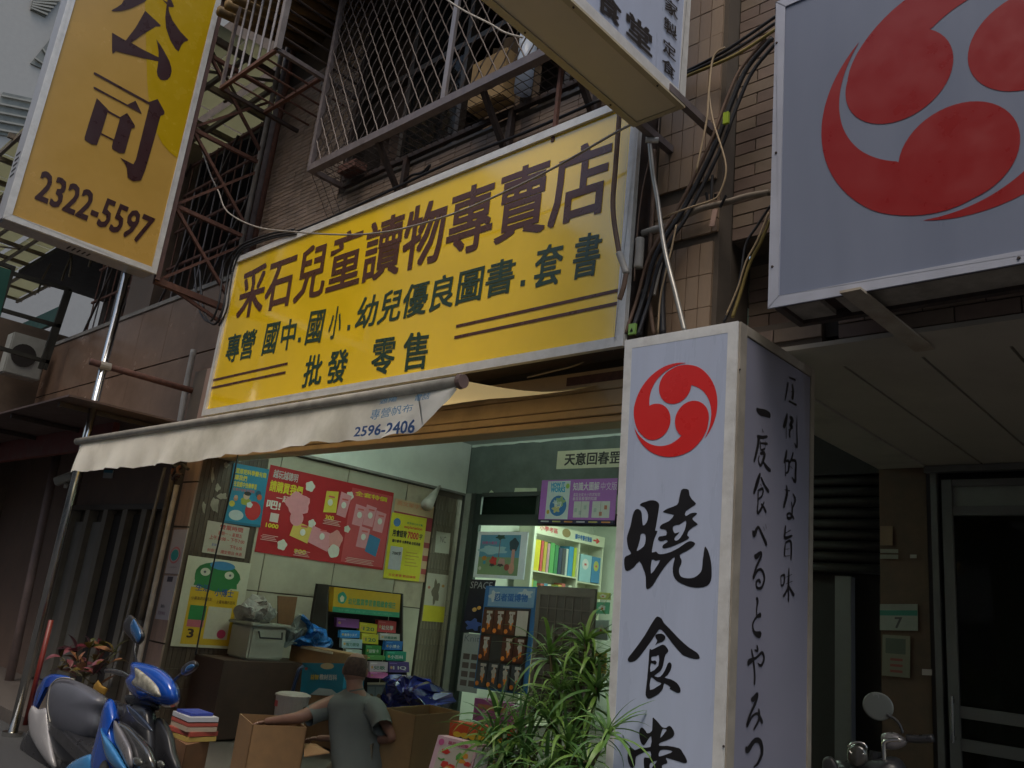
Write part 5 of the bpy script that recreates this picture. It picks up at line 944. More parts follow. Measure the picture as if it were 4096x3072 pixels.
ip = lambda x, y: PX(x, y, XW + .03)
T, fl, A = poster('torn_sheet', 'torn white sheet on the dark inner pillar', 'paper', [(1746, 2124), (1802, 2134), (1795, 2215), (1738, 2210)], ip, NX, (.40, .38, .31), .003); A.text((.12, .1, .1), 'NC', .3, .5, .7, .8); A.done()
T, fl, A = poster('torn_poster', 'torn white and yellow flyer pasted low on the dark inner pillar', 'poster', [(1710, 2292), (1791, 2300), (1774, 2491), (1686, 2482)], ip, NX, (.42, .38, .31), .004)
A.rect((.5, .42, .02), 0, 0, 1, .33); A.disc((.13, .10, .07), .48, .62, .17, .24, .25); A.disc((.4, .12, .08), .15, .7, .06, .03); A.disc((.4, .2, .05), .8, .76, .07, .03); A.done()
mb = MB(); a = PX(1760, 1943, XW + .12); b = PX(1707, 2022, XW + .32); mb.tube([a, b], [.012, .085], 16, cap=True); tag(mb.build('cone_shade', M('white_shade', (.42, .40, .36), .5), smooth=True), 'small white cone shaped lamp shade on the side wall', 'lamp shade')
fp1 = lambda x, y: PY(x, y, 4.1)
T, fl, A = poster('flyer', 'white flyer with pink ring on the pillar front', 'flyer', [(697, 2118), (752, 2118), (715, 2297), (660, 2295)], fp1, SN, (.42, .40, .45), .003)
A.disc((.5, .16, .18), .47, .42, .38, .19); A.rect((.08, .08, .12), 0, 0, 1, .01); A.lift(); A.disc((.42, .40, .45), .47, .42, .31, .15); A.lift(); A.disc((.02, .28, .30), .47, .42, .27, .125); A.text((.2, .2, .25), '心聯絡站', .2, .13, .8, .17); A.done()
T, fl, A = poster('flyer', 'long white flyer pasted under the ringed flyer on the pillar front', 'flyer', [(655, 2303), (714, 2303), (669, 2482), (624, 2474)], fp1, SN, (.40, .38, .43), .003); A.rect((.03, .03, .06), .3, .86, .72, .98); A.text((.08, .08, .1), '聯絡人', .25, .26, .6, .34, .01); A.text((.2, .12, .2), '服務專線', .15, .1, .7, .18); A.done()
# banner over the shop window
T, fl, A = poster('paper_banner', 'cream paper strip with black brushed characters on the teal beam', 'banner', [(2234, 1806), (2560, 1787), (2560, 1866), (2223, 1876)], lambda x, y: PY(x, y, 7.95), SN, (.60, .60, .44), .003)
A.text(K_, '天意回春罡氣', .10, .17, .93, .86, .028); A.done()
# ================================================================== SHOP FRONT
FZ = 7.9; sf = lambda x, y: PY(x, y, FZ)
S = thing('shop_window', 'dark framed shop window and door with fanlight over the bookshop entrance', 'shop window', (-6.6, 7.95, .12))
def vpost(x0px, x1px, ypx, z0, z1, m, y=FZ, nm='post'):
    a, b = PY(x0px, ypx, y).x, PY(x1px, ypx, y).x; mb = MB(); mb.box((a, y, z0), (b, y + .05, z1)); return mb.build(nm, m, S)
vpost(1836, 1858, 2200, .14, 3.14, M('door_silver', (.30, .32, .29), .6, .05, var=.12, dirt=.3)); vpost(1861, 1876, 2200, .14, 3.14, M('door_dark', (.05, .06, .055), .5, .2)); vpost(1880, 1903, 2200, .14, 3.14, M('door_teal_dark', (.035, .05, .045), .45, .2), FZ + .03)
ztr0, ztr1 = PY(2000, 2100, FZ).z, PY(2000, 2058, FZ).z
xa_, xb_ = PY(1903, 2200, FZ).x, -4.55
mb = MB(); mb.box((xa_, FZ, ztr0), (xb_, FZ + .06, ztr1)); mb.build('transom', MC['door_teal_dark'], S)
mb = MB(); mb.box((xa_, FZ, 3.09), (xb_, FZ + .06, 3.145)); mb.build('head', MC['door_dark'], S)
mb = MB(); mb.box((xa_, FZ + .03, ztr1), (xb_, FZ + .035, 3.09)); mb.build('fanlight_pane', glassmat('shop_glass', (.02, .03, .025), .12), S)
x = PY(2147, 2000, FZ).x; mb = MB(); mb.box((x - .015, FZ + .01, ztr1), (x + .015, FZ + .05, 3.09)); mb.build('glazing_bar', MC['door_dark'], S)
for k in range(3):   # pale panels seen through the fanlight
    q = [[(2060, 1952), (2147, 1952), (2147, 2025), (2050, 2008)], [(1975, 2020), (2110, 2045), (2130, 2058), (1970, 2062)], [(1935, 1995), (1965, 1960), (1985, 1980), (1950, 2030)]][k]
    mb = MB(); mb.prism([PY(a, b, 7.945) for a, b in q], (0, .004, 0)); mb.build('inner_panel', M('pale_green_panel', (.62, .68, .5), .6), S)
T, fl, A = poster('poster', 'purple magazine poster showing a blue globe cover above the shelves', 'poster', [(2169, 1921), (2470, 1913), (2458, 2098), (2151, 2093)], lambda x, y: PY(x, y, 7.84), SN, (.36, .12, .48), .0)
A.rect((.01, .01, .05), 0, 0, 1, .09); A.rect((.55, .62, .62), .09, .10, .40, .97); A.rect((.5, .52, .5), .47, .14, .67, .5); A.rect((.5, .52, .5), .71, .14, .93, .5); A.text((.65, .65, .65), '知識大圖解', .44, .74, .78, .93, .012); A.text((.6, .5, .65), '中文版', .80, .74, 1.0, .92); A.text((.6, .55, .6), '滿足全家大小的求知慾', .45, .61, .80, .69); A.text((.6, .55, .6), '最容易看懂的知識', .45, .52, .76, .60)
for k in range(6): A.rect([(.4, .4, .45), (.45, .4, .1), (.5, .2, .05)][k % 3], .04 + .16 * k, .03, .15 + .16 * k, .06)
A.lift(); A.text((.01, .30, .55), 'HOW IT', .14, .83, .33, .94, .04); A.text((.01, .30, .55), 'WORKS', .14, .71, .34, .83, .04); A.disc((.03, .16, .42), .26, .40, .115, .235); A.disc((.5, .35, .05), .13, .26, .02, .05); A.disc((.3, .5, .1), .37, .85, .025, .06)
for (u, v) in ((.5, .3), (.56, .24), (.62, .36), (.75, .3), (.82, .22), (.88, .36)): A.rect([(.5, .35, .1), (.35, .42, .4), (.45, .15, .1)][int(u * 50) % 3], u - .015, v - .04, u + .02, v + .05)
A.rect((.2, .2, .2), .568, .14, .572, .5); A.rect((.2, .2, .2), .818, .14, .822, .5)
A.lift(); A.disc((.25, .38, .2), .29, .50, .06, .1, .3); A.disc((.5, .45, .2), .24, .33, .05, .08, .3); A.disc((.4, .5, .55), .22, .48, .03, .05, .3); A.text((.65, .7, .7), '地球', .21, .36, .31, .50, .01); A.done()
T, fl, A = poster('framed_picture', 'white framed cartoon landscape picture hanging at the shop window', 'picture', [(1914, 2125), (2112, 2129), (2092, 2317), (1893, 2310)], lambda x, y: PY(x, y, 7.78), SN, (.68, .72, .78), .0, .02)
A.rect((.10, .28, .42), .07, .45, .88, .93); A.rect((.20, .30, .17), .07, .07, .88, .45); A.lift(); A.disc((.3, .48, .55), .35, .6, .28, .09, .2); A.rect((.2, .1, .12), .47, .45, .485, .85); A.disc((.03, .08, .06), .48, .88, .09, .05, .25); A.disc((.03, .06, .08), .76, .72, .09, .14, .1); A.rect((.52, .25, .22), .73, .3, .79, .62)
A.disc((.55, .28, .22), .75, .22, .06, .12); A.text((.45, .12, .3), '快樂大書房', .11, .72, .42, .79, .02); A.disc((.5, .05, .05), .38, .36, .07, .10, .2); A.disc((.5, .22, .05), .19, .42, .05, .05); A.disc((.45, .25, .25), .55, .34, .07, .09, .15); A.disc((.3, .06, .05), .66, .24, .05, .07); A.disc((.5, .5, .45), .12, .2, .03, .04); A.disc((.05, .05, .06), .36, .28, .05, .03, .2); A.disc((.05, .3, .5), .2, .33, .03, .04); A.disc((.06, .05, .05), .53, .28, .06, .03, .2); A.done()
# wall shelf inside the shop with books
XB2 = -8.05; sx = lambda x, y: PX(x, y, XB2); q_ = zz(1500, 1700, .45208)
T = thing('bookcase', 'cream bookcase full of coloured books inside the shop', 'bookcase', (XB2 - .15, 10.6, .12))
SHF = M('cream_board', (.55, .55, .42), .5, var=.06)
y0, y1 = sx(*q_(1395, 1100)).y, sx(*q_(2010, 1200)).y
zs_ = [sx(*q_(1500, 1300)).z, sx(*q_(1500, 975)).z, sx(*q_(1500, 905)).z]
ym = sx(*q_(1800, 1200)).y
mb = MB(); mb.box((XB2 - .3, y0, .14), (XB2 - .28, y1, zs_[2])); mb.build('back', SHF, T)
for y in (y0, ym, y1): mb = MB(); mb.box((XB2 - .279, y - .015, .14), (XB2, y + .015, zs_[2])); mb.build('side', SHF, T)
hsh = zs_[1] - zs_[0]
for k in range(6): mb = MB(); mb.box((XB2 - .279, y0 + .016, zs_[0] - .02 - k * hsh), (XB2 - .002, ym - .016, zs_[0] - k * hsh)); mb.build('shelf', SHF, T); mb = MB(); mb.box((XB2 - .279, ym + .016, zs_[0] - .07 - k * hsh), (XB2 - .002, y1 - .016, zs_[0] - .05 - k * hsh)); mb.build('shelf', SHF, T)
mb = MB(); mb.box((XB2, y0 - .01, zs_[1]), (XB2 + .02, y1, zs_[2] + .05)); mb.build('header', SHF, T)
mb = MB(); mb.box((XB2, y0 - .03, .14), (XB2 + .03, y0 + .02, zs_[2] + .1)); mb.build('front_post', M('cream_post', (.55, .56, .46), .5), T)
flh = Flat((XB2 + .021, y0, zs_[1]), (0, y1 - y0, 0), (0, 0, zs_[2] + .05 - zs_[1]), NX); A = Art(flh, T); A.text((.5, .06, .08), '小學考區', .05, .35, .3, .8, .02); A.disc((.25, .18, .08), .42, .6, .06, .4); A.text((.04, .12, .32), '國中考書在後面', .55, .25, .8, .75, .04); A.text((.55, .05, .05), '➜', .82, .25, .92, .75, .02); A.done()
cols = [((.5, .3, .03), 1390, 1412, 1000), ((.58, .48, .03), 1415, 1470, 1010), ((.5, .08, .08), 1474, 1498, 1020), ((.42, .32, .05), 1500, 1530, 1030), ((.45, .25, .28), 1532, 1556, 1045), ((.10, .32, .10), 1558, 1598, 1040), ((.05, .2, .08), 1600, 1634, 1060), ((.04, .05, .09), 1636, 1668, 1085), ((.07, .07, .08), 1670, 1700, 1090), ((.45, .47, .45), 1702, 1722, 1095), ((.05, .25, .42), 1724, 1768, 1075), ((.40, .45, .04), 1770, 1795, 1085)]
nm = ['orange', 'thick yellow', 'red', 'olive', 'pink', 'light green', 'dark green', 'navy', 'black', 'white', 'blue', 'lime']
for (c, xa, xb, yt), n in zip(cols, nm):
    ya_, yb_ = sx(*q_(xa, 1200)).y, sx(*q_(xb, 1200)).y; zt_ = sx(*q_((xa + xb) / 2, yt)).z
    mb = MB(); mb.box((XB2 - .22, ya_ + .003, zs_[0] + .001), (XB2 - .03, yb_ - .003, min(zt_, zs_[1] - .02))); o = mb.build('book', M('bookcover_' + n.replace(' ', '_'), c, .4, var=.08, scale=25), bevel=.003); tag(o, n + ' spined book standing on the cream bookcase', 'book', 'books on the cream bookcase')
for (lb, c, c2, a, b, t_, z_) in (('pale blue book facing out at the right of the bookcase', (.28, .45, .50), (.55, .55, .55), 1822, 1922, 1148, 1390), ('deep blue book facing out at the far right of the bookcase', (.06, .2, .38), (.4, .4, .1), 1926, 2008, 1170, 1400)):
    ya_, yb_ = sx(*q_(a, 1270)).y, sx(*q_(b, 1270)).y; z0 = sx(*q_((a + b) / 2, z_)).z; z1 = sx(*q_((a + b) / 2, t_)).z
    T2 = thing('book', lb, 'book', (XB2 - .02, (ya_ + yb_) / 2, z0)); mb = MB(); mb.box((XB2 - .05, ya_, z0), (XB2 - .02, yb_, z1)); mb.build('cover', ink(c), T2); A = Art(Flat((XB2 - .02, ya_, z0), (0, yb_ - ya_, 0), (0, 0, z1 - z0), NX), T2); A.disc(c2, .45, .65, .28, .2); A.lift(); A.rect((.5, .1, .1), .35, .6, .55, .68); A.done()
for k in range(3):
    for i in range(12):
        ya_ = y0 + .05 + i * (ym - y0 - .1) / 12; z0 = zs_[0] - hsh * (k + 1) + .001; mb = MB(); mb.box((XB2 - .2, ya_, z0), (XB2 - .04, ya_ + (ym - y0) / 14, z0 + hsh * ru(.55, .8))); tag(mb.build('book', ink([(.4, .42, .08), (.12, .3, .12), (.5, .35, .08), (.45, .12, .1), (.1, .25, .35), (.5, .5, .4)][(i * 7 + k * 3) % 6])), ['lime', 'green', 'orange', 'red', 'blue', 'cream'][(i * 7 + k * 3) % 6] + ' book in the ' + ('left' if i < 6 else 'right') + ' half of the ' + ['second', 'third', 'fourth'][k] + ' bookcase shelf', 'book', 'books on the lower bookcase shelves')
# hanging card display with blister packs
dsp = lambda x, y: PY(x, y, 7.3)
T, fl, A = poster('card_display', 'blue headed hanging display board of orange and black toy cards', 'display board', [(1950, 2340), (2143, 2351), (2111, 2778), (1888, 2755)], dsp, SN, (.03, .12, .30), .0, .02)
A.rect((.16, .26, .40), .08, .80, .97, .985); A.rect((.04, .035, .035), .02, .02, .93, .79); A.lift(); A.disc((.4, .42, .45), .2, .9, .1, .05, .3); A.disc((.36, .4, .45), .8, .93, .12, .04, .3); A.text((.02, .10, .30), '忍者蛋博物', .2, .85, .85, .93, .03); A.done()
for r in range(3):
    for c in range(4):
        u0 = .03 + c * .225; v0 = .53 - r * .255
        if (r, c) in ((1, 1),): continue
        w = .205; hgt = .235
        base = (.42, .36, .33) if (r, c) in ((0, 3),) else [(.10, .035, .02), (.09, .03, .02), (.05, .05, .06)][r]
        fc = Flat(fl.p(u0, v0, .012 + .004 * c), fl.U * w, fl.V * hgt, fl.N); o = sheet(fc, 'toy_card', ink(base), T, .006)
        if (r, c) == (0, 3): continue
        mb = MB(); disc(mb, fc, .2, .14, .17, .09, .003, wob=.05); disc(mb, fc, .62, .5, .16, .3, .002, wob=.2); mb.build('orange_print', ink((.60, .17, .02)), o)
        mb = MB(); disc(mb, fc, .6, .62, .2, .22, .004, wob=.25); rectp(mb, fc, .35, .84, .9, .95, .003); mb.build('pale_print', ink((.36, .32, .30)), o)
T, fl, A = poster('poster', 'black poster headed SPACE at the left of the toy card display', 'poster', [(1884, 2316), (1985, 2322), (1940, 2535), (1845, 2528)], lambda x, y: PY(x, y, 7.6), SN, (.015, .015, .03), .0)
A.text((.35, .35, .38), 'SPACE', .02, .83, .9, .96, .0); A.disc((.5, .3, .08), .38, .43, .09, .04); A.disc((.5, .25, .05), .55, .47, .08, .035); A.disc((.05, .09, .3), .45, .15, .3, .1, .3); A.done()
T, fl, A = poster('poster', 'greyish knitting pattern poster with a grid of small pictures', 'poster', [(1854, 2532), (1935, 2538), (1905, 2775), (1828, 2762)], lambda x, y: PY(x, y, 7.6), SN, (.30, .31, .32), .0)
A.text((.15, .17, .2), 'Knit', .08, .86, .85, .97, .0)
for j in range(4):
    for i in range(2): A.rect((.10, .07, .07), .12 + .42 * i, .10 + .15 * j, .45 + .42 * i, .2 + .15 * j)
A.done()
T = thing('lattice_door', 'brown lattice panel door standing open before the bookshelves', 'door', PY(2260, 2850, 7.2))
ld = lambda x, y: PY(x, y, 7.2); fl = flat_from([(2153, 2338), (2384, 2360), (2350, 2900), (2110, 2860)], SN, ld)
LB_ = M('taupe_wood', (.12, .10, .085), .6, var=.15); sheet(fl, 'panel', M('taupe_panel', (.07, .055, .05), .6, var=.3), T, .02)
for (u0, v0, u1, v1) in ((0, 0, .07, 1), (.93, 0, 1, 1), (.07, .93, .93, 1)):
    mb = MB(); mb.prism([fl.p(u0, v0, .012), fl.p(u1, v0, .012), fl.p(u1, v1, .012), fl.p(u0, v1, .012)], -fl.N * .04); mb.build('stile', LB_, T)
for k in range(1, 6): mb = MB(); u = .07 + .86 * k / 6; mb.beam(fl.p(u, .02, .004), fl.p(u, .93, .004), .012, .01, up=fl.N); mb.build('lattice_bar', LB_, T)
for k in range(1, 9): mb = MB(); v = k / 9 * .93; mb.beam(fl.p(.07, v, .008), fl.p(.93, v, .008), .012, .01, up=fl.N); mb.build('lattice_bar', LB_, T)
for i, (q, c) in enumerate((([(2386, 2368), (2440, 2372), (2438, 2400), (2386, 2396)], (.40, .45, .12)), ([(2384, 2408), (2438, 2410), (2432, 2455), (2382, 2455)], (.10, .35, .2)), ([(2380, 2480), (2434, 2480), (2428, 2560), (2376, 2560)], (.42, .5, .45)), ([(2372, 2610), (2425, 2612), (2420, 2700), (2368, 2695)], (.5, .36, .08)), ([(2150, 2790), (2350, 2800), (2345, 2860), (2140, 2850)], (.5, .45, .42)))):
    T, fl, A = poster('picture_book', ['lime topped book on the right hand rack', 'green cartoon cover book on the right hand rack', 'pale mint book below the green cover', 'orange cover book low beside the sign column', 'white picture book behind the leafy plant'][i], 'book', q, lambda x, y: PY(x, y, 7.6), SN, c, .0, .02)
    A.disc((.55, .55, .5), .5, .5, .25, .25, .15); A.lift(); A.disc((.5, .15, .05), .5, .45, .1, .1); A.done()
# ---------------- goods rack with yellow header on the side wall
k_ = zz(1100, 2300, .30136)
RX = XW + .36
T = thing('goods_rack', 'black tiered display rack with yellow and green header against the side wall', 'rack', (RX, 6.6, .12))
rp = lambda x, y: PX(x, y, RX)
fl = flat_from([k_(780, 160), k_(1675, 260), k_(1640, 565), k_(768, 490)], NX, rp)
mb = MB(); mb.prism([fl.p(0, 0, 0), fl.p(1, 0, 0), fl.p(1, 1, 0), fl.p(0, 1, 0)], -fl.N * .10); mb.build('header', ink((.46, .30, .02)), T)
A = Art(fl, T); A.rect((.04, .26, .16), 0, 0, 1, .22); A.disc((.03, .25, .18), .12, .6, .065, .24, .05); A.text((.05, .26, .14), '幼兒鑑賞學習書籍總會福庄', .21, .36, .93, .64, .02); A.text((.1, .4, .25), '好書是孩子一生的朋友', .08, .06, .9, .15); A.lift(); A.disc((.55, .5, .35), .12, .56, .03, .13, .1); A.done()
y0, y1 = fl.p(0, 0).y - .05, fl.p(1, 0).y + .08; zt = fl.p(0, 1).z
mb = MB(); mb.box((XW + .02, y0, .14), (XW + .06, y1, zt + .02)); mb.build('back_panel', DARK, T)
for y in (y0, y1): mb = MB(); mb.prism([(XW + .07, y, .14), (RX + .55, y, .14), (RX + .05, y, 1.0), (RX - .1, y, zt + .02), (XW + .07, y, zt + .02)], (0, .02, 0)); mb.build('side_panel', M('black_panel', (.03, .028, .028), .5, var=.2), T)
mb = MB(); mb.box((XW + .06, y0 + .02, .14), (RX + .1, y1, .5)); mb.build('plinth', DARK, T)
GOODS = [([(820, 560), (1120, 600), (1110, 700), (820, 690)], (.22, .07, .25), 'purple', '', 0), ([(1130, 630), (1360, 655), (1345, 780), (1120, 750)], (.52, .46, .03), 'yellow 120 piece', '120', 0), ([(1370, 598), (1612, 618), (1600, 770), (1360, 750)], (.50, .06, .07), 'red', '幼兒學', 0), ([(870, 735), (1130, 742), (1120, 838), (870, 828)], (.03, .2, .5), 'bright blue', '數學小天才', 1), ([(1150, 775), (1375, 792), (1362, 922), (1160, 900)], (.5, .46, .04), 'lower yellow', '120', 1), ([(1390, 770), (1660, 790), (1650, 870), (1400, 862)], (.42, .42, .38), 'white grey', '拼圖遊戲', 1),
         ([(890, 848), (1160, 858), (1150, 978), (890, 962)], (.30, .42, .50), 'pale blue', '智力開發', 2), ([(1470, 880), (1696, 882), (1682, 1000), (1460, 990)], (.02, .13, .42), 'royal blue', '小博士', 2), ([(1205, 935), (1412, 942), (1400, 1062), (1205, 1052)], (.05, .22, .06), 'green', '益智卡', 2), ([(1480, 1012), (1746, 1022), (1732, 1142), (1480, 1132)], (.02, .24, .16), 'teal green', '小百科', 3), ([(940, 985), (1150, 995), (1150, 1120), (940, 1100)], (.36, .42, .38), 'pale green', '幼教', 3),
         ([(1215, 1066), (1462, 1076), (1452, 1130), (1215, 1120)], (.10, .28, .08), 'flat green', '', 3), ([(1260, 1150), (1500, 1162), (1492, 1282), (1260, 1282)], (.45, .40, .45), 'white and purple', '兒歌', 4), ([(1515, 1150), (1772, 1160), (1788, 1292), (1508, 1290)], (.07, .04, .18), 'dark purple I QQ', 'I IQ', 4), ([(1260, 1292), (1500, 1302), (1492, 1372), (1260, 1362)], (.5, .14, .35), 'pink', '', 5)]
for q, c, n, tx, tier in GOODS:
    Xg = RX - .08 + .07 * tier
    fl = flat_from([k_(*p) for p in q], NX, lambda x, y: PX(x, y, Xg))
    lb = {'yellow 120 piece': 'yellow boxed set marked 120 on the upper rack', 'lower yellow': 'yellow boxed set below the other yellow one on the rack', 'dark purple I QQ': 'dark purple boxed set with white letters low on the rack'}.get(n, n + ' boxed set standing on the black tiered rack')
    T = thing('boxed_set', lb, 'boxed set', fl.p(.5, 0, 0), 'boxed sets on the rack'); mb = MB(); mb.prism([fl.p(0, 0), fl.p(1, 0), fl.p(1, 1), fl.p(0, 1)], -fl.N * .05); mb.build('box', ink(c), T, bevel=.002)
    A = Art(fl, T); tc = (.5, .5, .5) if sum(c) < .9 else (.05, .15, .1)
    if tx: A.text(tc, tx, .2, .2, .85, .6, .02)
    A.rect(tuple(min(.6, v * 1.6 + .05) for v in c), .04, .8, .4, .9); A.disc((.5, .3, .1), .12, .45, .06, .15); A.done()
# ================================================================== BOXES AND GOODS ON THE FLOOR
m_ = zz(900, 2550, .45208)
def carton(label, L, Nn, R, z, h, group=None, open_=True, mat=CARD, flaps=True, cat='cardboard box', name='cardboard_box', t=.008):
    """open carton: picture points of left, near and right top corners at height z"""
    a, b, c = PZ(*L, z), PZ(*Nn, z), PZ(*R, z); d = a + c - b; T = thing(name, label, cat, ((a + c) / 2).to_tuple()[:2] + (z - h,), group)
    P4 = [a, b, c, d]; cen = (a + c) / 2
    for i in range(4):
        p, q = P4[i], P4[(i + 1) % 4]; n = ((p + q) / 2 - cen); n.z = 0; n.normalize(); e = (q - p).normalized() * t
        mb = MB(); lo_ = [p - V_((0, 0, h)), q - V_((0, 0, h)), q, p]; mb.prism(lo_, -n * t); mb.build('side', mat, T)
        if flaps and open_:
            ang = ru(-.5, .15); k = .16 if i % 2 else .20; f = (n * math.cos(ang) + V_((0, 0, 1)) * math.sin(ang)) * k
            mb = MB(); mb.prism([p + e, q - e, q - e * 3 + f, p + e * 3 + f], (0, 0, .005)); mb.build('flap', mat, T)
    mb = MB(); mb.prism([p - V_((0, 0, h - .003)) for p in P4], (0, 0, .006)); mb.build('bottom', mat, T)
    if not open_: mb = MB(); mb.prism([p + V_((0, 0, .001)) for p in P4], (0, 0, .006)); mb.build('lid', mat, T)
    return T, P4
T, P4 = carton('open cardboard box in front of the man with his hand inside', m_(130, 672), m_(246, 772), m_(725, 795), .62, .5, flaps=False)
o0 = P4[1]; f = (P4[2] - P4[1]); mb = MB()
fl = Flat(o0 + V_((0, 0, -.5)), f, (0, 0, .5), (f.cross(V_((0, 0, 1)))).normalized()); A = Art(fl, T); A.rect((.28, .08, .03), .12, .22, .45, .30); A.rect((.28, .08, .03), .5, .23, .78, .29); A.done()
mb = MB(); mb.prism([PY(*m_(700, 945), 4.05), PY(*m_(800, 948), 4.1), PY(*m_(925, 1025), 4.0), PY(*m_(700, 1060), 3.95)], (0, .0, .008)); mb.build('loose_flap', CARD, T)
T, P4 = carton('large brown cardboard box right behind the seated man', m_(1415, 622), m_(1690, 690), m_(2080, 655), .80, .66, mat=M('cardboard_olive', (.26, .17, .075), .85, var=.12, dirt=.15), flaps=False)
T, P4 = carton('brown cardboard box carrying the pile of books beside the scooter', (690, 2950), (745, 2985), (838, 2965), .50, .38, open_=False, flaps=False, mat=CARDD)
cb = (P4[0] + P4[2]) / 2
for i, (c, n, dz_) in enumerate((((.42, .30, .08), 'yellow edged', 0), ((.36, .07, .05), 'red', .035), ((.40, .32, .24), 'cream', .065), ((.38, .08, .06), 'thin red', .10), ((.45, .46, .5), 'white and blue', .13))):
    a = ru(-.15, .15); mb = MB(); w, d, h = .15, .11, .03; zb0 = .51 + dz_; ax = V_((math.cos(a), math.sin(a), 0)); ay = V_((-math.sin(a), math.cos(a), 0)); mb.prism([V_((cb.x, cb.y, zb0)) + ax * sx_ * w + ay * sy_ * d for sx_, sy_ in ((-1, -1), (1, -1), (1, 1), (-1, 1))], (0, 0, h if i != 3 else .022)); tag(mb.build('book', ink(c)), n + ' book in the pile on the brown box by the scooter', 'book', 'books piled by the scooter')
mb = MB(); mb.box((cb.x - .12, cb.y - .09, .6725), (cb.x + .1, cb.y + .08, .69)); tag(mb.build('book', ink((.03, .05, .28))), 'blue covered magazine on top of the pile by the scooter', 'book', 'books piled by the scooter')
mb = MB(); a = PY(*m_(582, 88), 5.4); b = PY(*m_(1120, 112), 5.4); c = PY(*m_(1100, 500), 5.4); z0 = .14
T = thing('cardboard_sheet', 'tall flattened cardboard carton standing behind the man', 'cardboard box', ((a.x + b.x) / 2, 5.45, .13)); mb.box((a.x, 5.4, z0), (b.x, 5.62, (a.z + b.z) / 2)); mb.build('carton', CARD, T, bevel=.006); mb = MB(); mb.box((a.x + .2, 5.39, (a.z + b.z) / 2 - .03), (b.x - .3, 5.398, (a.z + b.z) / 2 - .005)); mb.build('tape', M('clear_tape', (.42, .38, .30), .15), T)
bx = lambda x, y: PY(x, y, 5.1)
fl = flat_from([m_(690, 225), m_(1060, 235), m_(1040, 520), m_(665, 500)], SN, bx); T = thing('blue_box', 'turquoise printed carton with round cut out behind the man', 'box', fl.p(.5, 0, 0)); mb = MB(); mb.prism([fl.p(0, 0), fl.p(1, 0), fl.p(1, 1), fl.p(0, 1)], (0, .24, 0)); mb.build('carton', ink((.01, .17, .27)), T, bevel=.004)
A = Art(fl, T); A.disc((.42, .36, .22), .60, .92, .16, .10); A.text((.45, .38, .05), '益智', .22, .48, .42, .64, .03); A.text((.42, .44, .45), '教材百科', .44, .48, .85, .66, .04); A.disc((.35, .05, .05), .1, .82, .04, .05); A.quad((.32, .40, .42), [(.25, .0), (.45, .22), (.75, .2), (.95, .0)]); A.done()
mb = MB(); mb.tube(catmull([PY(*m_(590, 500), 4.95), PY(*m_(625, 380), 4.95), PY(*m_(655, 285), 4.95), PY(*m_(685, 262), 5.0)], 5), .018, 8); tag(mb.build('dolly_handle', M('navy_steel', (.02, .035, .09), .35), smooth=True), 'navy tubular trolley handle leaning by the turquoise carton', 'trolley handle')
c = PY(*m_(590, 590), 4.75); T = thing('white_pail', 'white plastic pail with lid beside the seated man', 'pail', (c.x, c.y, c.z - .3)); PWH = M('pail_white', (.40, .36, .34), .45, var=.08, dirt=.15)
mb = MB(); mb.tube([c + V_((0, 0, -.3)), c + V_((0, 0, .07))], [.13, .155], 24); mb.build('body', PWH, T, smooth=False); mb = MB(); mb.tube([c + V_((0, 0, .071)), c + V_((0, 0, .085)), c + V_((0, 0, .10))], [.165, .165, .13], 24); mb.build('lid', PWH, T); mb = MB(); mb.box(c + V_((-.05, -.152, -.02)), c + V_((0, -.14, .03))); mb.build('label_patch', ink((.4, .06, .06)), T)
mb = MB(); mb.tube([V_((c.x, c.y, .13)), c + V_((0, 0, -.301))], .16, 16); tag(mb.build('stool', CARDD), 'round dark stool carrying the white pail', 'stool')
# storage bin on shelf at left
T = thing('storage_bin', 'pale plastic storage bin with black handle near the pillar', 'storage bin', PX(1065, 2640, XW + .35)); b0, b1 = PX(985, 2640, XW + .5), PX(1130, 2640, XW + .5); zt = PX(1060, 2494, XW + .5).z
BIN = M('bin_plastic', (.34, .35, .30), .4, var=.06, trans=.15, dirt=.15); zb0 = b0.z
mb = MB(); mb.box((XW + .08, b0.y, zb0), (XW + .5, b1.y, zt - .03)); mb.build('body', BIN, T, bevel=.02); mb = MB(); mb.box((XW + .05, b0.y - .03, zt - .029), (XW + .53, b1.y + .03, zt)); mb.build('rim', BIN, T, bevel=.008)
ym = (b0.y + b1.y) / 2; mb = MB(); mb.tube([(XW + .52, ym - .14, zt - .08), (XW + .55, ym - .13, zt - .14), (XW + .55, ym + .13, zt - .14), (XW + .52, ym + .14, zt - .08)], .010, 6); mb.build('handle', CBL, T)
mb = MB(); mb.box((XW + .02, b0.y - .3, .14), (XW + .6, b1.y + .5, zb0 - .004)); tag(mb.build('low_cabinet', M('cabinet_brown', (.06, .035, .025), .6, var=.25)), 'dark brown low cabinet under the storage bin', 'cabinet')
mb = MB(); P_ = [V_((XW + .3, ym - .06 + .20 * math.cos(t) * (1 + .16 * math.sin(3 * t)), zt + .10 + .13 * math.sin(t) * (1 + .22 * math.cos(4 * t) + .1 * math.sin(7 * t)))) for t in [i * math.pi / 12 for i in range(24)]]; mb.puff(P_, NX, .14, .12); tag(crumple(mb.build('white_bag', M('bag_white', (.42, .42, .40), .3, var=.25, scale=20, bump=.8, trans=.3)), .09, 9), 'crumpled white plastic bag in the storage bin', 'bag')
mb = MB(); q = [k_(30, 275), k_(285, 290), k_(230, 640), k_(80, 900), k_(30, 640)]; mb.prism([PX(x, y, XW + .18) for x, y in q], (.02, 0, 0)); tag(mb.build('leaning_cardboard', CARDD), 'dark cardboard panel leaning on the wall behind the bin', 'cardboard')
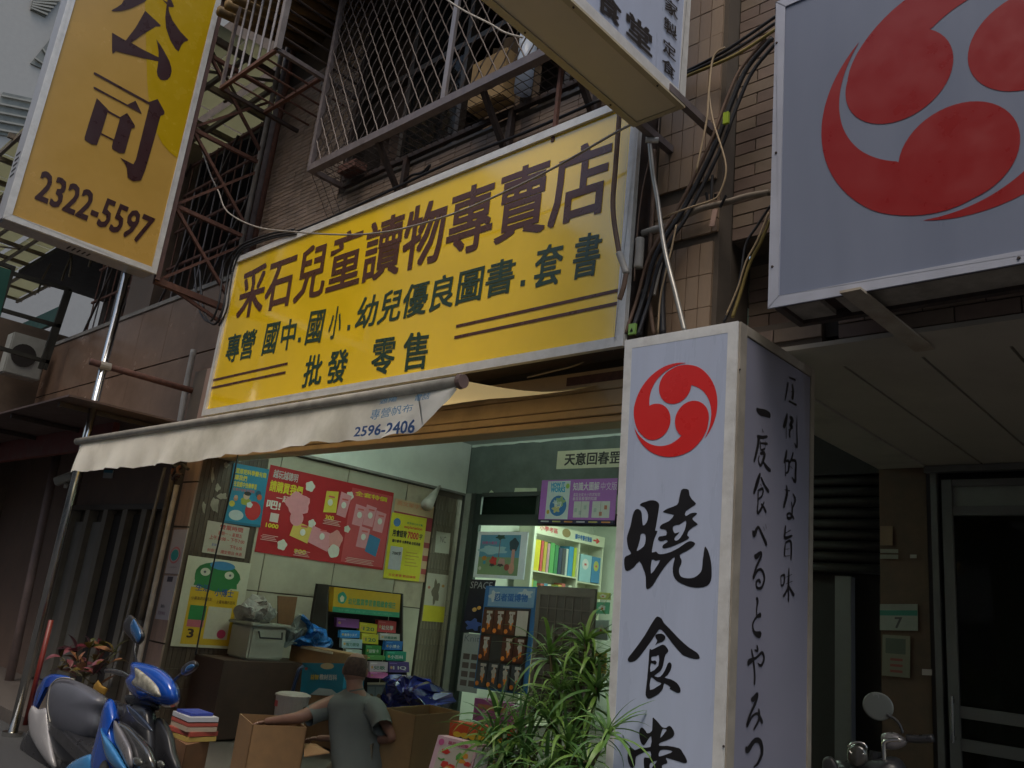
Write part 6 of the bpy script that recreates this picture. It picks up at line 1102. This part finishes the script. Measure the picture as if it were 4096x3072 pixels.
mb = MB(); mb.puff(catmull([PX(*k_(x, y), XW + .5) for x, y in ((360, 560), (410, 590), (460, 640), (600, 700), (700, 770), (728, 880), (720, 975), (560, 985), (400, 960), (330, 930), (250, 870), (300, 840), (400, 845), (440, 800), (400, 700))], 2, True), NX, .12, .10); tag(crumple(mb.build('blue_bag', M('bag_blue', (.01, .13, .42), .3, var=.3, scale=14, bump=.9)), .07, 9), 'bright blue plastic bag resting on the tall carton', 'bag')
mb = MB(); mb.puff(catmull([PX(*k_(x, y), XW + .46) for x, y in ((330, 520), (380, 540), (370, 620), (430, 740), (440, 830), (300, 850), (230, 960), (140, 950), (190, 820), (250, 680))], 2, True), NX, .08, .08); tag(crumple(mb.build('clear_bag', M('bag_clear', (.30, .36, .36), .25, var=.3, scale=14, bump=.9, trans=.4)), .07, 9), 'pale translucent bag beside the blue plastic bag', 'bag')
mb = MB(); mb.puff(catmull([PY(*m_(x, y), 5.6) for x, y in ((1465, 605), (1480, 520), (1520, 440), (1600, 380), (1660, 345), (1740, 385), (1820, 450), (1870, 530), (1890, 605), (1700, 640))], 3, True), SN, .22, .2); tag(crumple(mb.build('navy_bag', M('bag_navy', (.012, .018, .14), .12, var=.3, scale=9, bump=1.0, coat=.5)), .10, 7), 'shiny dark navy plastic bag beside the large cardboard box', 'bag')
mb = MB(); fl = flat_from([m_(1255, 395), m_(1480, 400), m_(1460, 600), m_(1255, 600)], SN, lambda x, y: PY(x, y, 5.7)); T = thing('picture_boxes', 'stack of glossy picture boxes between the man and the navy bag', 'box', fl.p(.5, 0)); mb.prism([fl.p(0, 0), fl.p(1, 0), fl.p(1, 1), fl.p(0, 1)], (0, .2, 0)); mb.build('carton', ink((.07, .10, .13)), T); A = Art(fl, T)
for k in range(3): A.rect((.12, .16, .2), .05 + .32 * k, .1, .33 + .32 * k, .8); A.disc((.1, .07, .04), .19 + .32 * k, .35, .1, .15)
A.rect((.35, .35, .3), 0, .9, 1, 1); A.done()
# toy boxes at the shop entrance
zt6 = zz(1024, 2304, .46293)
tb = lambda x, y: PY(x, y, 3.95)
T, fl, A = poster('toy_box', 'pink bordered toy vegetable set box leaning at the bottom', 'toy box', [zt6(1580, 1365), zt6(1920, 1470), zt6(1830, 1780), zt6(1480, 1700)], tb, SN, (.55, .38, .42), .0, .07)
A.rect((.45, .42, .35), .12, .05, .95, .8); A.lift()
for i in range(16): A.disc([(.5, .04, .03), (.06, .25, .04), (.55, .25, .03), (.5, .45, .4), (.1, .3, .06)][i % 5], ru(.22, .88), ru(.12, .7), ru(.06, .11), ru(.05, .10), .1)
A.disc((.5, .1, .25), .13, .85, .07, .09); A.text((.35, .05, .12), '蔬菜切切樂', .3, .84, .8, .93, .03); A.done()
T, fl, A = poster('toy_box', 'orange red toy box with yellow scalloped window behind the vegetable set', 'toy box', [zt6(1690, 1250), zt6(2130, 1330), zt6(2140, 1660), zt6(1640, 1560)], lambda x, y: PY(x, y, 4.15), SN, (.48, .07, .02), .0, .10)
A.rect((.04, .03, .04), .12, .1, .92, .62); A.lift()
for i in range(6): A.disc((.6, .4, .03), .16 + .145 * i, .66, .08, .08)
for i in range(8): A.disc([(.4, .08, .02), (.02, .1, .3), (.5, .35, .05)][i % 3], .2 + .09 * i, ru(.2, .5), .05, .08)
A.done()
T, fl, A = poster('toy_box', 'magenta toy box lying among the plants foliage', 'toy box', [zt6(1900, 1050), zt6(2240, 1120), zt6(2240, 1330), zt6(1860, 1260)], lambda x, y: PY(x, y, 4.6), SN, (.33, .10, .26), .0, .12); A.rect((.4, .2, .1), .1, .6, .8, .8); A.disc((.5, .3, .4), .3, .4, .1, .2); A.done()
T, fl, A = poster('toy_box', 'white toy box with carrot and rabbit print at the bottom centre', 'toy box', [zt6(1930, 1480), zt6(2260, 1520), zt6(2240, 1760), zt6(1850, 1720)], lambda x, y: PY(x, y, 3.85), SN, (.48, .46, .44), .0, .07)
for i in range(10): A.disc([(.55, .2, .03), (.5, .05, .04), (.1, .3, .08), (.55, .45, .1)][i % 4], ru(.1, .9), ru(.15, .85), ru(.04, .08), ru(.07, .14), .1)
A.done()
mb = MB(); mb.box((-4.3, 3.9, .13), (-3.0, 5.0, .42)); tag(mb.build('low_crate', CARDD), 'dark low crate under the toy boxes and plant pots', 'crate')
# ================================================================== PERSON
def skin_obj(name, V, Ed, Rr, mat, parent=None, sub=2, root=0, loc=None, extra=None):
    me = bpy.data.meshes.new(name + '_src'); o0 = ORG[parent] if parent is not None else Vector(loc)
    me.from_pydata([tuple(Vector(v) - o0) for v in V], Ed, []); o = bpy.data.objects.new('src', me); COL.objects.link(o)
    sm = o.modifiers.new('s', 'SKIN'); sm.use_smooth_shade = True; sm.branch_smoothing = .4
    for i, s in enumerate(me.skin_vertices[0].data): s.radius = Rr[i] if isinstance(Rr[i], tuple) else (Rr[i], Rr[i]); s.use_root = (i == root)
    ss = o.modifiers.new('u', 'SUBSURF'); ss.levels = sub; ss.render_levels = sub
    dg = bpy.context.evaluated_depsgraph_get(); m2 = bpy.data.meshes.new_from_object(o.evaluated_get(dg)); bpy.data.objects.remove(o); bpy.data.meshes.remove(me)
    if extra:
        bm = bmesh.new(); bm.from_mesh(m2); e = bpy.data.meshes.new('e'); e.from_pydata([tuple(p - o0) for p in extra.v], [], extra.f); bm.from_mesh(e); bm.to_mesh(m2); bm.free(); bpy.data.meshes.remove(e)
    m2.name = name; m2.materials.clear(); m2.materials.append(mat); m2.polygons.foreach_set('use_smooth', [True] * len(m2.polygons))
    o = bpy.data.objects.new(name, m2); COL.objects.link(o)
    if parent is not None: o.parent = parent
    else: o.location = o0
    ORG[o] = o0; return o
SKIN = M('skin', (.23, .125, .09), .5, var=.08, scale=12)
pj = lambda x, y, Y: PY(*m_(x, y), Y)
head = pj(1155, 285, 4.42); nk = pj(1150, 440, 4.40); shL = pj(960, 560, 4.30); shR = pj(1365, 620, 4.52); ch = pj(1165, 600, 4.42); sp_ = pj(1170, 850, 4.42); pel = pj(1185, 1120, 4.45)
el = pj(650, 715, 4.02); wr = pj(350, 745, 3.92); hd = pj(262, 775, 3.90); elR = pj(1395, 880, 4.35) + V_((.0, .12, -.02)); wR = pj(820, 890, 4.62); haR = pj(730, 900, 4.60)
kneeR = pj(1490, 1110, 4.6); kneeL = pj(960, 1180, 4.75); footR = kneeR + V_((-.15, .25, -kneeR.z + .17)); footL = kneeL + V_((-.1, .25, -kneeL.z + .17)); pel.z = max(pel.z, .42)
fwdv = V_((-.62, .77, -.15)).normalized(); side = fwdv.cross(V_((0, 0, 1))).normalized()
V = [pel, sp_, ch, nk, head + V_((0, 0, -.07)), head + V_((0, 0, .015)), head + V_((0, 0, .065)), shL, el, wr, shR, elR, wR, kneeR, footR, kneeL, footL]
E_ = [(0, 1), (1, 2), (2, 3), (3, 4), (4, 5), (5, 6), (2, 7), (7, 8), (8, 9), (2, 10), (10, 11), (11, 12), (0, 13), (13, 14), (0, 15), (15, 16)]
R_b = [.12, .11, .11, .062, .076, .094, .070, .060, .052, .030, .060, .045, .027, .07, .045, .07, .045]
ex = MB()
hc = head
ex.ell(hc + V_((0, 0, .0)), (.094, .108, .130), (side, fwdv, V_((0, 0, 1))), 18, 12)      # skull
for s in (-1, 1): ex.ell(hc + side * (.096 * s) - fwdv * .005 + V_((0, 0, -.012)), (.011, .022, .033), (side, fwdv, V_((0, 0, 1))), 10, 8)
ex.ell(hc + fwdv * .112 + V_((0, 0, -.02)), (.014, .02, .026), (side, fwdv, V_((0, 0, 1))), 8, 6); ex.ell(hc + fwdv * .07 + V_((0, 0, -.085)), (.045, .035, .035), (side, fwdv, V_((0, 0, 1))), 10, 8); ex.ell(hc + fwdv * .093 + V_((0, 0, -.062)), (.024, .01, .007), (side, fwdv, V_((0, 0, 1))), 8, 6)
for s in (-1, 1): ex.ell(hc + fwdv * .086 + side * (.032 * s) + V_((0, 0, .008)), (.014, .01, .008), (side, fwdv, V_((0, 0, 1))), 8, 6)
def hand(mb, w, tip, up, thumb=1):
    d = (tip - w).normalized(); sd = d.cross(up).normalized(); u2 = sd.cross(d).normalized(); c = w + d * .045
    mb.ell(c, (.050, .040, .016), (d, sd, u2), 14, 8)
    for k, (off, L_) in enumerate(((-.028, .062), (-.009, .072), (.010, .068), (.028, .054))):
        a = c + d * .035 + sd * off; P = [a, a + d * L_ * .45 - u2 * .004, a + d * L_ * .75 - u2 * .018, a + d * L_ * .92 - u2 * .036]; mb.tube(P, [.0095, .009, .0082, .006], 8)
    a = c - d * .015 - sd * .035 * thumb; mb.tube([a, a + d * .028 - sd * .022 * thumb - u2 * .006, a + d * .052 - sd * .026 * thumb - u2 * .016], [.012, .0105, .008], 8)
hand(ex, wr, hd, V_((0, 0, 1))); hand(ex, wR, haR, V_((0, 0, 1)), -1)
PT_ = thing('person', 'balding man in grey t-shirt seated with his back turned, reaching into a box', 'person', (pel.x, pel.y, .12))
skin_obj('body', V, E_, R_b, SKIN, PT_, 2, 2, extra=ex)
SHIRT = M('grey_tshirt', (.115, .135, .13), .9, var=.1, scale=5, bump=.15)
hip = V_((pel.x, pel.y, pel.z - .06)); eL_ = shL.lerp(el, .62); eR_ = shR.lerp(elR, .6)
mb = MB(); vdir = V_((-.68, .73, 0)).normalized(); sdv = vdir.cross(V_((0, 0, 1))).normalized(); NR_ = 28; rings = []
for (x, y, a_, b_) in ((1195, 1175, .215, .16), (1190, 1080, .222, .16), (1180, 960, .220, .155), (1172, 840, .224, .15), (1168, 740, .232, .15), (1165, 650, .240, .145), (1160, 590, .246, .138), (1157, 545, .228, .124), (1154, 505, .176, .106), (1151, 470, .115, .09), (1150, 440, .080, .078)):
    c = pj(x, y, 4.42); rings.append([c + sdv * (a_ * math.copysign(abs(math.cos(t)) ** .8, math.cos(t))) + vdir * (b_ * math.sin(t)) + V_((0, 0, -.02 * abs(math.cos(t)) if y < 620 else 0)) + vdir * (.012 * math.sin(y * .03 + 3 * t) * (1 if y > 620 else .3)) for t in [2 * math.pi * k / NR_ for k in range(NR_ + 1)]])
mb.grid(rings)
aL = pj(985, 610, 4.36); aR = pj(1312, 635, 4.46); eL_ = pj(730, 700, 4.10); eR_ = pj(1395, 800, 4.42)
mb.tube(catmull([aL + (aR - aL) * .10, aL, aL.lerp(eL_, .5) + V_((0, 0, .01)), eL_], 4), [.098, .098, .097, .096, .094, .092, .089, .086, .083, .080, .078, .077, .077], 16, cap=False)
mb.tube(catmull([aR - (aR - aL) * .10, aR, aR.lerp(eR_, .5) + (aR - aL) * .06, eR_], 4), [.095, .095, .094, .093, .092, .090, .087, .085, .083, .081, .080, .080, .080], 16, cap=False)
mb.build('tshirt', SHIRT, PT_, smooth=True)
mb = MB(); mb.tube([ch.lerp(nk, .80), ch.lerp(nk, .88)], [.072, .067], 18, cap=False); mb.build('collar', M('shirt_collar', (.09, .105, .10), .9), PT_, smooth=True)
# cropped hair: a thin shell low on the back and sides, thin on the crown
hb = MB(); vs = []; fs = []; n_, mm = 24, 12
for i in range(mm + 1):
    for k in range(n_ + 1):
        q = math.pi * (-.62 + 1.24 * k / n_) ; t = math.radians(47) + math.radians(66) * i / mm
        d = side * (math.sin(q) * math.sin(t)) * .0975 - fwdv * (math.cos(q) * math.sin(t)) * .1115 + V_((0, 0, math.cos(t))) * .133
        vs.append(hc + d)
for i in range(mm):
    for k in range(n_): fs.append((i * (n_ + 1) + k, i * (n_ + 1) + k + 1, (i + 1) * (n_ + 1) + k + 1, (i + 1) * (n_ + 1) + k))
hb.add(vs, fs); hb.build('hair', M('cropped_hair', (.075, .052, .042), .95, var=.35, scale=45, bump=.4), PT_, smooth=True)
TRO = M('khaki_cloth', (.22, .20, .15), .9, var=.1, bump=.2)
skin_obj('trousers', [hip, hip.lerp(kneeR, .5), kneeR, kneeR.lerp(footR, .8), hip.lerp(kneeL, .5), kneeL, kneeL.lerp(footL, .8)], [(0, 1), (1, 2), (2, 3), (0, 4), (4, 5), (5, 6)], [.16, .105, .088, .062, .105, .088, .062], TRO, PT_, 2, 0)
for f in (footR, footL): mb = MB(); mb.ell(f + fwdv * .06 + V_((0, 0, .02 - .04)), (.045, .13, .05), (side, fwdv, V_((0, 0, 1))), 14, 8); mb.build('shoe', BLK, PT_, smooth=True)
mb = MB(); zs = hip.z - .10; mb.tube([V_((hip.x, hip.y, zs - .03)), V_((hip.x, hip.y, zs))], .17, 20)
T = thing('low_stool', 'low stool under the seated man', 'stool', (hip.x, hip.y, .12)); mb.build('seat', CARDD, T)
for s in ((-.1, -.1), (.1, -.1), (.1, .1), (-.1, .1)): mb = MB(); mb.beam((hip.x + s[0], hip.y + s[1], .12), (hip.x + s[0], hip.y + s[1], zs - .03), .03, .03); mb.build('leg', CARDD, T)
# ================================================================== SCOOTER
s_ = zz(0, 2350, .43526)
BLUE = M('blue_gloss', (.008, .075, .42), .12, var=.03, coat=.8); LBL = M('light_blue_gloss', (.05, .22, .48), .15, var=.05, coat=.8); WHT = M('white_gloss', (.42, .41, .42), .2, var=.04, coat=.5)
SEAT = M('seat_vinyl', (.105, .11, .135), .35, var=.08); BLP = M('black_plastic', (.028, .028, .032), .3, var=.2); LENS = M('lens', (.10, .10, .085), .05, var=.3, scale=18, coat=1.0); SILV = M('silver_plastic', (.23, .22, .23), .3, .3, var=.08); SMK = M('smoked_lens', (.045, .045, .045), .06, var=.3, coat=1.0)
T = thing('scooter', 'blue and white motor scooter with grey seat parked at the lower left', 'scooter', PY(480, 2950, 2.8).to_tuple()[:2] + (0,)); SCO = T
NN = V_((.62, -.74, .26))
def pf(name, pts, Y, mat, bulge=.05, back=.05, nrm=NN, sm=4, par=T, zf=s_):
    mb = MB(); mb.puff(catmull([PY(*zf(x, y), Y) for x, y in pts], sm, True), nrm, bulge, back, 8); return mb.build(name, mat, par, smooth=True)
pf('body_panel', [(230, 1350), (330, 1290), (460, 1240), (620, 1440), (800, 1440), (900, 1500), (830, 1700), (700, 1900), (400, 1950), (150, 1850), (140, 1600)], 3.05, BLP, .10, .25)
pf('seat', [(445, 1000), (470, 900), (520, 845), (600, 835), (720, 865), (840, 930), (960, 1030), (925, 1160), (905, 1300), (850, 1400), (770, 1448), (650, 1425), (530, 1340), (460, 1240), (440, 1120)], 2.98, SEAT, .15, .12)
pf('seat_lower', [(462, 1240), (560, 1330), (700, 1420), (800, 1440), (820, 1560), (780, 1660), (560, 1600), (470, 1430)], 3.0, M('seat_side', (.06, .062, .075), .4), .09, .1)
mb = MB(); mb.tube(catmull([PY(*s_(x, y), 2.9) for x, y in ((462, 1240), (440, 1100), (455, 950), (500, 862), (580, 830), (680, 845))], 5), .006, 6); mb.build('seat_piping', M('piping', (.34, .32, .28), .5), T, smooth=True)
pf('grab_rail', [(425, 815), (520, 795), (640, 822), (600, 845), (480, 850), (420, 930), (370, 1030), (325, 1135), (290, 1115), (320, 990), (370, 880)], 3.02, BLUE, .03, .03)
pf('side_cover', [(255, 1170), (290, 1085), (350, 1120), (430, 1110), (445, 1230), (470, 1420), (505, 1640), (455, 1640), (350, 1500), (275, 1350)], 2.96, WHT, .04, .04)
pf('leg_shield', [(1035, 1055), (1160, 1075), (1370, 1095), (1410, 1250), (1420, 1500), (1400, 1800), (1150, 1850), (1000, 1700), (1040, 1400)], 2.72, BLP, .10, .06)
pf('front_cowl', [(985, 1028), (1035, 1040), (1072, 1195), (1040, 1235), (1062, 1390), (1130, 1520), (1200, 1680), (1180, 1850), (1000, 1880), (860, 1780), (825, 1640), (870, 1440), (920, 1250), (950, 1110)], 2.60, BLUE, .07, .05)
pf('cowl_blade', [(925, 1290), (960, 1345), (1040, 1450), (1120, 1580), (1170, 1700), (1080, 1690), (990, 1590), (950, 1470)], 2.53, LBL, .04, .03)
pf('silver_trim', [(1045, 1225), (1090, 1270), (1150, 1370), (1200, 1480), (1215, 1620), (1180, 1660), (1110, 1530), (1050, 1390)], 2.54, SILV, .03, .02)
pf('headlight', [(1075, 1225), (1190, 1270), (1320, 1400), (1400, 1530), (1415, 1680), (1300, 1740), (1215, 1640), (1195, 1500), (1120, 1340)], 2.60, SMK, .06, .04)
pf('headlight_bulb', [(1235, 1560), (1290, 1570), (1310, 1620), (1260, 1645), (1225, 1610)], 2.52, LENS, .02, .01)
pf('headlight_bulb', [(1440, 1600), (1490, 1590), (1510, 1640), (1460, 1665)], 2.62, LENS, .02, .01)
pf('right_cowl', [(1420, 1250), (1480, 1200), (1560, 1330), (1600, 1500), (1640, 1700), (1450, 1720), (1410, 1600)], 2.75, BLP, .05, .05)
pf('dark_trim', [(1160, 1075), (1210, 1100), (1290, 1170), (1370, 1260), (1400, 1320), (1350, 1310), (1260, 1240), (1180, 1150)], 2.58, M('navy_gloss', (.03, .04, .07), .08, coat=1), .02, .01)
pf('front_fender', [(600, 1680), (690, 1590), (830, 1528), (870, 1580), (850, 1700), (800, 1800), (620, 1820)], 2.60, LBL, .06, .06)
pf('handlebar_cover', [(1200, 702), (1255, 682), (1400, 712), (1500, 762), (1580, 850), (1612, 950), (1600, 1040), (1540, 1080), (1450, 1075), (1380, 1040), (1260, 1030), (1150, 880), (1200, 790)], 2.72, BLUE, .09, .08)
pf('turn_lens', [(1238, 732), (1330, 790), (1425, 880), (1462, 950), (1465, 1000), (1390, 995), (1260, 925), (1205, 875), (1240, 820)], 2.63, M('clear_lens', (.36, .34, .27), .1, var=.5, scale=22, coat=1), .035, .02)
pf('under_cover', [(1150, 990), (1300, 1000), (1440, 1060), (1430, 1130), (1300, 1110), (1180, 1090)], 2.76, BLP, .04, .05)
mb = MB(); mb.tube(catmull([PY(*s_(x, y), Y) for x, y, Y in ((975, 765, 2.95), (1040, 770, 2.93), (1110, 792, 2.9), (1230, 820, 2.85))], 4), [.017] * 13, 10); mb.build('grip', BLP, T, smooth=True)
mb = MB(); mb.tube(catmull([PY(*s_(x, y), Y) for x, y, Y in ((985, 750, 2.86), (1060, 755, 2.84), (1130, 775, 2.82), (1200, 815, 2.8))], 4), .008, 8); mb.build('brake_lever', STAIN, T, smooth=True)
for (c, pts, st_) in ((0, [(1170, 262), (1205, 250), (1250, 300), (1300, 370), (1318, 440), (1290, 500), (1245, 520), (1200, 470), (1140, 400), (1135, 320)], ((1250, 510), (1235, 600), (1255, 690))), (1, [(1690, 720), (1735, 685), (1790, 670), (1812, 700), (1790, 745), (1720, 790), (1670, 800), (1665, 760)], ((1605, 850), (1640, 815), (1680, 785)))):
    o = pf('mirror', pts, 2.82 - .1 * c, BLP, .03, .03)
    o2 = pf('mirror_back', [((x - 1225) * .55 + 1245, (y - 390) * .8 + 400) if c == 0 else ((x - 1740) * .6 + 1745, (y - 730) * .55 + 735) for x, y in pts], 2.80 - .1 * c, M('mirror_blue', (.02, .10, .26), .1, coat=1), .02, .005)
    mb = MB(); mb.tube([PY(*s_(x, y), 2.80 - .05 * c) for x, y in st_], .009, 8); mb.build('mirror_stem', BLP, T, smooth=True)
for k, (x, y) in enumerate(((1272, 798), (1465, 820))): pass
def wheel(parent, c, ax, r=.23, w=.055):
    c = V_(c); ax = V_(ax).normalized(); u = V_((0, 0, 1)); f = ax.cross(u).normalized(); mb = MB(); P = [c + (f * math.cos(t) + u * math.sin(t)) * (r - w) for t in [2 * math.pi * k / 32 for k in range(33)]]; mb.tube(P, w, 10, cap=False); o = mb.build('tyre', M('tyre', (.02, .02, .02), .8), parent, smooth=True)
    mb = MB(); mb.tube([c - ax * .03, c + ax * .03], r * .55, 20); mb.build('rim', SILV, parent)
hdx = V_((.80, -.60, 0)).normalized(); axw = hdx.cross(V_((0, 0, 1)))
pf_c = PY(*s_(1000, 1750), 2.62); wheel(T, (pf_c.x, pf_c.y, .23), axw); rr = PY(*s_(420, 1700), 3.1); wheel(T, (rr.x, rr.y, .23), axw)
mb = MB(); mb.tube([(pf_c.x, pf_c.y, .23), (pf_c.x - .1, pf_c.y + .07, .75)], .03, 8); mb.build('fork', BLP, T)
mb = MB(); mb.beam((pf_c.x - .2, pf_c.y + .15, .28), (rr.x, rr.y, .30), .22, .12); mb.build('floorboard', BLP, T, bevel=.02)
# ---- second scooter in the dark at right
r8 = zz(3072, 2304, .46293)
T = thing('scooter', 'black scooter with round mirror in the shadow at the lower right', 'scooter', (PY(3600, 2950, 4.9).x, 4.9, .12))
NR = V_((.3, -.94, .1))
c = PY(*r8(950, 1125), 4.85); mb = MB(); e = V_((.98, .2, 0)).normalized(); u = V_((0, 0, 1)); rr_ = .072
mb.tube([c, c + V_((.005, .02, 0))], [rr_, rr_ * .8], 28); o = None
mb = MB(); L = [c + (e * math.cos(t) * 1.08 + u * math.sin(t)) * rr_ for t in [2 * math.pi * k / 28 for k in range(28)]]; mb.puff(L, NR, .006, .02); mb.build('mirror', M('mirror_glass', (.13, .14, .13), .2, var=.04), T, smooth=True)
def t8(pts, r, nm, m, Y=4.85): mb = MB(); mb.tube(catmull([PY(*r8(x, y), Y) for x, y in pts], 4), r, 8); return mb.build(nm, m, T, smooth=True)
t8([(1030, 1200), (1100, 1240), (1140, 1290), (1165, 1360)], .008, 'mirror_stem', BLP); t8([(1200, 1400), (1300, 1410), (1430, 1400)], .020, 'grip', BLP); t8([(1005, 1600), (1000, 1500), (1005, 1440), (1050, 1420), (1150, 1415)], .012, 'handlebar', STAIN)
t8([(690, 1480), (720, 1450), (770, 1435), (830, 1450), (855, 1490)], .006, 'lamp_ring', STAIN, 4.75); t8([(700, 1510), (730, 1540), (780, 1555), (830, 1535)], .005, 'lamp_ring', STAIN, 4.75)
pf('headlight', [(690, 1490), (770, 1440), (850, 1490), (860, 1600), (770, 1660), (690, 1600)], 4.78, M('dim_lens', (.05, .05, .045), .1, coat=1), .04, .04, NR, 4, T, r8)
pf('front_cowl', [(560, 1640), (700, 1600), (900, 1590), (1100, 1560), (1200, 1700), (1150, 2100), (900, 2300), (600, 2150)], 4.9, BLP, .12, .1, NR, 4, T, r8)
pf('windshield', [(470, 1600), (540, 1560), (600, 1640), (620, 1800), (500, 1800)], 4.8, BLP, .02, .02, NR, 4, T, r8)
pf('instrument_cover', [(980, 1370), (1080, 1350), (1170, 1390), (1200, 1450), (1100, 1500), (1000, 1480)], 4.88, SILV, .04, .04, NR, 4, T, r8)
wc = PY(*r8(850, 1700), 4.9); wheel(T, (wc.x, wc.y, .35), (1, .3, 0)); wheel(T, (wc.x + .3, wc.y + 1.2, .35), (1, .3, 0)); mb = MB(); mb.beam((wc.x, wc.y, .45), (wc.x + .3, wc.y + 1.2, .6), .25, .2); mb.build('body', BLP, T, bevel=.03)
mb = MB(); mb.tube([(wc.x, wc.y, .35), (wc.x + .03, wc.y + .05, 1.1)], .03, 8); mb.build('fork', BLP, T)
# ================================================================== PLANTS
def leaf_mesh(name, L, w, droop, mat, n=7, fold=.25, wide=.35):
    vs = []; fs = []; x = 0; z = 0; ang = 0
    for i in range(n + 1):
        t = i / n; ww = w * (math.sin(math.pi * min(1, (t + .06) ** wide if wide < 1 else t)) if wide < 1 else math.sin(math.pi * t) ** .8) + .0006
        if wide < 1: ww = w * min(1, t * 5 + .35) * (1 - t ** 3) + .0005
        vs += [(x, -ww, z + ww * fold), (x, 0, z), (x, ww, z + ww * fold)]
        ang -= droop / n * (0.5 + t); x += L / n * math.cos(ang); z += L / n * math.sin(ang)
    for i in range(n):
        for k in range(2): a = i * 3 + k; fs.append((a, a + 1, a + 4, a + 3))
    me = bpy.data.meshes.new(name); me.from_pydata(vs, [], fs); me.materials.append(mat); me.polygons.foreach_set('use_smooth', [True] * len(fs)); return me
def place_leaf(me, name, parent, base, yaw, pitch, roll, s):
    o = bpy.data.objects.new(name, me); COL.objects.link(o); o.parent = parent; o.location = Vector(base) - ORG[parent]
    o.rotation_euler = (Matrix.Rotation(yaw, 3, 'Z') @ Matrix.Rotation(-pitch, 3, 'Y') @ Matrix.Rotation(roll, 3, 'X')).to_euler(); o.scale = (s, s, s); return o
LG = [M('leaf_green_a', (.10, .21, .045), .38, var=.3, scale=9, trans=.25), M('leaf_green_b', (.07, .16, .045), .35, var=.3, scale=9, trans=.25), M('leaf_green_c', (.16, .29, .06), .4, var=.25, scale=9, trans=.3)]
LM = [leaf_mesh('strap_leaf', .36, .0118, d, LG[i % 3], 7) for i, d in enumerate((.9, 1.5, 2.1, 1.2, .5, 1.8))]
p7 = zz(2048, 2304, .46293)
CL = [(330, 540, 3.95), (640, 440, 3.95), (700, 640, 4.0), (400, 860, 3.9), (360, 1180, 3.8), (130, 1480, 3.75), (480, 1420, 3.7), (830, 1290, 3.42), (230, 1060, 3.95), (610, 1080, 3.9), (740, 900, 3.85), (-120, 1160, 3.85), (560, 700, 4.05), (-60, 1500, 3.7), (650, 1550, 3.6), (300, 1600, 3.6), (-150, 1330, 3.75), (60, 1280, 3.8)]
GR = [('plant', 'tall leafy potted plant with strap leaves beside the sign column', [0, 1, 2, 3, 9, 10, 12, 7], (-3.02, 3.86)), ('plant', 'shorter bushy potted plant with arching strap leaves left of the tall one', [4, 5, 6, 8, 11, 13, 14, 15, 16, 17], (-3.45, 3.62))]
for nm, lb, ids, (bx_, by_) in GR:
    T = thing(nm, lb, 'plant', (bx_, by_, .42 if by_ > 3.85 else .12)); zb0 = .42 if by_ > 3.85 else .12
    mb = MB(); mb.tube([(bx_, by_, zb0), (bx_, by_, zb0 + .26)], [.11, .15], 24); mb.tube([(bx_, by_, zb0 + .2601), (bx_, by_, zb0 + .29)], [.165, .165], 24); mb.build('pot', M('clay_pot', (.16, .07, .04), .8, var=.2, dirt=.3), T)
    for i in ids:
        x, y, Y = CL[i]; c = PY(*p7(x, y + (110 if y < 900 else 40)), Y); mb = MB(); mb.tube(catmull([V_((bx_, by_, zb0 + .25)), V_(((bx_ * .4 + c.x * .6), (by_ * .4 + c.y * .6), zb0 + .25 + (c.z - zb0 - .25) * .5)), c], 5), [.010] * 11, 7); mb.build('stem', M('stem_brown', (.09, .075, .035), .8), T, smooth=True)
        for k in range(32):
            yaw_ = k * 2.4 + ru(-.3, .3); place_leaf(random.choice(LM), 'leaf', T, c - V_((0, 0, .008 * (k % 8))), yaw_, math.radians(72 - k * 2.7 + ru(-18, 16)), ru(-.6, .6), ru(.5, 1.1) * (.8 if i in (7,) else 1))
# croton behind the scooter
CM = [M('croton_%d' % i, c, .3, var=.35, scale=16, trans=.15) for i, c in enumerate(((.10, .018, .028), (.045, .05, .012), (.16, .05, .06), (.028, .012, .016), (.22, .10, .05), (.10, .07, .012)))]
CLF = [leaf_mesh('croton_leaf', .17, .036, d, CM[i % 6], 6, .35, 2) for i, d in enumerate((.6, 1.0, 1.4, .8, .3, 1.1))]
c0 = PY(*s_(800, 700), 3.35)
T = thing('plant', 'potted plant with broad maroon and olive leaves behind the scooter', 'plant', (c0.x, c0.y, 0))
mb = MB(); mb.tube([(c0.x, c0.y, 0), (c0.x, c0.y, .3)], [.12, .16], 20); mb.build('pot', MC['clay_pot'], T); mb = MB(); mb.tube([(c0.x, c0.y, .3), c0 + V_((0, 0, -.08))], .012, 8); mb.build('stem', MC['stem_brown'], T)
for (x, y) in ((560, 600), (700, 560), (820, 520), (930, 560), (1040, 560), (640, 700), (760, 720), (880, 680), (1000, 660), (560, 720), (720, 640), (860, 760), (900, 880)):
    c = PY(*s_(x, y + 40), 3.35 + ru(-.12, .12)); mb = MB(); mb.tube([c0 + V_((0, 0, -.12)), c], .006, 5); mb.build('twig', MC['stem_brown'], T)
    for k in range(6): place_leaf(random.choice(CLF), 'leaf', T, c, ru(0, 6.28), math.radians(ru(-5, 75)), ru(-.5, .5), ru(.7, 1.15))
mb = MB(); P_ = [PY(*s_(x, y), 3.2) for x, y in ((860, 900), (900, 850), (935, 900), (990, 930), (960, 990), (900, 1000), (850, 960))]; mb.puff(P_, NN, .02, .01); tag(mb.build('dry_leaf', M('yellow_leaf', (.30, .17, .03), .5, var=.2)), 'large dry yellow leaf lying by the scooter handlebar', 'leaf')
# ---------------- tidy
for o in list(COL.objects):
    if o.type == 'EMPTY' and not o.children: bpy.data.objects.remove(o)
